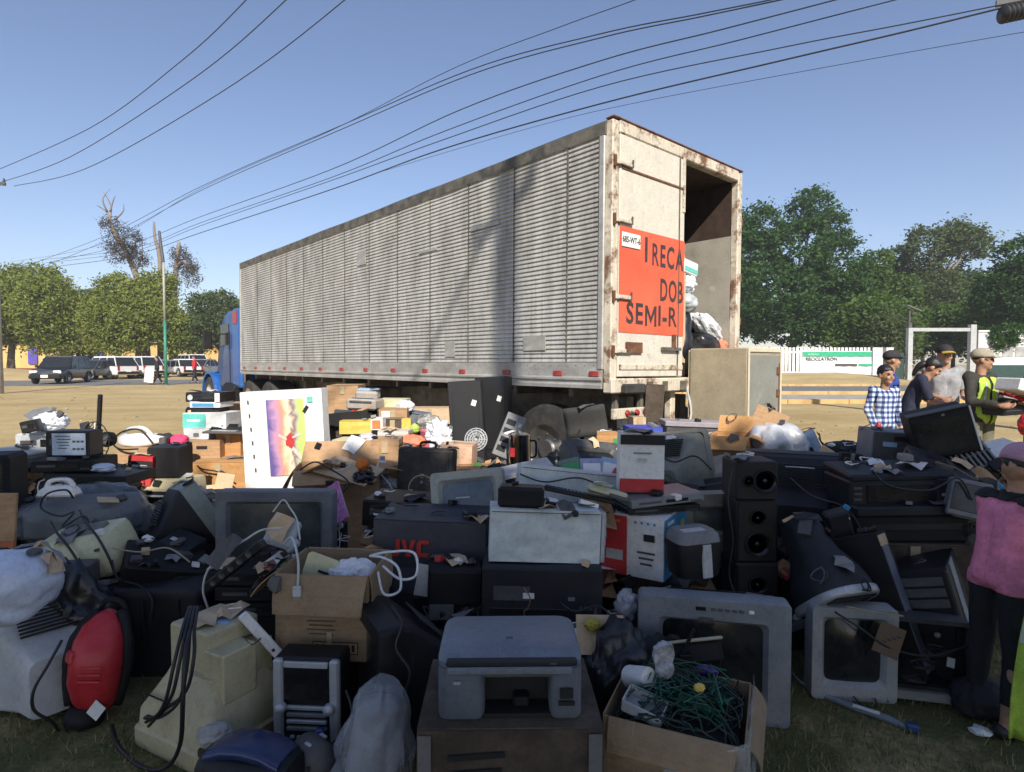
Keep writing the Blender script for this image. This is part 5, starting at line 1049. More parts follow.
# ------------------------------------------------------------------ the heap: front row
def bbx(x0, y0, x1, y1, Y, d):
    x, z, w, h = BB(x0, y0, x1, y1, Y); return (x * (Y + d / 2) / Y if False else x, Y + d / 2, z), w, h
def gbox(label, x0, y0, x1, y1, Y, d, m=card, rz=0, ry=0, sup=True, z=None, **k):
    loc, w, h = bbx(x0, y0, x1, y1, Y, d)
    if z is not None: h = loc[2] + h - z; loc = (loc[0], loc[1], z)
    if sup: under(label, loc[0], loc[1], loc[2], w * .8, d * .8, R(rz))
    return carton(label, loc, w, d, h, m, (0, R(ry), R(rz)), **k), w, h, d
def strips(t, w, d, h, specs, face=-1):
    for (n, m, x, z, sw, sh) in specs: part(n, m, t, (x * w, -d / 2 - .0085, z * h), (sw * w, .002, sh * h))

# pale monitor and cloth bag in the left corner
crt('pale grey tube monitor cut off by the left edge, seen from its vented back', (-2.06, 2.62, 0), .47, .47, .45, lgrey, lgrey, (0, 0, R(-128)), name='crt_monitor', cat='monitor', buttons=False)
bag('cloth_bag', 'pale blue-white crumpled bag lying on the left-corner monitor', (XP(4, 2.4, .6), 2.42, .455), (.19, .17, .15), bagb, 31, amp=.2, ridge=.06, fs=1.5)
# red vacuum cleaner
vc = thing('vacuum_cleaner', 'red upright canister vacuum cleaner with black sides standing on the grass', 'vacuum cleaner', (XP(84, 2.42, .2), 2.45, 0), (R(-8), R(7), R(14))); vc.scale = (.82, .86, .97)
b = MB(); rings = []
for (z, rx, ry, oy, ox) in ((.06, .075, .07, .02, .01), (.1, .10, .10, 0, .01), (.18, .118, .115, -.02, .0), (.27, .122, .12, -.03, 0), (.35, .115, .11, -.02, -.005), (.41, .09, .085, 0, -.01), (.45, .05, .05, .02, -.01), (.465, .015, .015, .03, -.01)):
    rings.append([(ox + rx * math.copysign(abs(math.cos(a)) ** .8, math.cos(a)), oy + ry * math.copysign(abs(math.sin(a)) ** .8, math.sin(a)), z) for a in [2 * math.pi * k / 20 for k in range(20)]])
b.loft(rings); b.build('red_shell', redv, vc, True)
for s in (-1, 1):
    b = MB(); P = [(s * .105, .0, .08), (s * .128, -.02, .2), (s * .126, -.03, .3), (s * .10, -.02, .4), (s * .05, .02, .455)]; b.tube(smooth_path(P, 4), [.028] * 6 + [.032] * 5 + [.024] * 6, 8); b.build('side_guard', black2, vc, True)
MB().lathe([(.02, 0), (.085, 0), (.09, .03), (.07, .075)], 18).build('base', black2, vc, True, loc=(-.03, 0, 0))
for k in range(3): part('vent_rib', redv, vc, (.01, -.148 - .002 * k, .21 + .028 * k), (.1, .012, .011), (R(-8), 0, 0), bev=.004)
part('port', redv, vc, (-.085, -.09, .295), (.07, .07, .055), (0, 0, R(35)), bev=.012); part('care_label', white, vc, (.05, -.105, .085), (.06, .003, .07), (R(14), R(35), 0))
MB().tube(smooth_path([(-.06, .05, .42), (-.03, .03, .5), (.05, .03, .49), (.09, .05, .4)], 5), .013, 8).build('handle', black2, vc, True)
cable('black flex curling beside the red vacuum cleaner', [W3(62, 640, 2.4), W3(48, 665, 2.35), W3(34, 690, 2.32), W3(34, 710, 2.32), W3(52, 722, 2.36), W3(60, 733, 2.4)], .006)
# dark bin with lid
loc, w, h = bbx(83, 584, 200, 697, 2.78, .42)
bn_ = thing('storage_bin', 'dark navy plastic bin with flat lid behind the red vacuum', 'bin', (loc[0], loc[1], 0), (0, 0, R(2))); H_ = ZP(584, 2.85)
b = MB(); b.loft([[(p[0], p[1], z) for p in rrect(w * s_, .42 * s_, .04, 3)] for (z, s_) in ((0, .84), (.02, .86), (H_ - .05, .96))]); b.build('tub', navy, bn_, True, ang=35)
b = MB(); b.loft([[(p[0], p[1], z) for p in rrect(w * s_, .42 * s_, .05, 3)] for (z, s_) in ((H_ - .05, 1.0), (H_ - .02, 1.01), (H_ - .008, .99), (H_, .95))]); b.build('lid', navy, bn_, True, ang=35)
for k in (-.3, 0, .3): part('rib', navy, bn_, (k * w, -.195, H_ * .5), (.012, .02, H_ * .78), (R(4), 0, 0), bev=.004)
# beige monitor lying on its face
bm_ = thing('crt_monitor', 'beige tube monitor lying face down with its boxy back up', 'monitor', (XP(211, 2.33, .2), 2.38, 0), (0, 0, R(-28)))
b = MB(); b.loft([[(p[0], p[1], z) for p in rrect(.46 * s_, .42 * s_, .03, 3)] for (z, s_) in ((0, .97), (.012, 1.0), (.075, 1.0), (.085, .96))]); b.build('bezel', beige, bm_, True, ang=30)
b = MB(); b.loft([[(p[0] + ox, p[1], z) for p in rrect(.44 * s_, .40 * s_, .03, 3)] for (z, s_, ox) in ((.08, 1.0, 0), (.15, .97, 0), (.27, .66, 0), (.3, .6, 0))]); b.build('rear_shell', beige, bm_, True, ang=30)
part('tube_cover', beige, bm_, (-.035, .02, .36), (.24, .23, .2), bev=.008); part('side_cover', beige, bm_, (.125, -.03, .305), (.115, .15, .19), bev=.006); part('side_cover', beige, bm_, (.10, .1, .30), (.10, .1, .15), bev=.006)
part('rating_label', skyb, bm_, (.0, .05, .4612), (.09, .14, .0015), (0, 0, R(20)))
b = MB()
for k in range(8): b.box((-.16 + k * .02, -.174, .2), (.008, .05, .004), (R(-38), 0, 0))
stuff(b.build('vent_slot', ink, bm_))
# hank of black cable on the monitor
for k, (dx, dz) in enumerate(((0, 0), (7, 6), (14, -4), (-6, 4))):
    cable(['black cable hanging over the beige monitor, leftmost loop', 'black cable hanging over the beige monitor, second loop', 'black cable hanging over the beige monitor, right loop', 'black cable hanging over the beige monitor, innermost loop'][k],
          [W3(192 + dx * .4, 607, 2.3), W3(186 + dx * .6, 630, 2.18), W3(180 + dx, 660 + dz, 2.12), W3(172 + dx, 695 + dz, 2.1), W3(158 + dx * .3, 714 + dz * .5, 2.12), W3(146 + dx * .2, 722 - dz, 2.2)], .0065, group='hank of black cable on the beige monitor')
cable('thick black cable dropping from the hank down to the grass', [W3(195, 610, 2.3), W3(186, 650, 2.1), W3(183, 700, 2.05), W3(180, 745, 2.08), W3(165, 768, 2.12), W3(140, 766, 2.16), W3(118, 745, 2.26), W3(112, 725, 2.4)], .008)
# mini stereo
loc, w, h = bbx(273, 658, 342, 735, 2.22, .24); st_ = thing('mini_stereo', 'silver and black mini stereo standing upright below the open carton', 'stereo', (loc[0], loc[1], .0), (0, 0, R(-4))); h = ZP(660, 2.22)
part('cabinet', black, st_, (0, -.045, h / 2), (w, .12, h), bev=.01)
for s in (-1, 1): part('side_column', silver, st_, (s * w * .42, -.105, h * .56), (w * .15, .03, h * .86), bev=.008); MB().lathe([(.001, .028), (.018, .022), (.021, .018), (.022, 0)], 20, axis='y').build('volume_knob', silver, st_, True, loc=(s * w * .36, -.12, h * .52), ang=40)
part('display', gloss, st_, (0, -.108, h * .76), (w * .66, .012, h * .36), bev=.003); part('disc_drawer', silver, st_, (0, -.112, h * .94), (w * .66, .014, h * .06), bev=.003)
for k in range(4): part('panel_row', mgrey if k % 2 else silver, st_, (0, -.108, h * (.50 - .07 * k)), (w * .6, .018, h * .04), bev=.003)
MB().lathe([(.001, .02), (.018, .018), (.02, 0)], 18, axis='y').build('jog_dial', mat('blue_dial', (.05, .08, .25), .25), st_, True, loc=(w * .22, -.118, h * .28)); part('cassette_door', black, st_, (0, -.110, h * .12), (w * .8, .014, h * .16), bev=.004)
for k in range(5): part('button', silver, st_, (w * (-.2 + .1 * k), -.12, h * .22), (.016, .008, .008))
# black television carrying the open carton
crt('black television under the open carton', (XP(330, 2.62, .2), 2.72, 0), .54, .272, .44, black, black2, (0, 0, R(3)), buttons=False)
# open carton of bits
oc = carton('open brown carton full of cables and bags on the black television', (XP(328, 2.5, .5), 2.60, .276), .385, .34, .355, mat('olive_cardboard', (.31, .215, .125), .85, var=.15, bump=.25, bs=90, dust=.25, dc=(.2, .14, .09), stretch=(1, 1, 6)), (0, R(1), R(-3)), open_=60, flaps=(1.25, .9, .8, 1.5))
for k in range(4): part('printed_line', brownink, oc, (0, -.1745, .165 - k * .018), (.12 - .02 * (k % 2), .002, .006))
part('printed_frame', ink, oc, (.06, -.1742, .055), (.19, .0016, .05)); part('printed_frame_field', card, oc, (.06, -.1752, .055), (.182, .0016, .042))
for k in range(7): part('printed_symbol', ink, oc, (-.015 + k * .025, -.1762, .055), (.012, .0014, .028))
part('tape_strip', tape, oc, (.035, -.1775, .045), (.02, .0012, .15))
bp_ = thing('wall_phone_plate', 'cream plastic plate with a ring of holes standing in the open carton', 'plate', W3(305, 618, 2.55), (R(-8), R(16), R(-10)))
MB().prism(rrect(.145, .27, .015, 3, 0, .14), -.008, .008).build('plate', cream, bp_)
for k in range(12):
    a = k * math.pi / 6; MB().lathe([(.006, 0), (.006, .003), (.001, .003)], 8, axis='y').build('hole_mark', ink, bp_, loc=(.015 + .034 * math.cos(a), -.0085, .13 + .034 * math.sin(a)))
part('slot', ink, bp_, (.02, -.0085, .21), (.05, .003, .012))
bag('plastic_bag', 'white plastic bag bulging out of the open carton', (XP(350, 2.55, .7), 2.58, ZP(592, 2.58)), (.115, .10, .075), bagw, 33, amp=.3, ridge=.09)
for k, (a, b2) in enumerate((((378, 566), (398, 590)), ((383, 560), (414, 575)))):
    cable(['white plastic strap loop hanging at the carton side, inner', 'white plastic strap loop hanging at the carton side, outer'][k], [W3(370, 556, 2.55), W3(a[0] + 6, a[1] - 8, 2.46), W3(b2[0], b2[1] - 22, 2.42), W3(b2[0] + 2, b2[1], 2.40), W3(b2[0] - 14, b2[1] + 4, 2.42), W3(a[0], a[1] + 6, 2.48)], .0055, bagw, name='plastic_strap', cat='strap')
cable('white cable with a small plug hanging over the carton front', [W3(283, 545, 2.62), W3(292, 538, 2.56), W3(298, 560, 2.46), W3(298, 583, 2.40), W3(297, 588, 2.395)], .005, cablew, plug=lgrey)
ws = thing('power_adapter_bar', 'white plastic bar leaning beside the carton', 'bar', W3(282, 658, 2.40), (0, R(-38), R(10))); part('bar', white, ws, (0, 0, .12), (.042, .018, .25), bev=.006); part('screw_hole', ink, ws, (0, -.0095, .05), (.012, .002, .012))
# blue and black boombox at the bottom edge
bo = thing('boombox', 'rounded blue and black portable radio at the bottom edge', 'radio', (XP(250, 1.95, .2), 1.96, 0), (0, 0, R(-12))); bo.scale = (.92, .9, .76)
b = MB(); b.loft([[(x, p[0], p[1]) for p in rrect(.20 * s_, .26 * s_, .07, 4, 0, .15)] for (x, s_) in ((-.19, .6), (-.175, .85), (-.13, .98), (.13, .98), (.175, .85), (.19, .6))]); b.build('body', black, bo, True, ang=40)
bl = mat('blue_translucent_plastic', (.018, .03, .10), .12, dust=.1); b = MB(); b.loft([[(x, p[0], p[1]) for p in rrect(.15, .06, .028, 4, 0, z_)] for (x, z_) in ((-.15, .25), (-.08, .285), (0, .295), (.08, .285), (.15, .25))]); b.build('disc_lid', bl, bo, True, ang=40)
for s in (-1, 1): MB().lathe([(.05, 0), (.05, .008), (.03, .002), (.001, .006)], 18, axis='y').build('speaker_cone', dgrey, bo, True, loc=(s * .11, -.1, .15))
part('tuner_panel', mgrey, bo, (0, -.102, .2), (.1, .006, .05), bev=.002); part('foot_bar', dgrey, bo, (0, 0, .012), (.28, .12, .03), bev=.004)
bag('paper_wad', 'grey crumpled paper beside the blue radio', (XP(212, 2.12, .2), 2.14, .11), (.06, .05, .04), mat('grey_paper', (.42, .41, .38), .8), 36, cat='paper'); under('grey crumpled paper', XP(212, 2.12), 2.16, .11, .12, .1)
# silver and black pod
pd_ = thing('desk_speaker', 'rounded silver and black desk speaker between radio and bubble wrap', 'speaker', (XP(312, 2.02, .2), 2.06, .06), (R(20), R(8), R(-30))); b = MB(); b.loft([[(p[0], p[1], z) for p in rrect(.18 * s_, .14 * s_, .06 * s_, 4)] for (z, s_) in ((0, .9), (.02, 1), (.08, .95), (.13, .7), (.145, .3))]); b.build('body', dgrey, pd_, True, ang=50)
b = MB(); b.loft([[(p[0] * 1.02, p[1] - .05, z) for p in rrect(.10, .05 * s_, .02 * s_, 4)] for (z, s_) in ((.02, .9), (.09, .9), (.12, .5))]); b.build('grille', black, pd_, True); part('silver_stripe', silver, pd_, (0, .03, .128), (.03, .08, .01), (R(-25), 0, 0), bev=.003); under('desk speaker', XP(312, 2.1), 2.1, .06, .16, .12)
# bubble wrap column
bw_ = thing('bubble_wrapped_roll', 'grey bubble-wrapped roll standing at the bottom edge', 'wrapped item', (XP(360, 1.9, .2), 1.98, 0), (R(-4), R(9), R(10))); bw_.scale = (1, 1, .8)
def bubmat():
    m = bpy.data.materials.new('bubble_film'); m.use_nodes = True; nt = m.node_tree; N = nt.nodes; L = nt.links; b = N['Principled BSDF']; b.inputs['Base Color'].default_value = (.50, .53, .57, 1); b.inputs['Roughness'].default_value = .14; b.inputs['Alpha'].default_value = .3
    tc = N.new('ShaderNodeTexCoord'); v = N.new('ShaderNodeTexVoronoi'); v.inputs['Scale'].default_value = 85; L.new(tc.outputs['Object'], v.inputs['Vector']); bp = N.new('ShaderNodeBump'); bp.invert = True; bp.inputs['Strength'].default_value = .4; bp.inputs['Distance'].default_value = .004; L.new(v.outputs['Distance'], bp.inputs['Height']); L.new(bp.outputs[0], b.inputs['Normal']); return m
b = MB(); rings = []; nb = 30
for j in range(21):
    f = j / 20; z = .52 * f; r0 = .118 * (1 - .08 * math.cos(f * 7)) * (1 - max(0, f - .86) ** 1.2 * 5.2); ring = []
    for i in range(nb):
        a = 2 * math.pi * i / nb; q = Vector((math.cos(a) * 1.6, math.sin(a) * 1.6, f * 2.2)); d_ = noise.voronoi(q * 1.1)[0]; rr_ = r0 * (1.02 + .42 * (min(.6, d_[1] - d_[0]) - .25) + .10 * noise.noise(q * 2.5)) * (1.12 - .3 * f); ring.append((rr_ * math.cos(a), rr_ * math.sin(a), z + .012 * noise.noise(q * 2)))
    rings.append(ring)
b.loft(rings); b.build('bubble_wrap', bubmat(), bw_); MB().lathe([(.085, .02), (.09, .06), (.085, .42), (.02, .45)], 16).build('inner_tube', mgrey, bw_, True)
# all-in-one printer on a dark carton
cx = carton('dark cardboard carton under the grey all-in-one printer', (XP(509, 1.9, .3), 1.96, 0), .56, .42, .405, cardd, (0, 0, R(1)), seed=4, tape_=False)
for k in range(4): part('printed_line', ink, cx, (-.10, -.2195, .33 - .05 * k), (.17 - .02 * k, .002, .018), (0, R(-4), 0))
for s in (-1, 1): part('tape_strip', mat('grey_tape', (.16, .155, .15), .4), cx, (s * .255, -.2195, .2), (.04, .0016, .39))
hp = thing('all_in_one_printer', 'grey all-in-one inkjet printer with open black mouth, front centre', 'printer', (XP(509.5, 1.88, .5), 1.92, .412), (0, 0, R(1)))
hpm = mat('blue_grey_printer_plastic', (.125, .147, .18), .42, dust=.15, bump=.1, bs=180); hpl = mat('pale_blue_grey_plastic', (.165, .19, .23), .4, dust=.12)
WP, DP, HP = .44, .28, .205
for s, wd in ((-1, .142), (1, .098)):
    b = MB(); xo = s * (WP / 2 - wd / 2)
    b.loft([[(xo + p[0], p[1], z) for p in rrect(wd * (1 if z > .01 else .97), DP * sy, .03, 4, 0, oy)] for (z, sy, oy) in ((0, .93, .005), (.012, .97, .003), (HP * .62, 1.0, 0), (HP * .8, .99, 0))]); b.build('side_tower', hpm, hp, True, ang=40)
part('rear_body', hpm, hp, (0, .06, HP * .4), (WP * .7, DP * .55, HP * .78)); part('mouth_back', ink, hp, (.02, -.03, HP * .36), (WP * .5, .02, HP * .66)); part('mouth_floor', ink, hp, (.022, -.07, .008), (.205, .10, .012)); part('paper_guide', black, hp, (.035, -.06, .03), (.05, .06, .03), bev=.006)
part('mouth_roof', dgrey, hp, (.02, -.075, HP * .74), (.21, .14, .02))
b = MB(); b.loft([[(p[0], p[1], z) for p in rrect(WP * sx, DP * sy, .05, 5, 0, oy)] for (z, sx, sy, oy) in ((HP * .8, 1.0, .99, 0), (HP * .88, 1.01, 1.0, 0), (HP * .93, 1.0, .96, .012), (HP * 1.0, .97, .86, .022), (HP * 1.015, .93, .80, .024))]); b.build('scanner_lid', hpl, hp, True, ang=40)
part('lid_gap', ink, hp, (.005, -.137, HP * .895), (WP * .9, .03, .016), bev=.004); pn = part('control_panel', hpl, hp, (0, -.146, HP * .79), (WP * .86, .02, .024), bev=.006)
for k in range(5): part('button', mgrey, pn, (-.11 + .055 * k, -.011, .004), (.036, .004, .012), bev=.002)
part('logo_disc', dgrey, hp, (.0, -.03, HP * 1.0165), (.022, .012, .002)); part('badge', dgrey, hp, (.13, -.137, HP * .90), (.02, .032, .006)); part('card_slot', ink, hp, (.17, -.1505, HP * .45), (.04, .006, .03)); part('card_slot', ink, hp, (.17, -.1505, HP * .3), (.05, .006, .012)); part('sticker', silver, hp, (-.16, -.1505, HP * .62), (.02, .004, .008))
# carton of fairy lights
fx, fy = XP(682, 1.98, .3), 2.0
fc = carton('brown carton of tangled green fairy lights wrapped in clear film', (fx, fy, 0), .43, .40, .36, MATS['olive_cardboard'], (0, 0, R(-24)), open_=80, flaps=(0, 0, 0, 0))
fl(fc, MATS['olive_cardboard'], .39, .10, (0, -.2, .36), 0, 62); fl(fc, MATS['olive_cardboard'], .38, .08, (.22, 0, .36), 90, 62)
for (nm, fn2) in (('clear_film', lambda u, v: (.225 + .014 * noise.noise(Vector((u * 7, v * 6, 1))) + .012 * (1 - v), -.21 + .4 * u, .03 + .37 * v + .02 * noise.noise(Vector((u * 5, 0, 4))))), ('clear_film', lambda u, v: (-.02 + .25 * u, -.212 - .012 * noise.noise(Vector((u * 6, v * 6, 9))) - .01 * (1 - v), .06 + .33 * v * (.55 + .45 * u) + .015 * noise.noise(Vector((u * 6, 0, 8)))))):
    b = MB(); b.loft([[fn2(i / 18, j / 14) for i in range(19)] for j in range(15)], False, False, closed=False); b.build(nm, clear, fc, True)
stk = part('sticker', white, fc, (-.02, -.2045, .14), (.07, .002, .07)); part('sticker_print', redp, stk, (0, -.0018, .015), (.06, .0015, .02)); part('sticker_print', redp, stk, (0, -.0018, -.018), (.06, .0015, .012))
fg = mat('dark_green_flex', (.008, .028, .020), .45); ft = thing('fairy_lights', 'tangle of dark green fairy lights heaped in the carton', 'lights', (fx, fy, .30), (0, 0, R(-24))); rr = random.Random(12); b = MB()
for k in range(110):
    P = []; x, y, z = rr.uniform(-.14, .18), rr.uniform(-.16, .16), rr.uniform(.02, .11); a = rr.uniform(0, 6.28)
    for q in range(6):
        P.append((x, y, max(.0, z))); a += rr.uniform(-1.3, 1.3); x = min(max(x + .05 * math.cos(a), -.18), .195); y = min(max(y + .05 * math.sin(a), -.18), .18); z = min(max(.015, z + rr.uniform(-.03, .035)), .15 - 2.2 * (x * x + y * y) * .9)
    b.tube(smooth_path(P, 3), .0028, 4)
stuff(b.build('wire_tangle', fg, ft, True)); b = MB()
for k in range(90): b.tube([Vector((rr.uniform(-.15, .16), rr.uniform(-.14, .14), rr.uniform(.05, .13))) + Vector(d_) for d_ in ((0, 0, 0), (rr.uniform(-.02, .02), rr.uniform(-.02, .02), .018))], [.004, .0015], 5)
stuff(b.build('bulb', mat('green_bulb', (.02, .10, .06), .25), ft))
part('core', black2, ft, (.01, 0, .0), (.36, .33, .08), bev=.03)
mat('spotted_white_cloth', (.66, .66, .70), .7, c2=(.10, .10, .12), vs=30)
sl_ = thing('slipper', 'white spotted slipper sticking out of the fairy lights', 'slipper', (fx - .045, fy + .06, .40), (R(16), R(-8), R(10))); MB().prism([(-.03, 0), (.03, 0), (.026, .05), (.038, .1), (.032, .14), (0, .158), (-.032, .14), (-.038, .1), (-.026, .05)], -.012, .006).build('sole', MATS['spotted_white_cloth'], sl_); b = MB(); b.blob((0, -.014, .045), (.034, .02, .042), 3, .1, 3, 2); b.build('upper', MATS['spotted_white_cloth'], sl_, True)
rubble('plastic_tray', 'clear plastic tray lying at the left of the fairy lights', 'tray', (fx - .14, fy - .07, .355), mat('frosted_plastic', (.45, .48, .50), .3), [('base', None, (0, 0, .005), (.13, .08, .006)), ('side', None, (0, -.04, .025), (.13, .004, .045)), ('side', None, (0, .04, .025), (.13, .004, .045)), ('side', None, (.065, 0, .025), (.004, .076, .045)), ('side', None, (-.065, 0, .025), (.004, .076, .045))], (R(12), R(10), R(-30)))
wtr = thing('paper_roll', 'white paper roll lying left in the fairy light carton', 'paper', (fx - .13, fy + .06, .40), (R(70), R(20), R(30))); MB().lathe([(.018, -.05), (.036, -.05), (.038, -.04), (.038, .04), (.036, .05), (.018, .05)], 18).build('roll', whitep, wtr, True, ang=40); MB().lathe([(.018, -.049), (.012, -.049), (.012, .049), (.018, .049)], 14).build('core', card, wtr, True); bag('yellow_scrap', 'small yellow scrap in the fairy light carton', (fx + .04, fy - .075, .425), (.018, .014, .014), yellow, 48, cat='scrap'); bag('purple_ribbon', 'purple ribbon bunch at the back of the fairy light carton', (fx + .12, fy + .10, .385), (.04, .02, .02), mat('purple_ribbon', (.10, .03, .22), .4), 49, ridge=.15, cat='ribbon')
# big silver television
crt('large silver tube television standing on the grass, centre right', (XP(712, 2.6, .3), 2.665, 0), .615, .515, .42, mat('grey_silver_plastic', (.23, .245, .265), .4, .15, dust=.15), mgrey, (0, 0, R(-12)), scr=glass, bez=.088, chin=.09, buttons=False)
tv = [o for o in col.objects if o.name.startswith('crt_television') and o.parent is None][-1]
for k in range(5): part('button', dgrey, tv, (-.0 + .028 * k, -.213, .515 - .04), (.018, .008, .01), bev=.002)
part('brand_badge', dgrey, tv, (-.03, -.2125, .515 - .083), (.06, .006, .010)); part('power_button', white, tv, (.15, -.213, .515 - .04), (.022, .01, .014), bev=.003); part('sensor_window', gloss, tv, (-.05, -.2125, .515 - .04), (.04, .006, .014))
# small black appliance with a silver band
ts = thing('radio_cassette', 'black rounded appliance with a silver band on the silver television', 'appliance', (XP(696, 2.72, .6), 2.76, .527), (0, R(-2), R(14))); b = MB(); b.loft([[(p[0], p[1], z) for p in rrect(.225 * s_, .18 * s_, .04, 4)] for (z, s_) in ((0, .88), (.02, .92), (.14, 1), (.155, .98))]); b.build('body', black, ts, True, ang=40)
b = MB(); b.loft([[(p[0], p[1], z) for p in rrect(.225 * s_, .18 * s_, .04, 4)] for (z, s_) in ((.157, .96), (.19, .9), (.205, .78))]); b.build('lid', mgrey, ts, True, ang=40); part('silver_band', silver, ts, (.02, -.088, .078), (.05, .014, .155), (R(-4), 0, 0), bev=.005); part('lid_label', lgrey, ts, (-.01, -.02, .2055), (.11, .05, .002))
# small silver television and the strip on the grass
crt('small silver tube television with curved screen at the right of the large one', (XP(842, 2.75, .2), 2.78, 0), .36, .42, .36, mat('worn_silver_plastic', (.34, .355, .37), .4, .2, dust=.2), mgrey, (0, 0, R(-8)), scr=glass, bez=.045, chin=.06, buttons=False, bulge=.03, name='portable_television')
stp = thing('plastic_sleeve', 'long clear plastic sleeve with white label lying on the grass', 'plastic sleeve', W3(788, 676, 2.86), (0, 0, 0)); o0 = Vector(stp.location); P = [Vector(W3(*q)) - o0 for q in ((788, 676, 2.86), (800, 690, 2.74), (822, 703, 2.64), (855, 716, 2.54), (890, 731, 2.45), (908, 741, 2.385))]
b = MB(); rings = []
for i, p in enumerate(smooth_path(P, 5)): wv = .030 + .005 * math.sin(i); rings.append([(p.x, p.y - wv, .006), (p.x, p.y - wv * .5, .022), (p.x + .01, p.y + wv * .5, .02), (p.x + .01, p.y + wv, .006)])
b.loft([[(q[0], q[1], q[2] - o0.z) for q in r] for r in rings]); b.build('sleeve', mat('dull_clear_plastic', (.30, .34, .37), .2, alpha=.7, bump=.6, bs=30), stp, True); lp_ = Vector(W3(866, 718, 2.5)) - o0
part('label', white, stp, (lp_.x, lp_.y, .027 - o0.z), (.1, .025, .002), (0, 0, R(-38))); e_ = Vector(W3(912, 742, 2.38)) - o0; part('blue_end', mat('blue_cap', (.03, .06, .16), .4), stp, (e_.x, e_.y, .022 - o0.z), (.05, .035, .035), (0, 0, R(-30)), bev=.008)
# dark monitor tipped on its face above the small television
rim_ = Vector(W3(838, 606, 2.72)); nk_ = Vector(W3(797, 522, 2.98)); dm = thing('crt_monitor', 'dark tube monitor tipped face down on the small silver television', 'monitor', rim_); dm.rotation_euler = (nk_ - rim_).to_track_quat('Z', 'X').to_euler(); b = MB(); LN = (nk_ - rim_).length
b.loft([[(p[0], p[1], f * LN) for p in rrect(.36 * s_, .30 * s_, .13 * s_, 6)] for (f, s_) in ((.06, 1.0), (.16, 1.0), (.3, .93), (.44, .80), (.56, .66), (.72, .58), (.93, .54), (1.0, .47))]); b.build('rear_shell', navy, dm, True, ang=50)
b = MB(); b.loft([[(p[0], p[1], f * LN) for p in rrect(.37 * s_, .31 * s_, .12, 6)] for (f, s_) in ((0, .97), (.02, 1.0), (.08, 1.0), (.09, .98))]); b.build('bezel', silver, dm, True, ang=50); part('screen', glass, dm, (0, 0, -.003), (.28, .22, .006), bev=.002)
under('dark tube monitor', XP(800, 3.2), 3.22, .52, .3, .3)
crt('big dark television turned round, its domed back showing beside the speakers', (XP(808, 3.5, .6), 3.62, .46), .62, .46, .48, navy, navy, (R(-8), 0, R(158)), buttons=False, taper=.5); under('big dark television', XP(808, 3.6), 3.62, .46, .45, .35)
# three speakers in a tower
XS = XP(753, 3.0, .6)
speaker('lowest black speaker of the tower behind the silver television', (XS + .02, 3.1, 0), .215, .22, .49, ink); speaker('middle black unit of the speaker tower', (XS + .02, 3.1, .492), .21, .2, .315, ink, cones=((.5, .3, .3), (.5, .72, .2))); speaker('topmost black speaker of the tower', (XS + .015, 3.1, .809), .215, .2, .195, ink, cones=((.68, .5, .28), (.3, .5, .14)))
# black office machine on a brown carton
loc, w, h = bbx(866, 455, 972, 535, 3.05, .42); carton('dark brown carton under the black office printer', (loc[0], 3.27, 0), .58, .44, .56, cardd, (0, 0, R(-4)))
op_ = thing('office_printer', 'wide black office printer with dark window on the brown carton', 'printer', (loc[0], 3.27, .57), (0, R(-2), R(-4)))
part('lower_body', black2, op_, (0, 0, .07), (.57, .40, .14), bev=.012); part('paper_slot', ink, op_, (.02, -.2, .085), (.44, .012, .03)); part('step', navy, op_, (0, -.17, .165), (.56, .08, .05), bev=.008); part('upper_body', navy, op_, (0, .03, .235), (.55, .32, .16), bev=.012); part('front_window', gloss, op_, (-.02, -.132, .245), (.34, .012, .10), bev=.004); part('control_block', navy, op_, (.215, -.13, .26), (.10, .02, .11), bev=.005); part('badge', silver, op_, (.215, -.1415, .235), (.06, .003, .014)); part('scanner_lid', navy, op_, (0, .04, .335), (.54, .34, .04), (R(4), 0, 0), bev=.012)
for k in range(3): part('button', dgrey, op_, (-.235, -.132, .215 + .03 * k), (.04, .008, .012))
# leaning black panels
ln = thing('speaker_cabinet', 'tall black cabinet leaning left with a blue-grey edge strip', 'cabinet', (XP(907, 2.72, .2), 2.74, .035), (R(-4), R(-21), R(-46))); part('cabinet', black2, ln, (0, 0, .33), (.25, .13, .66), bev=.006); part('edge_strip', mat('blue_grey_strip', (.12, .14, .19), .45, dust=.2), ln, (.1275, -.02, .33), (.006, .08, .6), bev=.002); part('masking_tape', card3, ln, (.128, -.02, .62), (.007, .09, .05)); part('white_mark', white, ln, (-.05, -.067, .5), (.015, .003, .06), (0, R(12), 0))
lt = pc('black computer tower leaning left with its pale side panel showing', (XP(966, 2.78, .2), 2.84, .05), .21, .42, .5, black, (0, R(-16), R(-40)), black2, bays=3); part('pale_side_panel', mat('pale_blue_grey_panel', (.30, .34, .40), .4, .3, dust=.2), lt, (.108, -.02, .30), (.006, .11, .40), bev=.002); part('white_tag', white, lt, (.02, -.226, .09), (.03, .002, .045), (0, R(20), 0)); under('black computer tower', XP(966, 2.95), 2.95, .05, .2, .2)
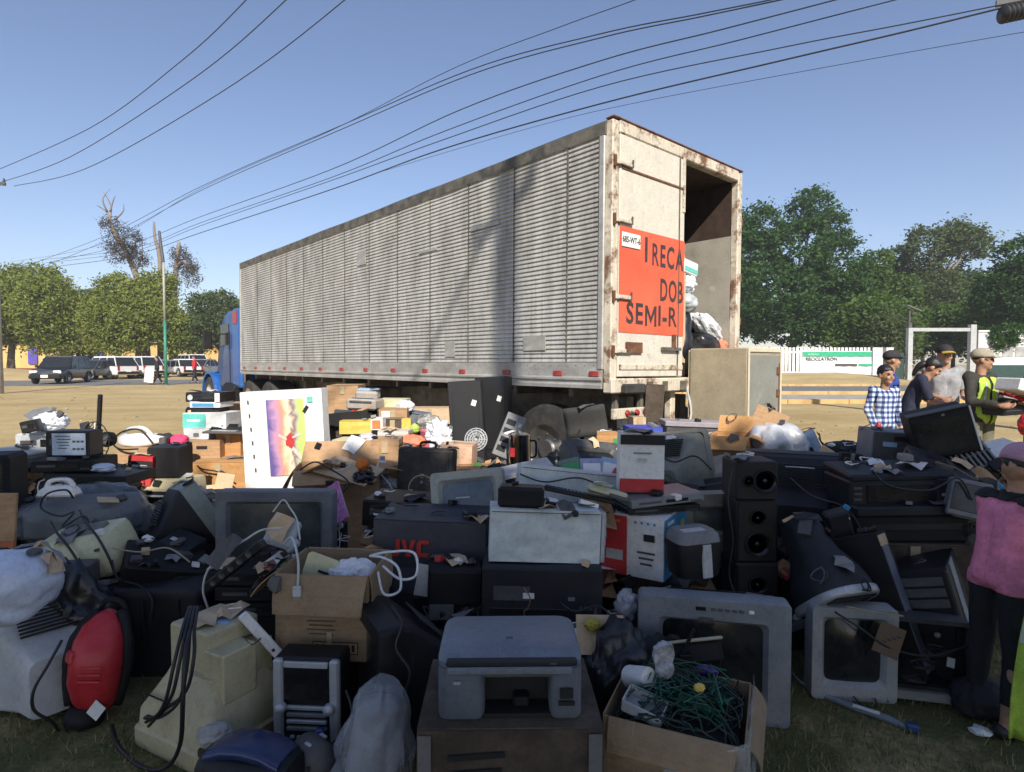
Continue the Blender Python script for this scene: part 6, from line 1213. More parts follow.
# gutted television shell on the grass
sh = thing('television_shell', 'gutted dark television shell with loose wires lying open on the grass', 'television shell', (XP(929, 2.6, .2), 2.72, 0), (R(-5), 0, R(-14))); sh.scale = (.92, 1, .8)
b = MB(); ro = rrect(.44, .44, .03, 3, 0, .23); ri = rrect(.40, .36, .02, 3, 0, .245); rb = rrect(.30, .28, .03, 3, 0, .2)
b.loft([[(p[0], -.1, p[1]) for p in ri], [(p[0], -.15, p[1]) for p in ri], [(p[0], -.155, p[1]) for p in ro], [(p[0], -.03, p[1]) for p in ro], [(p[0], .22, p[1]) for p in rb]], False, True); b.build('frame', dgrey, sh, True, ang=30); part('bottom_lip', mgrey, sh, (0, -.158, .035), (.40, .01, .05), bev=.004); b = MB(); b.loft([[(p[0] * .99, -.1, p[1]) for p in ri], [(p[0] * .95, .2, p[1]) for p in rb]], False, True); b.build('inner_wall', black2, sh)
part('circuit_board', mat('circuit_green', (.01, .03, .015), .4), sh, (0, .02, .08), (.28, .2, .006), (R(8), 0, 0))
for k in range(3): cable(['loose black wires inside the gutted shell, left coil', 'loose black wires inside the gutted shell, middle coil', 'loose black wires hanging in front of the gutted shell'][k], loops(XP(925, 2.55) + .06 * k - .05, 2.53 + .02 * k, .13 + .05 * k, .06, 9, 60 + k), .0045)
cable('thin beige cable stretched from the dark monitor across the shell', [W3(845, 606, 2.62), W3(870, 611, 2.58), W3(903, 616, 2.56)], .004, mat('tan_cable', (.32, .28, .2), .5)); cable('black cable sagging in front of the small silver television', [W3(835, 612, 2.56), W3(860, 628, 2.54), W3(890, 648, 2.5), W3(930, 656, 2.5), W3(968, 646, 2.52)], .005)
bag('black_rucksack', 'black cloth rucksack at the child\'s feet', (XP(990, 2.45, .1), 2.5, 0), (.11, .10, .085), mat('black_rucksack_cloth', (.014, .014, .016), .8, bump=.3, bs=60), 53, amp=.15, ridge=.05)
# upper right of the heap
gb_ = rubble('computer_case', 'small blue-grey computer case lying below the boy', 'computer', (XP(889, 3.9, .9), 3.95, ZP(461, 3.9)), mat('blue_grey_case', (.15, .18, .22), .5, .2, dust=.2), [('shell', None, (0, 0, .10), (.26, .3, .20), None, .006), ('front_bezel', dgrey, (0, -.155, .10), (.25, .012, .19), None, .004), ('label', skyb, (-.03, -.163, .12), (.08, .003, .03)), ('drive_bay', black, (.05, -.163, .16), (.12, .004, .03))], (0, R(4), R(-14))); under('small blue-grey case', XP(889, 3.95), 3.98, ZP(461, 3.9), .2, .25)
rubble('video_recorder', 'black recorder wedged between the blue-grey case and the white-edged monitor', 'recorder', (XP(914, 3.85, .9), 3.95, ZP(455, 3.85)), black, [('body', None, (0, 0, .07), (.18, .28, .13), None, .006), ('front_panel', gloss, (0, -.142, .07), (.17, .008, .10)), ('tray', dgrey, (0, -.147, .09), (.1, .004, .02))], (R(6), R(-8), R(-20))); under('black recorder', XP(914, 4), 4.0, ZP(455, 3.85), .15, .2)
wm = thing('monitor', 'black monitor with a white side edge tipped on top of the heap', 'monitor', (XP(955, 3.55, .9), 3.64, ZP(453, 3.6)), (R(4), R(-16), R(-22))); part('casing', black2, wm, (0, 0, .135), (.31, .24, .27), bev=.008); part('white_edge', white, wm, (.159, -.085, .135), (.01, .07, .27), bev=.003); part('top_lip', dgrey, wm, (0, -.08, .274), (.31, .08, .008)); part('screen', glass, wm, (-.005, -.1215, .13), (.27, .006, .20)); part('logo_disc', mgrey, wm, (.02, -.1225, .25), (.016, .004, .012)); under('white-edged monitor', XP(950, 3.75), 3.78, ZP(456, 3.6), .3, .2)
rk = thing('vent_grille', 'grey slatted grille panel leaning beside the white-edged monitor', 'grille', (XP(985, 3.42, .9), 3.45, ZP(470, 3.4)), (R(-32), R(-28), R(-18)))
for k in range(8): part('slat', mgrey, rk, (-.09 + .026 * k, 0, .125), (.012, .018, .25), bev=.003)
for z in (0.005, .085, .165, .245): part('crossbar', dgrey, rk, (0, .004, z), (.21, .014, .014), bev=.003)
part('backing', black, rk, (0, .03, .125), (.2, .03, .24)); under('slatted grille', XP(985, 3.5), 3.52, ZP(470, 3.4), .15, .12)
pl_ = rubble("scanner_cover", 'large navy scanner lid sloping to the right above the child', 'lid', (XP(962, 3.2, .9), 3.32, ZP(492, 3.2)), navy, [('lid', None, (0, 0, .09), (.34, .36, .035), (R(20), R(20), 0), .01), ('wedge', None, (0, .06, .04), (.33, .22, .07), (R(5), R(8), 0), .006), ('hinge', dgrey, (0, .17, .13), (.3, .02, .03), (0, R(18), 0))], (0, 0, R(-12))); under('navy scanner lid', XP(962, 3.4), 3.42, ZP(492, 3.2), .28, .25)
rubble('monitor', 'small dark monitor with grey frame beside the child\'s cap', 'monitor', (XP(975, 2.95, .8), 3.02, ZP(520, 2.95)), mgrey, [('frame', None, (0, 0, .09), (.17, .1, .19), None, .008), ('screen', glass, (-.012, -.0515, .095), (.13, .004, .14)), ('stand', None, (0, .02, -.0), (.1, .1, .02))], (R(-10), R(10), R(-25))); under('small dark monitor', XP(975, 3.1), 3.12, ZP(520, 2.95) - .01, .15, .1)
rubble('board', 'pale grey flat panels lying at the right edge beyond the child', 'panel', (XP(1012, 3.6, .9), 3.75, ZP(462, 3.6)), lgrey, [('panel', None, (0, 0, .015), (.36, .3, .02), (R(6), R(-8), 0), .003), ('panel', white, (.03, .06, .05), (.3, .22, .015), (R(10), R(-14), R(12)), .003)], (0, 0, R(-15))); under('pale grey flat panels', XP(1012, 3.8), 3.8, ZP(462, 3.6) - .03, .3, .25)
# ------------------------------------------------------------------ the heap: middle, in the shade
loc, w, h = bbx(372, 520, 487, 610, 2.98, .36)
jv = carton('dark printed television carton with big red lettering in the middle of the heap', (loc[0] - .01, 3.16, 0), .57, .36, ZP(522, 2.98), mat('navy_printed_card', (.035, .038, .055), .55, dust=.15), (0, R(1.5), R(-3)), tape_=False)
jh = ZP(522, 2.98); rl_ = mat('red_lettering', (.55, .04, .03), .5)
for (pts, x_) in (([(.0, .012), (.012, 0), (.045, 0), (.057, .012), (.057, .085), (.036, .085), (.036, .020), (.020, .020), (.020, .03), (0, .03)], -.20), ([(0, .085), (.022, .085), (.037, .028), (.052, .085), (.074, .085), (.048, 0), (.026, 0)], -.137), ([(.0, .016), (.014, 0), (.062, 0), (.062, .020), (.022, .020), (.022, .065), (.062, .065), (.062, .085), (.014, .085), (0, .069)], -.058)): MB().prism(pts, -.0012, .0012).build('letter', rl_, jv, loc=(x_, -.1925, jh - .175))
part('printed_band', mat('grey_print_band', (.07, .075, .095), .5), jv, (.05, -.188, jh - .3), (.44, .002, .13))
slab('long black amplifier behind the red-lettered carton', (XP(404, 3.5, .7), 3.62, ZP(528, 3.5)), .46, .34, .16, black, (0, R(3), R(-6)), name='amplifier', cat='amplifier'); under('long black amplifier', XP(404, 3.6), 3.64, ZP(528, 3.5), .4, .28)
rubble('black_speaker_box', 'black angular speaker box lying in front of the red-lettered carton', 'speaker', (XP(453, 2.72, .5), 2.8, ZP(606, 2.72)), black2, [('cabinet', None, (0, 0, .085), (.25, .18, .17), (0, R(3), 0), .01), ('grille', black, (0, -.092, .085), (.23, .006, .15), (0, R(3), 0), .003)], (0, 0, R(8))); under('black angular speaker box', XP(453, 2.8), 2.82, ZP(606, 2.72), .22, .16)
rubble('paper_sheet', 'white sheet of paper leaning on the red-lettered carton', 'paper', (XP(424, 2.86, .5), 2.89, ZP(598, 2.86)), whitep, [('sheet', None, (0, 0, .075), (.085, .003, .15), (R(-8), R(10), 0), 0)]); under('white sheet of paper', XP(424, 2.9), 2.92, ZP(598, 2.86), .1, .08)
crt('black television turned sideways left of the all-in-one printer', (XP(412, 2.3, .3), 2.42, 0), .40, .52, .42, black, black2, (0, 0, R(-62)), buttons=False, name='portable_television')
slab('dark blue laser printer with small white label under the pale case', (XP(541, 2.72, .4), 2.80, .305), .54, .36, .29, navy, (0, R(1), R(-1)), name='laser_printer', cat='printer', disp=False, bev=.02)
pr_ = [o for o in col.objects if o.name.startswith('laser_printer') and o.parent is None][-1]; part('white_label', white, pr_, (-.06, -.186, .165), (.05, .003, .025)); part('white_label', mgrey, pr_, (.13, -.186, .155), (.03, .003, .016)); part('paper_cassette', black, pr_, (0, -.186, .07), (.46, .008, .08), bev=.004); under('dark blue laser printer', XP(541, 2.8), 2.82, .305, .48, .3)
cable('thin brown cord hanging over the dark blue printer', [W3(524, 588, 2.55), W3(530, 598, 2.52), W3(528, 608, 2.53), W3(524, 612, 2.54), W3(526, 622, 2.56)], .003, mat('brown_cord', (.2, .12, .07), .6))
def dented(label, loc, w, d, h, rot, seed, name='computer_case'):
    t = thing(name, label, 'computer', loc, rot); b = MB(); g = []
    for j in range(13):
        g.append([(-w / 2 + w * i / 24, -d / 2 + (.012 * max(0, noise.noise(Vector((i * .22 + seed, j * .3, seed)))) + .010 * max(0, noise.noise(Vector((i * .5, j * .55 + seed, 2))) - .1)) * (0 < i < 24) * (0 < j < 12), h * j / 12) for i in range(25)])
    b.loft(g, False, False, closed=False); b.build('dented_panel', casem, t, True); part('shell', casem, t, (0, .012, h / 2), (w, d - .028, h), bev=.003)
    part('front_bezel', silver, t, (w / 2 + .012, 0, h / 2), (.024, d * .98, h * .98), bev=.006); part('edge_seam', dgrey, t, (0, -d / 2 + .0, h - .012), (w * .98, .006, .003)); 
    for k in range(3): part('drive_bay', lgrey, t, (w / 2 + .026, 0, h * (.8 - .2 * k)), (.006, d * .8, .04), bev=.002)
    return t
dented('dented pale grey computer case lying on the dark blue printer', (XP(543, 2.68, .7), 2.76, .60), .50, .19, .235, (R(-2), R(2.5), R(3)), 3)
part('black_knob', ink, [o for o in col.objects if o.name.startswith('computer_case') and o.parent is None][-1], (.13, -.1, .225), (.03, .02, .03), bev=.008)
dented('second pale grey computer case lying behind and above the dented one', (XP(567, 3.2, .8), 3.28, .655), .57, .2, .26, (R(-6), R(7), R(6)), 8); under('second pale grey case', XP(567, 3.3), 3.3, .62, .5, .16)
rubble('power_supply', 'black speaker bar resting on the dented pale case', 'speaker', (XP(521, 2.7, .9), 2.74, .84), black, [('body', None, (0, 0, .05), (.21, .1, .095), None, .012), ('grille', black2, (0, -.052, .05), (.18, .006, .07))], (0, R(2), R(-3)))
keyboard('black keyboard sliding over the pale cases', (XP(578, 2.92, .85), 2.95, .835), .36, .13, black, (R(-12), R(10), R(-8)), dgrey); under('black keyboard', XP(578, 2.99), 3.02, .79, .2, .06)
rubble('plastic_cover', 'pale yellowish plastic cover lying across the keyboard end', 'cover', (XP(606, 2.86, .85), 2.86, .86), mat('pale_yellow_plastic', (.50, .50, .34), .5, dust=.2), [('cover', None, (0, 0, .02), (.19, .12, .03), None, .008), ('lip', None, (0, -.06, .012), (.17, .012, .02)), ('dark_edge', dgrey, (.06, -.064, .004), (.1, .012, .018))], (R(-18), R(14), R(-10)))
crt('pale grey-framed monitor lying behind the red-lettered carton', (XP(476, 3.35, .7), 3.45, .50), .42, .37, .36, mat('aged_pale_frame', (.36, .37, .33), .5, dust=.2), lgrey, (R(-12), R(-7), R(-8)), scr=mat('dusty_blue_screen', (.10, .14, .18), .35, dust=.3), name='crt_monitor', cat='monitor', bez=.045, chin=.05, buttons=False); under('pale grey-framed monitor', XP(476, 3.4), 3.48, .48, .35, .28)
# red, white and blue carton with players
rbz = .44
rb_ = carton('printed red, white and blue printer carton right of the pale case', (XP(648, 3.02, .6), 3.10, rbz), .32, .36, .30, whitep, (0, 0, R(-32)), tape_=False); under('red, white and blue carton', XP(648, 3.1), 3.12, rbz, .28, .3)
part('red_panel', redp, rb_, (-.09, -.1885, .15), (.13, .003, .295)); part('sticker', lgrey, rb_, (-.09, -.1905, .10), (.09, .0015, .05)); part('red_caption', orange, rb_, (-.09, -.1905, .27), (.06, .0015, .014)); part('blue_side', blueb, rb_, (.1645, 0, .15), (.003, .355, .295)); part('blue_caption', white, rb_, (.1668, -.09, .27), (.0015, .1, .018)); part('yellow_picture', yellow, rb_, (.1668, .1, .2), (.0015, .05, .09)); part('printer_picture', ink, rb_, (.09, -.1905, .205), (.055, .0015, .035), None, .0)
for k in range(3): part('caption_line', dgrey, rb_, (.075, -.1905, .13 - .028 * k), (.09 - .015 * k, .0015, .01))
for k in range(4): part('icon', blueb, rb_, (.02 + .032 * k, -.1905, .275), (.012, .0015, .012))
slab('slim black player under the silver one on the red and white carton', (XP(655, 3.02, .8), 3.08, rbz + .312), .40, .27, .035, black, (0, 0, R(14)), name='disc_player'); slab('slim silver player on top of the red and white carton', (XP(659, 3.02, .8), 3.08, rbz + .35), .40, .26, .045, mat('silver_grey_player', (.22, .24, .25), .4, .3, dust=.25), (0, R(-3), R(14)), name='disc_player')
wr = carton('upright white box with dark top and red foot on the players', (XP(641, 3.05, .9), 3.09, rbz + .402), .225, .11, .295, whitep, (0, R(1), R(-2)), tape_=False, name='printed_box'); strips(wr, .225, .11, .295, [('dark_band', navy, 0, .91, .99, .17), ('red_band', redp, 0, .12, .99, .23), ('emblem', lgrey, 0, .56, .22, .06), ('caption_line', mgrey, 0, .68, .4, .025)])
# cream sheet, yellow scrap, spotted paper by the dark printer
rubble('cardboard_sheet', 'cream cardboard sheet behind the all-in-one printer', 'cardboard', (XP(602, 2.3, .5), 2.34, ZP(657, 2.3)), card3, [('sheet', None, (0, 0, .07), (.19, .006, .15), (R(-35), 0, 0), 0)], (0, R(1), 0)); under('cream cardboard sheet', XP(602, 2.42), 2.45, ZP(657, 2.3) - .01, .18, .12)
bag('yellow_wad', 'crumpled yellow wad on the cream cardboard sheet', (XP(593, 2.32, .5), 2.34, ZP(632, 2.32)), (.03, .025, .024), mat('dull_yellow', (.45, .38, .05), .7), 61, ridge=.2, cat='scrap'); bag('spotted_rag', 'white rag with black spots tucked beside the silver television', (XP(628, 2.62, .5), 2.66, ZP(622, 2.62)), (.05, .05, .07), MATS['spotted_white_cloth'], 62, cat='rag'); under('white spotted rag', XP(628, 2.68), 2.7, ZP(622, 2.62), .12, .12)
bag('black_cloth_heap', 'heap of black cloth and bags between printer and fairy lights', (XP(622, 2.22, .3), 2.3, 0), (.14, .13, .26), bagk, 63, amp=.25, ridge=.08); bag('black_cloth_heap', 'low black bag in front of the silver television', (XP(655, 2.42, .3), 2.40, 0), (.16, .10, .2), mat('black_cloth_bag', (.016, .016, .018), .8, bump=.3, bs=30), 64, amp=.25, ridge=.08)
rubble('broken_bezel', 'curved cream-edged plastic frame leaning on the silver television', 'frame', (XP(690, 2.36, .4), 2.36, ZP(668, 2.36)), black2, [('panel', None, (0, 0, .06), (.26, .05, .10), (R(-20), R(-6), 0), .02), ('cream_edge', mat('cream_edge', (.45, .42, .28), .5), (0, -.0, .112), (.26, .02, .012), (R(-20), R(-6), 0), .004)], (0, 0, 0)); under('curved cream-edged frame', XP(690, 2.4), 2.40, ZP(668, 2.36), .2, .06)
rubble('hand_bracket', 'thin black bracket sticking up in front of the silver screen', 'bracket', (XP(688, 2.33, .5), 2.33, ZP(655, 2.33)), black, [('stem', None, (0, 0, .05), (.012, .012, .12), (0, R(25), 0), .002), ('foot', None, (-.01, 0, -.0), (.05, .03, .012))])
# leftovers between the boxes and the speakers
crt('grey-green monitor half hidden left of the speaker tower', (XP(707, 3.25, .6), 3.4, .46), .36, .33, .34, khaki, khaki, (0, 0, R(8)), scr=mat('dull_green_screen', (.06, .08, .075), .4, dust=.2), name='crt_monitor', cat='monitor', buttons=False); under('grey-green monitor', XP(707, 3.4), 3.42, .46, .3, .28)
crt('khaki vented monitor turned to show its ribbed back', (XP(682, 3.75, .8), 3.85, .66), .40, .37, .38, khaki, khaki, (R(-8), R(8), R(140)), name='crt_monitor', cat='monitor', buttons=False); under('khaki vented monitor', XP(682, 3.85), 3.88, .64, .3, .28)
for k, (px, py, Y, rz, a) in enumerate(((690, 490, 3.4, 20, 10), (712, 484, 3.5, -30, -14), (668, 486, 3.45, 50, 8))):
    rubble('black_casing', ['flat black casing below the khaki monitor, leftmost', 'flat black casing leaning left of the topmost speaker', 'flat black casing propped on the silver player'][k], 'casing', (XP(px, Y, .8), Y, ZP(py + 12, Y)), black2, [('shell', None, (0, 0, .05), (.24, .2, .03), (R(18), R(a), 0), .006), ('rib', dgrey, (0, -.05, .075), (.16, .01, .01), (R(18), R(a), 0))], (0, 0, R(rz))); under(['leftmost flat black casing', 'flat black casing leaning left of the speaker', 'flat black casing propped on the player'][k], XP(px, Y + .05), Y + .06, ZP(py + 12, Y), .16, .14)
rubble('document_feeder', 'pale grey paper feeder beside the topmost speaker', 'feeder', (XP(714, 3.9, .9), 3.95, ZP(484, 3.9)), mat('pale_khaki', (.30, .29, .25), .6, dust=.2), [('tray', None, (0, 0, .1), (.28, .22, .03), (R(22), R(-16), 0), .006), ('lip', None, (0, -.1, .05), (.26, .02, .04), (0, R(-16), 0)), ('label', white, (.05, -.06, .1), (.06, .05, .004), (R(22), R(-16), 0))], (0, 0, R(-15))); under('pale grey paper feeder', XP(714, 4), 4.0, ZP(484, 3.9) + .02, .2, .15)
crt('dark grey television lying on its back below the office chair', (XP(603, 4.1, .8), 4.25, .52), .50, .40, .40, dgrey, dgrey, (R(-50), R(8), R(30)), name='crt_monitor', cat='monitor', buttons=False, vents=False); under('dark grey television', XP(603, 4.2), 4.28, .5, .35, .3)
for k, (px, m) in enumerate(((571, mat('greenish_clear_plastic', (.20, .30, .24), .2, alpha=.6)), (592, mat('lilac_print', (.42, .36, .55), .4, c2=(.2, .3, .4), vs=30)), (612, skyb))):
    rubble('disc_pack', ['clear greenish blister pack on the pale cases', 'lilac printed disc pack on the pale cases', 'small blue disc pack on the pale cases'][k], 'disc pack', (XP(px, 3.42, .95), 3.44, ZP(484, 3.42) + .02), m, [('case', None, (0, 0, .06), (.13, .02, .13), (R(-25), R(10 * (k - 1)), 0), .004), ('insert', white if k else green, (0, -.016, .06), (.1, .003, .08), (R(-25), R(10 * (k - 1)), 0), 0)], (0, 0, R(12 - 10 * k))); under(['greenish blister pack', 'lilac disc pack', 'small blue disc pack'][k], XP(px, 3.46), 3.50, ZP(484, 3.42) + .02, .1, .08)

# ------------------------------------------------------------------ middle left
inkjet('yellowed old inkjet printer with grey lid tied with black cords', (XP(81, 2.95, .6), 3.05, ZP(578, 2.9)), .42, .25, .20, cream, mat('grey_green_lid', (.17, .18, .15), .5), (R(16), R(-11), R(-8))); under('yellowed old inkjet printer', XP(81, 3.05), 3.08, ZP(580, 2.9) - .02, .34, .2)
for k, (a, c) in enumerate((((57, 533), (84, 573)), ((86, 522), (110, 560)))):
    cable(['black cord tied over the yellowed printer, left', 'black cord tied over the yellowed printer, right'][k], [W3(a[0] - 6, a[1] - 12, 3.12), W3(a[0], a[1], 2.96), W3((a[0] + c[0]) / 2, (a[1] + c[1]) / 2 - 3, 2.89), W3(*c, 2.86), W3(c[0] + 6, c[1] + 18, 2.9)], .006)
wt = thing('wrapped_monitor', 'flat monitor in a smoky plastic bag under the white iron', 'monitor', (XP(74, 3.35, .6), 3.45, .50), (0, R(-2), R(5))); part('monitor_body', mgrey, wt, (0, .02, .11), (.52, .36, .2), bev=.03)
b = MB(); b.blob((0, 0, .13), (.36, .27, .17), 71, .13, 4, 2.4, flat=0, ridge=.09); b.build('plastic_bag', darkbag, wt, True); under('wrapped monitor', XP(74, 3.45), 3.47, .50, .45, .3)
ir = thing('clothes_iron', 'white steam iron lying on the smoky plastic bag', 'iron', (XP(56, 3.2, .8), 3.22, .78), (R(-4), R(0), R(14))); ir.scale = (.8, .8, .72); b = MB(); so = [(-.10, -.035), (.06, -.05), (.115, -.05), (.12, .05), (.06, .05), (-.10, .035), (-.135, 0)]
b.prism([(p[0], p[1]) for p in so], 0, .012, axis='z'); b.build('sole_plate', steel, ir); b = MB(); b.loft([[(p[0] * s_ + .01 * (1 - s_), p[1] * s_, z) for p in so] for (z, s_) in ((.012, .98), (.045, .9), (.07, .7), (.08, .5))]); b.build('body', white, ir, True, ang=40)
MB().tube(smooth_path([(-.07, 0, .06), (-.055, 0, .11), (.0, 0, .125), (.06, 0, .115), (.09, 0, .06)], 5), [.016] * 21, 10).build('handle', white, ir, True); part('handle_grip', mgrey, ir, (.01, 0, .137), (.07, .02, .012), bev=.004); MB().lathe([(.02, 0), (.02, .012), (.001, .014)], 14).build('dial', lgrey, ir, True, loc=(0, 0, .078))
cable('black iron cord coiled on the smoky plastic bag', [W3(73, 498, 3.15), W3(66, 490, 3.12), W3(47, 494, 3.1), W3(41, 508, 3.1), W3(60, 516, 3.06), W3(74, 512, 3.05), W3(62, 527, 3.0), W3(84, 516, 3.0), W3(90, 530, 2.98)], .005)
speaker('black slanting speaker box right of the yellowed printer', (XP(149, 2.95, .5), 3.02, ZP(590, 2.95)), .36, .26, .17, black2, (R(16), R(15), R(34)), cones=((.72, .5, .16),)); under('black slanting speaker box', XP(149, 3.02), 3.05, ZP(592, 2.95) - .03, .3, .2)
crt('navy television on its side behind the slanting speaker', (XP(182, 3.3, .6), 3.42, .42), .42, .36, .38, mat('pale_green_grey_rim', (.24, .27, .24), .5, dust=.2), navy, (R(-30), R(8), R(128)), name='portable_television', buttons=False); under('navy television', XP(182, 3.4), 3.44, .40, .32, .28)
rubble('game_console', 'dark blue-black console lying on the navy television', 'console', (XP(178, 3.12, .7), 3.15, ZP(556, 3.12)), navy, [('body', None, (0, 0, .05), (.19, .16, .07), (R(14), R(12), 0), .012), ('port_panel', black, (0, -.085, .04), (.12, .006, .03), (R(14), R(12), 0)), ('badge', lgrey, (-.02, -.03, .09), (.035, .025, .003), (R(14), R(12), 0))], (0, 0, R(-20))); under('dark blue-black console', XP(178, 3.16), 3.2, ZP(556, 3.12) - .01, .12, .1)
slab('wide black laptop tilted behind the navy television', (XP(160, 3.75, .7), 3.85, ZP(514, 3.75)), .34, .24, .03, navy, (R(12), R(-12), R(10)), name='laptop', cat='laptop', disp=False, n=2); under('wide black laptop', XP(160, 3.85), 3.9, ZP(514, 3.75) - .02, .25, .18)
rubble('brown_monitor', 'brown-sided monitor standing left of the grey television', 'monitor', (XP(199, 3.55, .7), 3.65, ZP(534, 3.55)), mat('brown_plastic', (.16, .11, .065), .6, dust=.2), [('shell', None, (0, 0, .11), (.2, .28, .24), None, .02), ('rim', navy, (.08, -.1, .11), (.06, .12, .25), None, .01), ('silver_edge', silver, (.115, -.12, .11), (.012, .06, .25), None, .003)], (R(-10), R(14), R(-24))); under('brown-sided monitor', XP(199, 3.65), 3.68, ZP(534, 3.55) - .02, .18, .22)
rubble('phone_base', 'small dark telephone base on the brown-sided monitor', 'telephone', (XP(190, 3.6, .8), 3.62, ZP(503, 3.6)), dgrey, [('base', None, (0, 0, .03), (.11, .13, .05), (R(18), 0, 0), .012), ('keypad', lgrey, (0, -.02, .062), (.06, .05, .006), (R(18), 0, 0), .002)], (0, R(-8), R(-18))); under('small dark telephone base', XP(190, 3.62), 3.66, ZP(503, 3.6) + .0, .08, .08)
crt('large grey television facing the camera behind the open carton', (XP(272, 3.15, .6), 3.36, .285), .62, .535, .42, mat('slate_grey_plastic', (.115, .13, .15), .45, dust=.25), dgrey, (0, R(.5), R(2)), scr=glassg, bez=.055, chin=.10, bulge=.012); under('large grey television', XP(272, 3.3), 3.38, .285, .5, .34)
for k in range(3): slab(['black video recorder below the large grey television, lowest', 'black video recorder below the large grey television, middle', 'black video recorder below the large grey television, topmost'][k], (XP(262 - 6 * k, 2.85, .4), 2.98, .27 + .075 * k), .40, .26, .07, black if k % 2 else black2, (0, R(1.5 * (1 - k)), R(3 - 4 * k)), name='video_recorder', cat='recorder')
under('black video recorders', XP(262, 2.95), 2.99, .27, .36, .22)
ps_ = thing('power_strip', 'black power strip leaning over the video recorders', 'power strip', W3(207, 588, 2.66), (0, R(52), R(-8))); part('housing', black, ps_, (0, 0, .17), (.045, .055, .36), bev=.008)
for k in range(5): MB().lathe([(.016, 0), (.016, .002), (.013, -.006), (.001, -.006)], 12, axis='y').build('socket', dgrey, ps_, True, loc=(0, -.028, .06 + .055 * k))
cable('white cable looping left of the large grey television', [W3(208, 608, 2.62), W3(203, 590, 2.6), W3(208, 570, 2.6), W3(225, 552, 2.62), W3(245, 540, 2.68), W3(262, 530, 2.74), W3(283, 528, 2.76)], .005, cablew); cable('thin white cable arching over the large grey television', [W3(273, 512, 2.86), W3(283, 500, 2.88), W3(290, 508, 2.85), W3(297, 520, 2.8), W3(300, 540, 2.72)], .004, cablew)
rubble('adapter', 'grey-white router lying against the large grey screen', 'router', (XP(281, 2.88, .7), 2.9, ZP(548, 2.88)), mat('pale_grey_device', (.38, .41, .43), .45, dust=.15), [('body', None, (0, 0, .07), (.15, .05, .14), (R(-30), R(12), 0), .014), ('cut_corner', None, (.05, -.01, .02), (.07, .045, .07), (R(-30), R(40), 0), .01), ('badge', mgrey, (-.02, -.031, .08), (.03, .004, .01), (R(-30), R(12), 0))], (0, 0, R(-12))); under('grey-white router', XP(281, 2.93), 2.93, ZP(548, 2.88) - .03, .1, .05)
for k in range(3): cable(['thin red wires spilling beside the open carton, upper', 'thin red wires spilling beside the open carton, middle', 'thin red wires spilling beside the open carton, lower'][k], loops(XP(276, 2.66, .6), 2.62, .50 + .04 * k, .06, 7, 80 + k, .6), .003, mat('red_wire', (.25, .04, .025), .5))
rubble('black_remote', 'black remote control on top of the large grey television', 'remote control', W3(245, 498, 3.3), dgrey, [('body', black, (0, 0, .015), (.06, .2, .025), (0, 0, R(-25)), .006), ('keypad', dgrey, (0, .0, .029), (.04, .12, .004), (0, 0, R(-25)))], (R(-10), R(-12), R(-20)))
# stack on the far left
rz_ = ZP(461, 3.85)
slab('black and white-labelled receiver on top of the left stack', (XP(63, 3.95, 1), 4.06, rz_), .28, .16, .175, black, (0, R(0), R(1)), name='receiver', cat='receiver', disp=False, n=0)
rv = [o for o in col.objects if o.name.startswith('receiver') and o.parent is None][-1]; part('label_plate', mat('pale_blue_label', (.46, .55, .66), .4, var=.1), rv, (.02, -.088, .092), (.22, .004, .145))
for k in range(5): part('label_text', dgrey, rv, (-.02 + .01 * (k % 2), -.0908, .145 - .02 * k), (.10 - .01 * k, .0012, .006))
for k in range(6): part('label_symbol', dgrey, rv, (.055 + .027 * (k % 3), -.0908, .06 + .05 * (k // 3)), (.02, .0012, .014))
slab('slim black player directly under the labelled receiver', (XP(60, 3.9, 1), 4.04, rz_ - .085), .38, .3, .075, black2, (0, 0, R(5)), name='disc_player'); slab('long flat black player at the bottom of the left stack', (XP(80, 3.8, 1), 4.0, rz_ - .16), .54, .32, .068, black, (0, R(1), R(-4)), name='disc_player'); under('long flat black player', XP(80, 4), 4.02, rz_ - .16, .45, .28)
bag('blue_rag', 'pale blue rag lying beside the labelled receiver', (XP(97, 3.9, 1), 3.95, rz_ - .088), (.075, .06, .03), bagb, 91, ridge=.12, cat='rag')
fn_ = thing('desk_fan', 'black desk fan with wire guard and tall stick behind the receiver', 'fan', (XP(90, 4.3, .8), 4.42, ZP(470, 4.3)), (0, R(-4), R(-20))); under('black desk fan', XP(90, 4.4), 4.45, ZP(470, 4.3), .25, .22)
MB().lathe([(.001, 0), (.1, 0), (.1, .015), (.03, .04)], 16).build('base', black, fn_, True); MB().tube([(0, 0, .03), (.01, 0, .2)], .015, 8).build('stem', black, fn_)
b = MB()
for k in range(20): a = 2 * math.pi * k / 20; b.tube([(0, -.09, .2), (.08 * math.cos(a), -.085, .2 + .08 * math.sin(a)), (.14 * math.cos(a), -.03, .2 + .14 * math.sin(a))], .003, 4)
for r_, y_ in ((.14, -.03), (.10, -.075), (.05, -.09)): b.tube([(r_ * math.cos(2 * math.pi * k / 24), y_, .2 + r_ * math.sin(2 * math.pi * k / 24)) for k in range(25)], .004, 5)
stuff(b.build('wire_guard', black, fn_)); MB().lathe([(.001, -.06), (.05, -.05), (.06, 0), (.04, .05), (.001, .06)], 14, axis='y').build('motor', black2, fn_, True, loc=(0, .05, .2))
b = MB()
for k in range(4): a = k * math.pi / 2; b.loft([[(.03 * math.cos(a + d_), -.02, .2 + .03 * math.sin(a + d_)), (.11 * math.cos(a + d_ * .8), -.02 + .03 * d_, .2 + .11 * math.sin(a + d_ * .8))] for d_ in (-.4, .4)], False, False, closed=False)
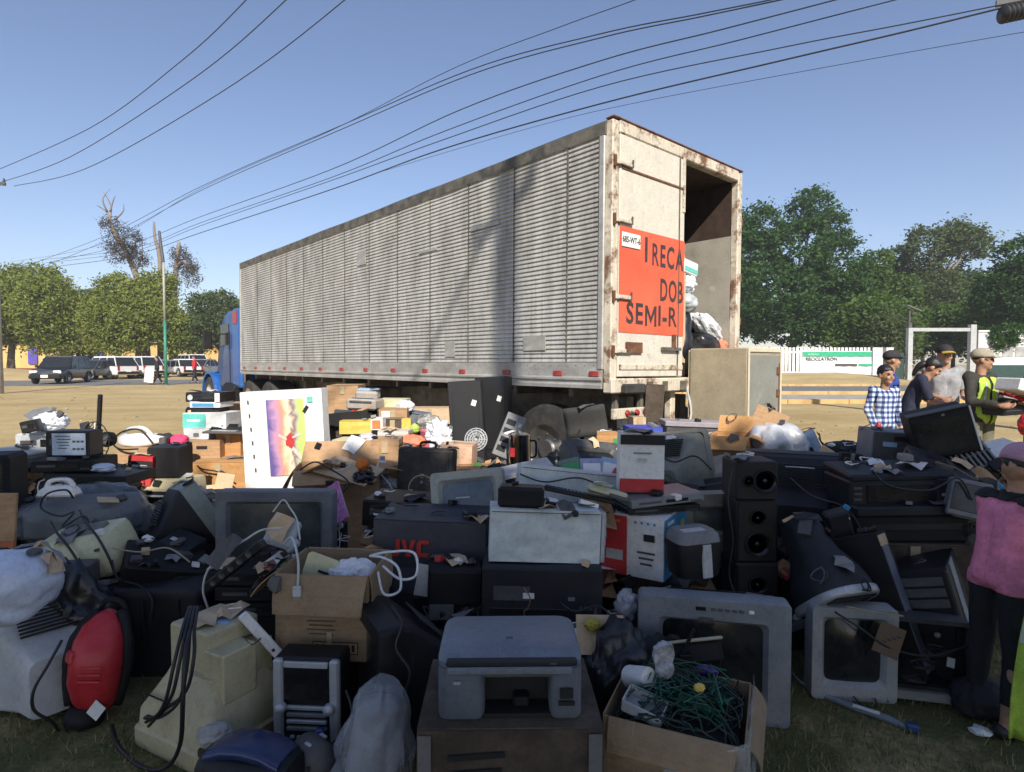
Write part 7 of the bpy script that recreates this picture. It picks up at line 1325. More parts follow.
b.build('fan_blade', dgrey, fn_); part('mesh_panel', dgrey, fn_, (-.11, -.02, .26), (.09, .012, .16), (0, R(-8), 0)); part('stick', black, fn_, (.02, .0, .40), (.028, .028, .28), (0, R(10), 0), bev=.006)
bag('white_plastic_heap', 'white plastic scraps heaped on the far left stack', (XP(40, 4.35, 1), 4.45, ZP(432, 4.35)), (.12, .1, .075), bagw, 93, ridge=.12, cat='scraps'); slab('grey-lidded printer under the white scraps on the far left', (XP(40, 4.3, .9), 4.45, ZP(456, 4.3)), .36, .3, .16, lgrey, (0, 0, R(6)), name='inkjet_printer', cat='printer', n=3); under('grey-lidded printer', XP(40, 4.45), 4.47, ZP(456, 4.3), .3, .25)
slab('small black radio beside the white scraps', (XP(27, 4.2, 1), 4.26, ZP(432, 4.3)), .1, .1, .09, black, (0, R(-12), R(20)), name='radio', cat='radio', n=2)
rubble('scanner', 'grey flat scanner at the left edge', 'scanner', (XP(6, 4.0, .9), 4.1, ZP(468, 4.0)), mgrey, [('body', None, (0, 0, .05), (.34, .3, .08), None, .01), ('lid', lgrey, (0, .01, .1), (.33, .28, .02), None, .006)], (0, R(4), R(-6))); under('grey flat scanner', XP(6, 4.1), 4.12, ZP(468, 4.0), .3, .25)
ob = rubble('wooden_board', 'brown board with an orange lower half at the left edge', 'board', (XP(-9, 2.95, .6), 3.0, 0), wood, [('board', card, (0, 0, .42), (.12, .02, .84), (R(-3), R(2), 0), .002), ('orange_paint', mat('orange_brown', (.42, .12, .04), .6), (0, -.016, .40), (.119, .004, .4), (R(-3), R(2), 0), 0)], (0, 0, R(10)))
rubble('dark_monitor', 'dark monitor edge behind the left-edge board', 'monitor', (XP(-8, 3.25, .8), 3.32, 0), black2, [('casing', None, (0, 0, .5), (.16, .22, 1.0), None, .02), ('screen', glass, (0, -.112, .8), (.12, .006, .3))], (0, 0, R(14)))
rubble('grey_block', 'grey ribbed plastic block under the yellowed printer', 'casing', (XP(62, 2.7, .4), 2.78, 0), dgrey, [('body', None, (0, 0, .28), (.16, .14, .56), None, .008), ('rib', mgrey, (0, -.073, .5), (.14, .006, .08), None, .002)], (0, 0, R(8)))
bag('dark_scraps', 'dark tangle of cloth behind the red vacuum', (XP(52, 2.6, .2), 2.72, 0), (.2, .1, .3), bagk, 94, amp=.3, ridge=.1, cat='scraps')
bag('film_scrap', 'crumpled clear film scrap left of the navy television', (XP(135, 3.45, .7), 3.5, ZP(535, 3.45)), (.12, .08, .06), darkbag, 95, ridge=.15, cat='film'); under('crumpled clear film scrap', XP(135, 3.5), 3.52, ZP(535, 3.45), .18, .12)

# ------------------------------------------------------------------ the heap: sunlit back
def C(label, x0, y0, x1, y1, Y, d=.3, m=card, rz=0, ry=0, **k):
    t, w, h, d = gbox(label, x0, y0, x1, y1, Y, d, m, rz, ry, **k); return t, w, h, d
t, w, h, d = C('big white flat-screen television carton standing with a colourful picture', 247, 391, 330, 520, 5.45, .16, whitep, rz=-3, ry=-3, z=0.0, tape_=False, name='television_carton')
def picmat():
    m = bpy.data.materials.new('festival_picture_print'); m.use_nodes = True; nt = m.node_tree; N = nt.nodes; L = nt.links; b = N['Principled BSDF']; b.inputs['Roughness'].default_value = .4
    tc = N.new('ShaderNodeTexCoord'); n = N.new('ShaderNodeTexNoise'); n.inputs['Scale'].default_value = 6.5; n.inputs['Detail'].default_value = 5; n.inputs['Distortion'].default_value = 1.2; L.new(tc.outputs['Object'], n.inputs['Vector'])
    sp = N.new('ShaderNodeSeparateXYZ'); L.new(tc.outputs['Object'], sp.inputs[0]); mr = N.new('ShaderNodeMapRange'); mr.inputs['From Min'].default_value = -.17; mr.inputs['From Max'].default_value = .17; L.new(sp.outputs['X'], mr.inputs['Value'])
    a = N.new('ShaderNodeMath'); a.operation = 'MULTIPLY_ADD'; a.inputs[1].default_value = .5; L.new(n.outputs['Fac'], a.inputs[0]); L.new(mr.outputs[0], a.inputs[2]); s = N.new('ShaderNodeMath'); s.operation = 'SUBTRACT'; s.inputs[1].default_value = .25; L.new(a.outputs[0], s.inputs[0])
    r = N.new('ShaderNodeValToRGB'); e = r.color_ramp.elements; e[0].position = .02; e[0].color = (.13, .10, .28, 1); e[1].position = .98; e[1].color = (.50, .62, .18, 1)
    for (p, c) in ((.22, (.50, .28, .44)), (.34, (.66, .28, .22)), (.46, (.74, .52, .30)), (.58, (.75, .66, .5)), (.68, (.25, .15, .12)), (.76, (.42, .42, .36)), (.84, (.50, .62, .16))): q = e.new(p); q.color = (*c, 1)
    L.new(s.outputs[0], r.inputs['Fac']); L.new(r.outputs['Color'], b.inputs['Base Color']); return m
pic = part('picture', picmat(), t, (.05 * w, -d / 2 - .009, h * .66), (w * .46, .003, h * .56)); bb = MB(); bb.blob((0, -.004, 0), (.04, .003, .06), 5, .4, 3, 2.5, ridge=.2); bb.build('dancer_print', redp, pic, loc=(.03, 0, -.03)); bb = MB(); bb.box((.06, -.004, -.12), (.03, .003, .13), (0, R(-38), 0)); bb.box((-.06, -.004, .03), (.02, .003, .10), (0, R(-60), 0)); bb.box((.06, -.004, .04), (.018, .003, .10), (0, R(70), 0)); stuff(bb.build('limb_print', mat('print_white', (.75, .6, .55), .5), pic, loc=(.03, 0, -.03))); part('screen_stand', ink, t, (.30 * w, -d / 2 - .009, h * .86), (.03, .003, .07), (0, R(35), 0)); part('screen_stand', ink, t, (.30 * w, -d / 2 - .009, h * .46), (.03, .003, .07), (0, R(-35), 0)); part('logo_mark', teal, t, (.36 * w, -d / 2 - .009, h * .93), (.05, .003, .05))
for k in range(6): part('caption_line', dgrey, t, (-.40 * w + .006 * k, -d / 2 - .009, h * (.93 - .1 * k)), (.014, .003, .035))
# stack left of the television carton
t, w, h, d = C('black printer box on top of the left stack of cartons', 186, 393, 222, 402, 6.3, .3, gloss, rz=-4, sup=False, tape_=False, name='printed_box'); part('white_end', whitep, t, (w * .42, -d / 2 - .0088, h * .5), (w * .14, .003, h * .98)); MB().lathe([(.001, .003), (.03, .003), (.03, 0)], 16, axis='y').build('round_logo', lgrey, t, loc=(-w * .36, -d / 2 - .0085, h * .5))
t, w, h, d = C('slim white and blue box under the black printer box', 190, 402.2, 221, 407.5, 6.3, .28, whitep, rz=-2, sup=False, tape_=False, name='printed_box'); part('blue_band', blueb, t, (-.02, -d / 2 - .0088, h * .5), (w * .7, .003, h * .6))
rubble('tangled_router', 'dark flat device with coiled cables between the boxes', 'device', (XP(201, 6.3, .9), 6.45, ZP(413.6, 6.3)), black2, [('body', None, (0, 0, .03), (.36, .26, .055), None, .01), ('coil', black, (-.02, -.12, .04), (.3, .04, .05), (0, R(4), 0), .015)], (0, R(-2), R(3)))
t, w, h, d = C('teal and white printed carton in the left stack', 183, 413.8, 227, 428.5, 6.2, .34, whitep, rz=-2, sup=False, tape_=False, name='printed_box'); part('teal_panel', teal, t, (-w * .23, -d / 2 - .0088, h * .5), (w * .53, .003, h * .98)); part('caption', whitep, t, (-w * .24, -d / 2 - .0108, h * .55), (w * .3, .002, h * .14)); part('badge', dgrey, t, (w * .42, -d / 2 - .0088, h * .2), (w * .05, .003, h * .06))
t, w, h, d = C('white printed carton under the teal one', 184, 429, 210, 440.5, 6.15, .34, whitep, rz=-2, tape_=False, name='printed_box', sup=False); part('printed_mark', mgrey, t, (.0, -d / 2 - .0088, h * .5), (w * .2, .003, h * .3))
t, w, h, d = C('brown carton with a hand hole in the left stack', 183, 441.5, 217, 462.5, 6.0, .4, card, rz=6, tape_=False, sup=False); part('hand_hole', ink, t, (0, -d / 2 - .0086, h * .72), (w * .3, .003, h * .14), None, .0)
C('brown carton beside the one with the hand hole', 217, 434, 243, 456, 6.15, .36, card2, rz=-6, sup=True); C('brown carton at the back of the left stack', 223, 404, 246, 434, 6.75, .36, card, rz=4, sup=True)
rubble('laptop', 'open dark laptop frame lying on the cartons', 'laptop', (XP(224, 6.05, .85), 6.12, ZP(433.5, 6.05)), dgrey, [('base', None, (0, 0, .012), (.40, .26, .02), None, .004), ('screen_frame', black, (0, .12, .05), (.38, .02, .08), (R(-60), 0, 0), .004), ('keypad', silver, (-.02, -.02, .024), (.24, .1, .004))], (0, R(2), R(8)))
C('large orange-brown carton at the foot of the left stack', 189, 463, 244, 520, 5.75, .5, card2, rz=5, z=0, sup=False); rubble('torn_card', 'torn pale card leaning on the large orange-brown carton', 'cardboard', (XP(222, 5.4, .4), 5.45, ZP(492, 5.4)), card3, [('sheet', None, (0, 0, .08), (.16, .006, .16), (R(-15), R(8), 0), 0), ('torn_strip', None, (-.12, 0, .03), (.14, .006, .05), (R(-20), R(-6), 0), 0)]); under('torn pale card', XP(222, 5.5), 5.5, ZP(492, 5.4), .2, .06)
under('left stack of cartons', XP(203, 6.3), 6.4, ZP(462.5, 6.0), .34, .3)
# between: iron, red box, black cube, beige printer
ik = thing('hand_vacuum', 'white hand vacuum with black cord loop on the small brown carton', 'appliance', (XP(134, 5.4, .8), 5.5, ZP(449, 5.4)), (0, 0, R(8))); b = MB(); b.loft([[(x, p[0], p[1]) for p in rrect(.14 * s_, .13 * s_, .04 * s_, 4, 0, .07)] for (x, s_) in ((-.18, .5), (-.15, .8), (-.02, 1), (.08, .85), (.14, .6), (.2, .4))]); b.build('body', white, ik, True, ang=50); part('nozzle', dgrey, ik, (.2, 0, .06), (.06, .1, .07), bev=.01); MB().tube(smooth_path([(-.14, 0, .1), (-.1, 0, .17), (.02, 0, .18), (.1, 0, .11)], 4), .018, 8).build('handle', white, ik, True)
cable('black cord looping round the white hand vacuum', [W3(155, 446, 5.4), W3(140, 430, 5.45), W3(122, 432, 5.45), W3(113, 442, 5.4), W3(120, 449, 5.3), W3(138, 449, 5.28)], .008)
C('small brown carton under the white hand vacuum', 115, 449.5, 150, 470, 5.35, .34, card, rz=8, sup=True)
t, w, h, d = C('red and black printed box leaning below the white hand vacuum', 124, 457, 146, 486, 4.9, .16, redp, rz=14, ry=6, tape_=False, name='printed_box'); part('black_panel', ink, t, (0, -d / 2 - .0088, h * .62), (w * .96, .003, h * .5)); part('caption', lgrey, t, (0, -d / 2 - .0108, h * .7), (w * .6, .002, h * .07))
rubble('black_cube', 'black cube computer on the beige printer', 'computer', (XP(162, 5.0, .7), 5.12, ZP(478, 5.0)), dgrey, [('body', black2, (0, 0, .125), (.26, .26, .25), None, .008), ('top_panel', navy, (0, 0, .253), (.25, .25, .008), None, .002)], (0, R(1), R(4)))
inkjet('beige old printer under the black cube', (XP(160, 4.85, .6), 5.06, ZP(500, 4.85)), .40, .32, ZP(478, 5.0) - ZP(500, 4.85) - .005, beige, lgrey, (0, 0, R(-6))); under('beige old printer', XP(160, 5), 5.08, ZP(500, 4.85), .34, .28)
bag('dark_cloth', 'dark grey cloth heap behind the black cube', (XP(160, 5.6, .8), 5.65, ZP(449, 5.6)), (.11, .1, .075), mat('charcoal_cloth', (.03, .03, .04), .9, bump=.3, bs=30), 101, ridge=.12, cat='cloth'); bag('pink_cloth', 'bright pink cloth heap beside the dark cloth', (XP(175, 5.6, .8), 5.66, ZP(449, 5.6)), (.085, .08, .07), mat('hot_pink_cloth', (.68, .06, .16), .8, bump=.3, bs=30), 102, ridge=.12, cat='cloth'); under('dark cloth and pink cloth', XP(167, 5.7), 5.7, ZP(449, 5.6), .3, .2)
bag('white_cloth', 'white cloth scrap behind the dark cloth heap', (XP(152, 5.8, .8), 5.85, ZP(446, 5.8)), (.1, .08, .06), bagw, 103, ridge=.12, cat='cloth'); under('white cloth scrap', XP(152, 5.9), 5.9, ZP(446, 5.8), .15, .12)
rubble('pink_strip', 'pink packet wedged at the side of the black cube', 'packet', (XP(180, 5.2, .7), 5.22, ZP(470, 5.2)), pink, [('packet', None, (0, 0, .1), (.05, .06, .2), (0, R(4), 0), .01), ('caption', white, (0, -.032, .1), (.02, .004, .1), (0, R(4), 0), 0)]); under('pink packet', XP(180, 5.24), 5.24, ZP(470, 5.2) - .01, .06, .06)
# right of the television carton
t, w, h, d = C('torn-open brown carton in front of the white television carton', 290, 470, 372, 522, 4.45, .42, card, rz=12, open_=40, flaps=(.6, -1.2, 1.6, .3), z=.05, sup=False)
fl2 = rubble('cardboard_flap', 'folded cardboard sheet lying across the torn carton', 'cardboard', (XP(345, 4.3, .8), 4.42, ZP(476, 4.3)), card3, [('sheet', None, (0, 0, .02), (.42, .3, .008), (R(14), R(12), 0), 0), ('sheet', card, (-.2, -.06, .02), (.26, .2, .008), (R(-20), R(-24), 0), 0)], (0, 0, R(-14)))
bag('feather_duster', 'black feathery tuft with an orange flower on the torn carton', (XP(362, 4.25, .8), 4.3, ZP(486, 4.25)), (.075, .06, .06), bagk, 105, amp=.5, ridge=.25, cat='decoration'); fd_ = [o for o in col.objects if o.name.startswith('feather_duster') and o.parent is None][-1]; MB().blob((-.01, -.01, .15), (.045, .04, .05), 7, .4, 3, 3, ridge=.2).build('orange_flower', mat('orange_flower', (.75, .2, .02), .7), fd_, True); MB().tube([(0, 0, .05), (-.005, 0, .12)], .01, 6).build('stem', green, fd_)
rubble('magazine', 'magenta magazine tilted in front of the torn carton', 'magazine', (XP(329, 3.75, .8), 3.78, ZP(525, 3.75)), magenta, [('cover', None, (0, 0, .11), (.20, .012, .26), (R(-25), R(-32), 0), 0), ('pages', white, (0, .008, .11), (.195, .010, .25), (R(-25), R(-32), 0), 0)], (0, 0, R(-10))); under('magenta magazine', XP(329, 3.85), 3.88, ZP(525, 3.75) - .02, .2, .12)
C('tall brown carton at the back of the sunlit heap', 326, 386, 357, 450, 7.4, .5, card, rz=3, z=0, sup=False)
rubble('typewriter', 'grey portable typewriter on the sunlit heap', 'typewriter', (XP(362, 6.6, 1.1), 6.75, ZP(410, 6.6)), mat('warm_grey_metal', (.36, .33, .29), .5, dust=.25), [('body', None, (0, 0, .06), (.34, .3, .12), None, .02), ('carriage', None, (0, .06, .16), (.26, .14, .10), (R(12), 0, 0), .02), ('platen', skyb, (0, .07, .218), (.24, .08, .012), (R(12), 0, 0), .004), ('key_deck', dgrey, (0, -.11, .10), (.26, .1, .03), (R(20), 0, 0), .006)], (0, R(2), R(-8))); under('grey portable typewriter', XP(362, 6.75), 6.77, ZP(410, 6.6), .3, .25)
rubble('tray', 'black tray with scrap in front of the typewriter', 'tray', (XP(348, 6.2, .9), 6.3, ZP(425, 6.2)), black2, [('base', None, (0, 0, .01), (.42, .3, .02)), ('side', None, (0, -.15, .07), (.42, .015, .14)), ('side', None, (-.205, 0, .06), (.015, .28, .12)), ('scrap', dgrey, (0, 0, .08), (.3, .2, .09), (R(14), R(10), R(20)), .01), ('slat', card, (.1, .02, .13), (.3, .04, .02), (0, R(-14), R(30)))], (0, R(-5), R(6))); under('black tray with scrap', XP(348, 6.3), 6.32, ZP(425, 6.2), .36, .25)
C('cream long carton on the sunlit heap under the trailer edge', 376, 400, 405, 409, 6.9, .3, cream, rz=-8, sup=True, tape_=False, name='printed_box'); bag('plastic_bag', 'thin white plastic bag on the cream long carton', (XP(404, 6.75, 1), 6.85, ZP(412, 6.8)), (.1, .09, .07), bagw, 106, ridge=.12); under('thin white plastic bag', XP(404, 6.9), 6.9, ZP(412, 6.8), .14, .12)
t, w, h, d = C('small brown carton with a white label on the sunlit heap', 378, 409.5, 406, 420, 6.6, .3, card, rz=4); part('white_label', white, t, (-w * .25, -d / 2 - .0088, h * .55), (w * .3, .003, h * .6))
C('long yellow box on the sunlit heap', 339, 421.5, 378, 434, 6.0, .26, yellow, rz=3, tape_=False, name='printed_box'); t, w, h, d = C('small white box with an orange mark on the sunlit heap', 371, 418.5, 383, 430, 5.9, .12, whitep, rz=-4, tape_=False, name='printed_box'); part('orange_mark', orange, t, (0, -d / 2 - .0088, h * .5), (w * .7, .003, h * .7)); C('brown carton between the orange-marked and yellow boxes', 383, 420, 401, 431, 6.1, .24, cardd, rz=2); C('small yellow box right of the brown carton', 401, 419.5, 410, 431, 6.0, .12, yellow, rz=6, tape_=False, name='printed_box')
t, w, h, d = C('flat printed book box with pale cover on the sunlit heap', 378, 431.5, 409, 440.5, 5.7, .2, mat('pale_lilac_print', (.55, .5, .55), .5, c2=(.6, .55, .35), vs=20), rz=-3, tape_=False, name='printed_box'); part('red_edge', redp, t, (0, -d / 2 - .0088, h * .1), (w * .98, .003, h * .14))
t, w, h, d = C('cream cube box with small print in front of the yellow box', 333, 441, 361, 463, 5.2, .25, cream, rz=-8, tape_=False, name='printed_box'); part('cream_front', mat('cream_front', (.70, .62, .46), .5), t, (w * .08, -d / 2 - .0088, h * .5), (w * .82, .003, h * .9)); part('print_line', brownink, t, (w * .08, -d / 2 - .0108, h * .32), (w * .3, .002, h * .03)); part('print_line', brownink, t, (w * .08, -d / 2 - .0108, h * .24), (w * .36, .002, h * .02))
bag('plastic_bag', 'lilac-white plastic bag beside the cream cube', (XP(366, 5.35, .8), 5.45, ZP(456, 5.35)), (.12, .1, .1), mat('lilac_bag', (.55, .52, .60), .35, bump=.5, bs=14), 107, ridge=.08); C('flat blue box under the lilac plastic bag', 358, 454.5, 377, 461, 5.25, .26, blued, rz=-4, tape_=False, name='printed_box')
bt = thing('bottle', 'white plastic bottle right of the cream cube', 'bottle', (XP(381, 4.75, .7), 4.8, ZP(484, 4.75))); MB().lathe([(.001, 0), (.05, 0), (.052, .02), (.052, .13), (.035, .165), (.02, .175), (.02, .2), (.001, .2)], 18).build('body', white, bt, True, ang=40); MB().lathe([(.022, .185), (.022, .215), (.001, .216)], 14).build('cap', skyb, bt); MB().lathe([(.0525, .03), (.0525, .08)], 18, caps=False).build('label', mgrey, bt, True); under('white plastic bottle', XP(381, 4.85), 4.85, ZP(484, 4.75), .14, .12)
bag('clear_bag', 'clear plastic bag right of the white bottle', (XP(388, 4.55, .6), 4.62, ZP(494, 4.55)), (.08, .08, .06), clear, 108, ridge=.12); under('clear plastic bag', XP(388, 4.65), 4.65, ZP(494, 4.55), .14, .12)
C('brown carton behind the black suitcase', 370, 441, 398, 500, 5.0, .3, card, rz=3, z=0, sup=False)
su = thing('suitcase', 'black hard suitcase with a centre badge standing in the heap', 'suitcase', (XP(424, 4.5, .6), 4.6, ZP(500, 4.5)), (R(-3), R(2), R(-8))); part('shell', mat('black_leatherette', (.018, .016, .015), .5, bump=.4, bs=120, dust=.25), su, (0, 0, .19), (.44, .14, .38), bev=.02, seg=2); part('rim', dgrey, su, (.2, 0, .19), (.012, .148, .36), bev=.004); part('rim', dgrey, su, (.175, 0, .19), (.006, .148, .36), bev=.002); part('badge', steel, su, (-.02, -.073, .17), (.03, .004, .035), bev=.002); part('badge', steel, su, (-.02, -.073, .125), (.02, .004, .02)); MB().tube(smooth_path([(-.06, 0, .38), (-.05, 0, .42), (.05, 0, .42), (.06, 0, .38)], 4), .01, 6).build('handle', black, su, True); under('black hard suitcase', XP(424, 4.6), 4.62, ZP(500, 4.5), .38, .12)
rg_ = thing('cardboard_ring', 'curled cardboard strip in front of the black suitcase', 'cardboard', (XP(420, 4.15, .7), 4.2, ZP(497, 4.15)), (0, 0, R(10))); MB().lathe([(.085, 0), (.09, 0), (.09, .07), (.085, .07)], 20, caps=False).build('ring', card3, rg_, True, loc=(0, 0, .045), rot=(R(70), 0, 0)); part('strip', card3, rg_, (.14, 0, .07), (.2, .05, .006), (0, R(25), 0)); under('curled cardboard strip', XP(424, 4.25), 4.28, ZP(497, 4.15) - .02, .3, .14)
bk_ = thing('bucket', 'pink plastic bucket behind the black suitcase', 'bucket', (XP(427, 6.0, .8), 6.1, ZP(449, 6.0))); MB().lathe([(.001, 0), (.085, 0), (.115, .17), (.12, .175), (.12, .185), (.11, .185), (.08, .02), (.001, .02)], 20).build('tub', mat('pink_plastic', (.60, .16, .22), .4), bk_, True, ang=40); MB().tube([(.115 * math.cos(a), .0, .175 + .09 * math.sin(a)) for a in [math.pi * k / 12 for k in range(13)]], .004, 5).build('handle', steel, bk_); under('pink plastic bucket', XP(427, 6.1), 6.12, ZP(449, 6.0), .2, .2)
bag('orange_cloth', 'orange cloth draped left of the pink bucket', (XP(411, 5.5, .8), 5.6, ZP(449, 5.5)), (.13, .1, .06), MATS['orange_cloth'], 109, ridge=.12, cat='cloth'); under('orange cloth', XP(411, 5.6), 5.62, ZP(449, 5.5), .2, .15)
bag('plastic_bag', 'white plastic shopping bag behind the suitcase corner', (XP(438, 5.4, .8), 5.5, ZP(451, 5.4)), (.12, .1, .14), bagw, 110, ridge=.14, amp=.35); under('white plastic shopping bag', XP(438, 5.5), 5.52, ZP(451, 5.4), .18, .15)
bag('patterned_cloth', 'black and white patterned cloth behind the pink bucket', (XP(427, 6.5, .9), 6.6, ZP(432, 6.5)), (.14, .12, .1), mat('patterned_cloth', (.5, .48, .44), .8, c2=(.03, .03, .03), vs=28), 111, ridge=.12, cat='cloth'); under('patterned cloth', XP(427, 6.6), 6.62, ZP(432, 6.5), .2, .18)
rubble('green_blue_crate', 'dusty blue crate behind the patterned cloth', 'crate', (XP(412, 6.9, .9), 7.0, ZP(425, 6.9)), mat('dusty_blue', (.10, .14, .2), .6, dust=.3), [('tub', None, (0, 0, .07), (.3, .24, .14), None, .01), ('rim', None, (0, 0, .145), (.32, .26, .012), None, .003)], (0, R(8), R(-10))); under('dusty blue crate', XP(412, 7), 7.02, ZP(425, 6.9), .26, .2)
C('flattened tan carton under the trailer edge', 405, 409, 452, 424, 7.6, .4, card3, rz=4); C('pale beige bag-like carton right of the suitcase', 441, 446, 473, 470, 5.2, .3, mat('peach_card', (.66, .42, .28), .8), rz=-6, ry=3); C('orange-brown carton below the pale beige one', 455, 470.5, 487, 500, 4.9, .34, card2, rz=-4, z=.0, sup=False)
bag('green_plastic', 'bright green plastic scrap by the pale beige carton', (XP(477, 5.1, .7), 5.16, ZP(476, 5.1)), (.06, .05, .055), mat('bright_green_plastic', (.06, .42, .08), .4), 112, ridge=.15, cat='scrap'); bag('lime_plastic', 'lime green plastic scrap behind the yellow box', (XP(414, 5.9, .9), 5.95, ZP(434, 5.9)), (.05, .05, .05), mat('lime_plastic', (.42, .55, .10), .4), 113, ridge=.15, cat='scrap'); under('lime green plastic scrap', XP(414, 6), 6.0, ZP(434, 5.9), .1, .1); under('bright green plastic scrap', XP(477, 5.2), 5.2, ZP(476, 5.1), .1, .08)
rubble('telephone', 'dark handset lying on the orange-brown carton', 'telephone', (XP(471, 4.72, .6), 4.78, ZP(489, 4.72)), black, [('base', None, (0, 0, .025), (.16, .13, .05), (R(10), 0, 0), .012), ('handset', None, (0, -.02, .065), (.2, .035, .03), (R(10), R(-6), 0), .01)], (0, 0, R(-12))); under('dark handset', XP(471, 4.8), 4.8, ZP(489, 4.72), .1, .08)
# tall black panels, disc, keypad panel, urn under the trailer
for k, (x0, x1, y0, Y, rz, ry, mm) in enumerate(((457, 487, 381, 6.15, -6, -4, ink), (480, 512, 377, 6.45, -24, -3, ink))):
    loc, w, h = bbx(x0, y0, x1, 500, Y, .14); t = thing('tower_speaker', ['tall matt black tower speaker leaning by the trailer wheel, left', 'tall glossy black panel leaning by the trailer wheel, right'][k], 'speaker', (loc[0], Y + .1, 0), (R(-3), R(ry), R(rz))); h = ZP(y0, Y); part('cabinet', mm, t, (0, 0, h / 2), (w * 1.15, .14, h), bev=.008); part('front_panel', ink, t, (0, -.073, h * .66), (w * .9, .008, h * .5), bev=.003); part('lower_grille', ink, t, (0, -.073, h * .22), (w * .9, .008, h * .3), bev=.003); part('white_tag', white, t, (w * .3, -.079, h * .82), (.05, .003, .06), (0, R(20), 0))
fd2 = thing('fan_disc', 'white round fan grille leaning on the black tower speaker', 'fan', (XP(475, 5.75, .8), 5.8, ZP(452, 5.75)), (R(-14), 0, R(-8))); b = MB()
for r_ in (.11, .085, .06, .035): b.tube([(r_ * math.cos(2 * math.pi * k / 20), 0, .115 + r_ * math.sin(2 * math.pi * k / 20)) for k in range(21)], .005, 5)
for k in range(12): a = 2 * math.pi * k / 12; b.tube([(0, -.01, .115), (.11 * math.cos(a), 0, .115 + .11 * math.sin(a))], .003, 4)
stuff(b.build('wire_guard', lgrey, fd2)); MB().lathe([(.001, .01), (.105, 0), (.105, -.02)], 20, axis='y').build('disc', mgrey, fd2, True, loc=(0, .012, .115)); under('white round fan grille', XP(475, 5.85), 5.85, ZP(452, 5.75), .2, .1)
kp = thing('panel', 'dark silver panel with rectangular cut-outs leaning beside the urn', 'panel', (XP(501, 5.75, .8), 5.8, ZP(458, 5.75)), (R(-12), R(20), R(-12))); part('plate', mgrey, kp, (0, 0, .22), (.2, .03, .44), bev=.006); under('dark silver panel', XP(501, 5.9), 5.9, ZP(458, 5.75) - .03, .2, .14)
for k in range(4):
    part('cut_out', black, kp, (-.03, -.017, .08 + .09 * k), (.09, .006, .055), bev=.002); part('side_mark', lgrey, kp, (.06, -.017, .08 + .09 * k), (.03, .004, .04))
ur = thing('steel_urn', 'shiny steel urn standing by the trailer wheel', 'urn', (XP(520, 5.55, .7), 5.65, ZP(470, 5.55))); MB().lathe([(.001, 0), (.10, 0), (.105, .02), (.105, .3), (.11, .31), (.11, .325), (.06, .345), (.02, .35), (.02, .37), (.001, .372)], 24).build('body', chrome, ur, True, ang=40); part('red_label', redp, ur, (-.07, -.082, .16), (.05, .004, .08), (0, 0, R(-40))); MB().tube(smooth_path([(.1, 0, .26), (.15, 0, .25), (.15, 0, .12), (.1, 0, .1)], 4), .01, 6).build('handle', black, ur, True); under('shiny steel urn', XP(520, 5.65), 5.67, ZP(470, 5.55), .22, .2)
oc2 = thing('office_chair', 'black office chair with its backrest up under the trailer tail', 'chair', (XP(603, 5.3, .6), 5.4, 0), (0, 0, R(-14)))
b = MB(); g = [[(-.19 + .38 * i / 8, -.03 * (1 - ((i - 4) / 4) ** 2) + .02 * math.sin(j * .8), .86 + .26 * j / 6) for i in range(9)] for j in range(7)]; b.loft(g, False, False, closed=False); o = b.build('backrest', mat('worn_black_fabric', (.045, .043, .04), .9, bump=.3, bs=120), oc2, True, rot=(R(4), R(-8), 0)); o.modifiers.new('t', 'SOLIDIFY').thickness = .05
part('back_stem', black, oc2, (0, .06, .66), (.05, .03, .5), bev=.008); part('seat', MATS['worn_black_fabric'], oc2, (0, -.1, .46), (.46, .44, .09), bev=.035, seg=2); MB().tube([(0, -.1, .08), (0, -.1, .42)], .03, 10).build('gas_lift', steel, oc2)
for k in range(5): a = k * 2 * math.pi / 5 + .3; l_ = MB().tube([(0, -.1, .12), (.28 * math.cos(a), -.1 + .28 * math.sin(a), .075)], [.03, .02], 6).build('leg', black, oc2); MB().lathe([(.001, -.02), (.03, -.02), (.03, .02), (.001, .02)], 10, axis='x').build('caster', black, l_, loc=(.28 * math.cos(a), -.1 + .28 * math.sin(a), .035))
for s in (-1, 1): MB().tube(smooth_path([(s * .22, -.1, .46), (s * .27, -.1, .55), (s * .27, -.05, .68), (s * .27, -.25, .69)], 4), .016, 6).build('armrest', black, oc2, True)
rubble('blue_crate', 'dark blue plastic crate below the office chair', 'crate', (XP(586, 4.75, .7), 4.9, ZP(468, 4.75)), mat('dark_blue_plastic', (.03, .06, .11), .5, dust=.25), [('tub', None, (0, 0, .09), (.28, .26, .18), None, .012), ('rim', None, (0, 0, .185), (.3, .28, .016), None, .004)], (0, R(2), R(10))); under('dark blue plastic crate', XP(586, 4.9), 4.92, ZP(468, 4.75), .24, .2)
gs = thing('shelf', 'pale grey shelf edge sloping over a black television', 'shelf', (XP(521, 4.5, .7), 4.6, ZP(474, 4.5)), (R(6), R(-11), R(8))); part('board', lgrey, gs, (0, 0, .02), (.48, .24, .03), bev=.004); part('lip', white, gs, (0, -.122, .02), (.48, .006, .036), bev=.002)
crt('black television under the pale grey shelf', (XP(522, 4.45, .5), 4.66, .02), .48, ZP(474, 4.5) - .06, .4, black, black2, (0, 0, R(6)), buttons=True)
bag('black_bag', 'black bag and rags beside the steel urn', (XP(556, 5.2, .6), 5.3, 0), (.2, .18, .38), bagk, 114, amp=.3, ridge=.1)
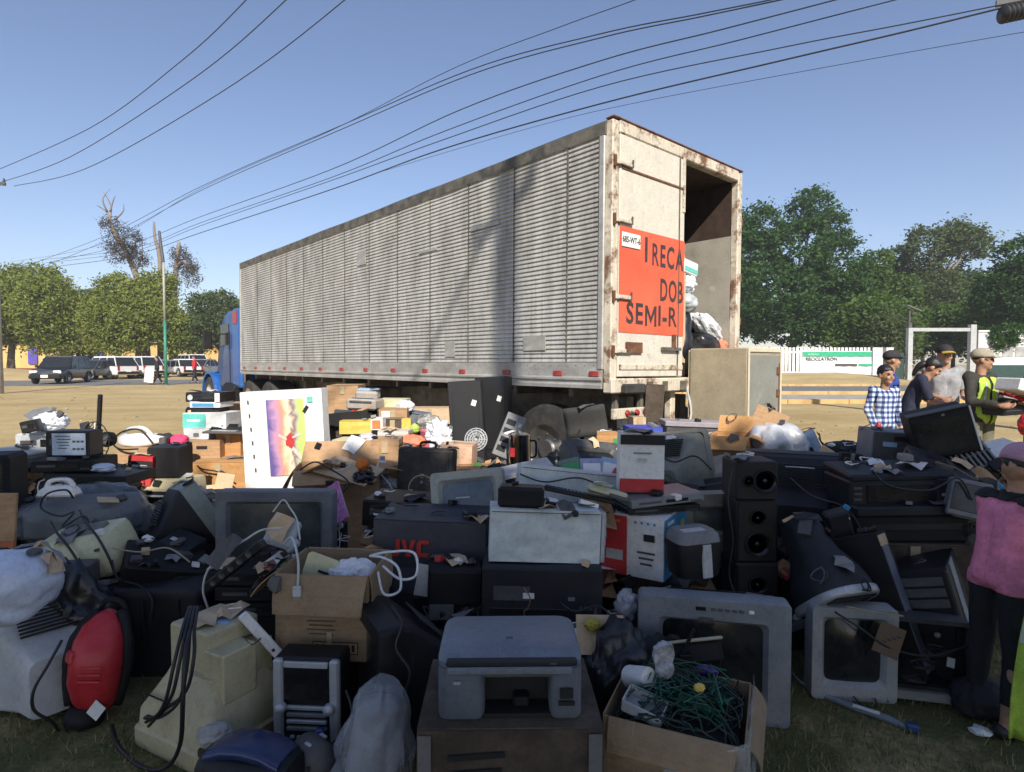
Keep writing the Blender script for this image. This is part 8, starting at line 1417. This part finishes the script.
# right of the office chair
t, w, h, d = C('small orange-brown box with green print below the chair', 599, 435, 625, 450, 4.6, .22, card2, rz=-8, tape_=False, name='printed_box'); part('green_print', green, t, (w * .3, -d / 2 - .0088, h * .5), (w * .3, .003, h * .6))
t, w, h, d = C('long orange and green carton beside the fridge', 655, 438, 735, 454, 4.65, .26, card2, rz=-2, tape_=False, name='printed_box'); part('green_band', green, t, (-w * .22, -d / 2 - .0088, h * .5), (w * .42, .003, h * .62)); part('orange_print', orange, t, (w * .2, -d / 2 - .0088, h * .5), (w * .3, .003, h * .4))
rubble('grey_lid_box', 'long grey-lilac flat box in front of the fridge', 'box', (XP(708, 5.1, .9), 5.25, ZP(440, 5.1)), mat('grey_lilac_card', (.30, .28, .31), .6, dust=.25), [('body', dgrey, (0, 0, .06), (.68, .26, .11), None, .004), ('lid', None, (0, 0, .125), (.71, .29, .045), None, .006), ('tape', lgrey, (.16, -.02, .149), (.01, .28, .004))], (0, R(2), R(-3))); under('long grey-lilac flat box', XP(708, 5.3), 5.3, ZP(440, 5.1), .5, .2)
rubble('paper_bundle', 'bundle of white papers at the end of the long carton', 'papers', (XP(716, 4.62, .85), 4.68, ZP(443, 4.62)), white, [('stack', None, (0, 0, .03), (.2, .16, .04), (R(8), R(-10), 0), .002)], (0, 0, R(20))); under('bundle of white papers', XP(716, 4.72), 4.74, ZP(443, 4.62) - .01, .14, .12)
C('open brown carton right of the long orange and green one', 722, 437, 758, 462, 4.3, .3, card2, rz=-28, open_=50, flaps=(.8, -1.2, .6, .5)); rubble('carton_flap', 'tall brown cardboard flap standing before the fridge', 'cardboard', (XP(768, 4.8, .9), 4.85, ZP(450, 4.8)), card, [('sheet', None, (0, 0, .16), (.26, .008, .34), (R(-6), R(22), 0), 0), ('side_sheet', card3, (.1, .06, .12), (.008, .14, .26), (0, R(14), 0), 0)], (0, 0, R(-14))); under('tall brown cardboard flap', XP(768, 4.95), 4.95, ZP(450, 4.8) - .02, .25, .14)
bag('plastic_bag', 'silvery white plastic bag with black cords right of the fridge', (XP(786, 4.3, .8), 4.4, ZP(468, 4.3)), (.21, .17, .17), mat('silvery_bag', (.68, .69, .70), .3, .1, bump=.5, bs=14), 115, amp=.28, ridge=.1); under('silvery white plastic bag', XP(786, 4.4), 4.42, ZP(470, 4.3), .28, .22)
for k in range(3): cable(['black cord tangled on the silvery bag, left', 'black cord tangled on the silvery bag, middle', 'black cord tangled on the silvery bag, right'][k], loops(XP(782 + 9 * k, 4.25, .85), 4.22, ZP(466, 4.25), .08, 7, 90 + k, .9), .005)
t, w, h, d = C('pale blue box with a green label leaning on the silvery bag', 800, 436, 832, 462, 4.4, .2, skyb, rz=-24, ry=-24, tape_=False, name='printed_box'); part('green_label', green, t, (0, -d / 2 - .0088, h * .66), (w * .26, .003, h * .24)); part('black_bar', ink, t, (w * .2, -d / 2 - .0088, h * .3), (w * .1, .003, h * .4))
rubble('cardboard_wedge', 'tan cardboard wedge in front of the pale blue box', 'cardboard', (XP(834, 3.75, .8), 3.82, ZP(484, 3.75)), card3, [('front_sheet', None, (0, 0, .1), (.2, .008, .2), (R(-10), R(34), 0), 0), ('side_sheet', cardd, (.08, .08, .08), (.008, .17, .2), (0, R(24), 0), 0)], (0, 0, R(-10))); under('tan cardboard wedge', XP(830, 3.9), 3.92, ZP(484, 3.75) - .03, .2, .16)
bag('dark_scraps', 'dark scraps and rags right of the pale blue box', (XP(852, 4.3, .8), 4.4, ZP(464, 4.3)), (.16, .12, .08), mat('charcoal_cloth', None), 116, amp=.3, ridge=.14, cat='scraps'); under('dark scraps and rags', XP(852, 4.45), 4.45, ZP(464, 4.3), .25, .18)
rubble('chair_frame', 'dark upright panel with grey edge left of the office printer', 'panel', (XP(852, 3.5, .8), 3.55, ZP(520, 3.5)), black2, [('panel', None, (0, 0, .19), (.12, .05, .40), (0, R(6), 0), .006), ('edge', mgrey, (.0, -.028, .2), (.02, .012, .38), (0, R(6), 0), .003)], (0, 0, R(-10))); under('dark upright panel', XP(852, 3.6), 3.6, ZP(520, 3.5), .15, .1)
rubble('ink_cartridge_box', 'small navy plastic wedge with a white mark below the upright panel', 'casing', (XP(843, 2.98, .6), 3.02, ZP(545, 2.98)), navy, [('wedge', None, (0, 0, .08), (.11, .08, .18), (R(10), R(-18), 0), .01), ('mark', white, (.01, -.045, .13), (.05, .003, .01), (R(10), R(-18), 0), 0)], (0, 0, R(-10))); under('small navy plastic wedge', XP(843, 3.05), 3.06, ZP(545, 2.98), .1, .08)
C('brown sheet carton standing under the trailer tail', 640, 385, 658, 470, 5.75, .1, cardd, rz=-10, ry=3, z=0, sup=False, tape_=False); bag('dark_bag', 'dark bags hanging under the trailer tail', (XP(668, 5.6, .6), 5.8, 0), (.16, .12, .48), bagk, 117, amp=.25, ridge=.1); C('small tan carton with open top left of the sheet carton', 632, 418, 645, 446, 5.3, .14, card3, rz=8); C('dark blue box behind the upright white box', 628, 428, 662, 446, 4.6, .2, blued, rz=3, tape_=False, name='printed_box')

# ------------------------------------------------------------------ loose cables and scraps over the heap
for (lab, P, r, m) in (
 ('pale cable running over the amplifier to the framed monitor', [(404, 521, 3.42), (425, 512, 3.40), (448, 500, 3.38), (470, 497, 3.3)], .0045, cablew),
 ('black cable hanging down the speaker tower', [(733, 468, 2.95), (728, 500, 2.94), (733, 540, 2.93), (729, 575, 2.93), (738, 600, 2.9)], .005, cablek),
 ('black cable draped over the big dark television', [(790, 478, 3.2), (812, 496, 3.12), (842, 506, 3.08), (858, 524, 3.02), (866, 552, 2.98)], .005, cablek),
 ('black cable looped on the office printer', [(872, 470, 2.98), (890, 486, 2.96), (930, 490, 2.96), (958, 478, 2.97), (972, 500, 2.96)], .005, cablek),
 ('brown lead lying over the navy lid at the right', [(935, 462, 3.12), (955, 468, 3.1), (985, 484, 3.08), (1000, 480, 3.08)], .004, mat('brown_cord', None)),
 ('black lead hanging from the yellowed printer to the bin', [(112, 560, 2.86), (118, 578, 2.82), (140, 586, 2.8), (152, 600, 2.76), (150, 622, 2.74)], .005, cablek),
 ('grey lead over the slanting speaker', [(112, 548, 2.84), (140, 552, 2.84), (168, 548, 2.86), (190, 562, 2.82)], .004, mat('tan_cable', None)),
 ('black lead over the brown carton of the sunlit stack', [(192, 456, 5.9), (200, 468, 5.7), (218, 472, 5.68), (236, 484, 5.6)], .007, cablek),
 ('black lead looped over the torn carton', [(300, 470, 4.3), (315, 462, 4.28), (332, 470, 4.2), (348, 482, 4.18), (340, 496, 4.16)], .006, cablek),
 ('white lead between bottle and suitcase', [(376, 470, 4.6), (386, 480, 4.5), (396, 492, 4.4), (412, 490, 4.3)], .006, cablew),
 ('black lead hanging from the office chair', [(580, 430, 5.0), (574, 446, 4.8), (580, 462, 4.7), (600, 466, 4.6)], .008, cablek),
 ('black lead across the pale second case', [(520, 474, 3.18), (545, 482, 3.14), (580, 478, 3.13), (612, 492, 3.1)], .0045, cablek),
 ('black lead over the khaki monitor', [(660, 456, 3.6), (675, 462, 3.55), (695, 456, 3.55), (712, 470, 3.5)], .005, cablek),
 ('tangled black lead in front of the dark blue printer', [(560, 602, 2.55), (575, 612, 2.5), (598, 606, 2.5), (612, 620, 2.45), (606, 640, 2.4)], .0045, cablek),
 ('black lead coiling beside the mini stereo', [(346, 690, 2.2), (352, 712, 2.16), (344, 730, 2.14), (330, 744, 2.12), (316, 738, 2.1)], .005, cablek),
 ('black lead over the portable black television', [(392, 606, 2.2), (402, 624, 2.15), (396, 648, 2.12), (410, 672, 2.1), (404, 694, 2.1)], .005, cablek)):
    cable(lab, [W3(*p) for p in P], r, m)
for (nm, lab, cat, px, py, Y, sz, m, rot) in (
 ('paper_sheet', 'folded white leaflet on the amplifier', 'paper', 385, 513, 3.5, (.14, .10, .004), whitep, (R(4), R(6), R(20))),
 ('power_adapter', 'black power adapter on the red-lettered carton', 'adapter', 470, 519, 3.05, (.06, .08, .045), black, (0, 0, R(25))),
 ('power_adapter', 'grey power adapter on the office printer lid', 'adapter', 905, 461, 3.25, (.06, .08, .04), mgrey, (0, 0, R(-15))),
 ('paper_sheet', 'crumpled grey leaflet on the big dark television', 'paper', 800, 468, 3.45, (.13, .1, .006), lgrey, (R(-6), R(8), R(30))),
 ('circuit_board', 'green circuit board on the bin lid', 'circuit board', 150, 584, 2.98, (.12, .09, .006), mat('circuit_green', None), (0, 0, R(18))),
 ('disc', 'small square disc sleeve on the bin lid', 'disc sleeve', 180, 584, 2.92, (.12, .12, .004), lgrey, (0, 0, R(-22))),
 ('remote_control', 'slim black remote on the large silver television', 'remote control', 757, 600, 2.62, (.045, .15, .02), black, (0, 0, R(60))),
 ('paper_sheet', 'torn card on the wrapped monitor', 'paper', 108, 500, 3.3, (.1, .08, .004), card3, (R(10), R(10), R(40))),
 ('circuit_board', 'brown circuit board leaning by the small silver television', 'circuit board', 884, 655, 2.5, (.1, .006, .13), mat('brown_board', (.09, .05, .025), .5), (R(-12), R(18), R(-20))),
 ('power_adapter', 'white plug adapter on the slim silver player', 'adapter', 676, 500, 2.98, (.04, .05, .03), white, (0, 0, R(30)))):
    t = thing(nm, lab, cat, W3(px, py, Y), rot); part('body', m, t, (0, 0, sz[2] / 2), sz, bev=min(sz) * .2)
    if nm == 'circuit_board':
        for q in range(5): part('chip', ink, t, (sz[0] * (-.3 + .15 * q), -.002 if sz[1] < .02 else sz[1] * (.2 if q % 2 else -.2), sz[2] * (1 if sz[2] < .02 else .3 + .1 * q) + .002), (.014, .008 if sz[1] < .02 else .02, .006))
    elif nm == 'power_adapter': MB().tube(smooth_path([(0, sz[1] / 2, sz[2] / 2), (.02, sz[1], .02), (.08, sz[1] * 1.2, .004), (.12, sz[1] * .4, .004)], 4), .0035, 5).build('lead', cablek, t, True)
    elif nm == 'remote_control': part('keypad', mgrey, t, (0, 0, sz[2] + .001), (.03, .09, .003))
# ------------------------------------------------------------------ fridge
fcx = Vector((2.476, 6.3)); fa = R(-48.65); u_ = Vector((math.cos(fa), math.sin(fa))); v_ = Vector((-math.sin(fa), math.cos(fa)))
fo = fcx - u_ * .35 + v_ * .385
fr = thing('refrigerator', 'big tan refrigerator cabinet standing behind the open trailer door', 'refrigerator', (fo.x, fo.y, 0), (0, 0, fa)); HF = ZP(347.5, 6.3)
tan = mat('tan_enamel', (.36, .31, .21), .5, var=.1, dust=.2); fgr = mat('grey_green_back', (.24, .245, .21), .8, dust=.4, dc=(.12, .11, .09)); trimc = mat('cream_trim', (.66, .58, .42), .5, dust=.3)
part('cabinet', tan, fr, (0, 0, HF / 2), (.69, .77, HF), bev=.012); part('rear_panel', fgr, fr, (.3475, -.0, HF / 2 - .02), (.004, .70, HF - .12)); part('trim', trimc, fr, (.353, -.37, HF / 2), (.012, .03, HF - .01), bev=.003); part('trim', trimc, fr, (.353, .37, HF / 2), (.012, .03, HF - .01), bev=.003); part('trim', trimc, fr, (.353, 0, HF - .025), (.012, .70, .04), bev=.003)
part('door_gap', ink, fr, (-.338, -.3865, HF / 2), (.006, .004, HF * .96)); part('door_edge', trimc, fr, (-.352, -.36, HF / 2), (.02, .05, HF * .98), bev=.006)
for z in (HF - .25, HF - .5): part('latch', mat('rust', None), fr, (.358, .3, z), (.014, .06, .08))
part('rust_streak', mat('rust', None), fr, (.3505, .335, HF * .55), (.003, .03, HF * .7))
# ------------------------------------------------------------------ buried boxes that carry the upper things
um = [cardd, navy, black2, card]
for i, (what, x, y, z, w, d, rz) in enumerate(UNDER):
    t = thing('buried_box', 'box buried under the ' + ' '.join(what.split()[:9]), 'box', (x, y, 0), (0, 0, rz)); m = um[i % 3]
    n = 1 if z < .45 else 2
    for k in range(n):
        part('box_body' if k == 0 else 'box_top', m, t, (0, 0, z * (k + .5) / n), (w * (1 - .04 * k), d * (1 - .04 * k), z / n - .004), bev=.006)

# ------------------------------------------------------------------ uncountable small scraps lying all over the heap
bpy.context.view_layer.update(); dg = bpy.context.evaluated_depsgraph_get(); rr = random.Random(77); sc = MB(); lit = MB()
SKIP = ('all_in_one_printer', 'person', 'semi_trailer', 'shade_tree', 'power_line', 'safety_vest', 'refrigerator', 'utility_pole', 'truck_tractor', 'vacuum_cleaner', 'fairy_lights', 'clothes_iron', 'television_carton', 'crt_television', 'mini_stereo')
def root_name(o):
    while o.parent: o = o.parent
    return o.name.split('.')[0]
made = 0
for k in range(2600):
    y = rr.uniform(2.35, 6.9); x = rr.uniform(-.86, .80) * y
    if x > .18 * y and y > 5.2: continue
    hit, loc_, nor, idx, ob, mt = scene.ray_cast(dg, Vector((x, y, 2.2 if y < 5.6 else 1.2)), Vector((0, 0, -1)))
    if not hit or nor.z < .35 or (loc_.z < .04 and rr.random() < .55): continue
    if root_name(ob) in SKIP: continue
    q = rr.random(); mi = rr.choices(range(8), (6, 4, 3, 1.0, 1.6, .3, .3, .2))[0]; M = Matrix.Translation(loc_) @ nor.to_track_quat('Z', 'Y').to_matrix().to_4x4() @ Matrix.Rotation(rr.uniform(0, 6.28), 4, 'Z'); i0 = len(sc.v)
    if q < .34: a = rr.uniform(.02, .06); sc.box((0, 0, .012), (a, a * rr.uniform(.5, 1.6), rr.uniform(.012, .03)), (rr.uniform(-.3, .3), rr.uniform(-.3, .3), 0), mi=mi)
    elif q < .6:
        a, c = rr.uniform(.03, .08), rr.uniform(.03, .07); w_ = rr.uniform(-.02, .03); sc.loft([[(-a, -c, .004), (0, -c, .008 + abs(w_)), (a, -c, .004)], [(-a, 0, .006 + abs(w_)), (0, 0, .006), (a, 0, .02)], [(-a, c, .012), (0, c, .02), (a, c * .7, .004)]], False, False, closed=False, mi=rr.choice((3, 4, 4, 2, 1, mi)))
    elif q < .85:
        r_ = rr.uniform(.025, .07); P = [(r_ * rr.uniform(.5, 1.2) * math.cos(a_ * 1.3), r_ * rr.uniform(.5, 1.2) * math.sin(a_ * 1.3), .006 + rr.uniform(0, .02)) for a_ in range(rr.randint(4, 8))]; sc.tube(smooth_path(P, 3), rr.uniform(.0025, .004), 4, mi=rr.choice((0, 0, 0, 1, 3)))
    else: sc.blob((0, 0, .014), (rr.uniform(.015, .04), rr.uniform(.015, .04), .014), k, .5, 2, 2.5, mi=rr.choice((3, 2, 0, 1)))
    sc.xf(M, i0); made += 1
    if made > 470: break
tag(stuff(sc.build('small_scraps', [black, dgrey, mgrey, whitep, card3, redp, blueb, green])), 'small mixed scraps, leads and bits of card strewn over the heap', 'scraps')
bp8 = MB(); made = 0                              # broken parts jammed into the gaps
for k in range(6000):
    o_ = Vector((rr.uniform(-2, 2), rr.uniform(-.3, .6), rr.uniform(1.1, 2.0))); y = rr.uniform(2.5, 6.4); x = rr.uniform(-.84, .80) * y
    hit, loc_, nor, idx, ob, mt = scene.ray_cast(dg, o_, (Vector((x, y, rr.uniform(.1, .8))) - o_).normalized())
    if not hit or loc_.y > 6.6 or loc_.y < 2.45 or not (root_name(ob) == 'buried_box' or (root_name(ob) == 'ground' and loc_.y > 2.9)): continue
    i0 = len(bp8.v); mi = rr.choices(range(7), (5, 4, 2, 1.2, 1.6, .5, .5))[0]; q = rr.random(); a, c, e = rr.uniform(.05, .14), rr.uniform(.04, .1), rr.uniform(.02, .07)
    if q < .5: bp8.box((0, 0, 0), (a, c, e), None, .004, mi); bp8.box((0, -c / 2 - .001, 0), (a * .6, .004, e * .4), mi=2); bp8.box((a * .3, 0, e / 2), (a * .2, c * .5, .006), mi=1)
    elif q < .72: bp8.loft([[(-a, -c, .0), (0, -c, e), (a, -c, 0)], [(-a, 0, e), (0, 0, 0), (a, 0, e * .6)], [(-a, c, 0), (0, c, e * .5), (a, c, 0)]], False, False, closed=False, mi=rr.choice((3, 4, 4, 2)))
    else: bp8.tube(smooth_path([(rr.uniform(-a, a), rr.uniform(-a, a), rr.uniform(-.02, .05)) for _ in range(7)], 3), .004, 5, mi=rr.choice((0, 0, 1, 3)))
    bp8.xf(Matrix.Translation(loc_ + nor * .012) @ Euler((rr.uniform(-.7, .7), rr.uniform(-.7, .7), rr.uniform(0, 6.28))).to_matrix().to_4x4(), i0); made += 1
    if made > 330: break
tag(stuff(bp8.build('broken_parts', [black, dgrey, mgrey, whitep, card, redp, blueb])), 'broken parts, torn card and leads jammed into the gaps of the heap', 'scraps')
for k in range(420):
    y = 7 + 26 * rr.random() ** 1.5; x = rr.uniform(-.9, .95) * y
    z = gz(x, y); a = rr.uniform(.015, .05); lit.blob((x, y, z + a * .3), (a, a * rr.uniform(.6, 1.3), a * .5), k, .4, 1, 2, mi=rr.choices((0, 1, 2), (5, 2, .25))[0])
tag(stuff(lit.build('ground_litter', [mat('clod', (.28, .20, .10), .95), mat('pebble', (.34, .31, .26), .9), whitep])), 'clods, pebbles and bits of litter on the dry field', 'litter')
# ------------------------------------------------------------------ dusty air
hz = MB().box((0, 165, 15.5), (640, 500, 33)).build('haze', None); hz.data.materials.clear()
hm = bpy.data.materials.new('dusty_air'); hm.use_nodes = True; hn = hm.node_tree.nodes; hn.remove(hn['Principled BSDF']); vp = hn.new('ShaderNodeVolumePrincipled'); vp.inputs['Color'].default_value = (.86, .86, .88, 1); vp.inputs['Density'].default_value = .0011; vp.inputs['Anisotropy'].default_value = .2
hm.node_tree.links.new(vp.outputs[0], hn['Material Output'].inputs['Volume']); hz.data.materials.append(hm); stuff(hz); tag(hz, 'thin dusty haze filling the air over the field', 'haze')
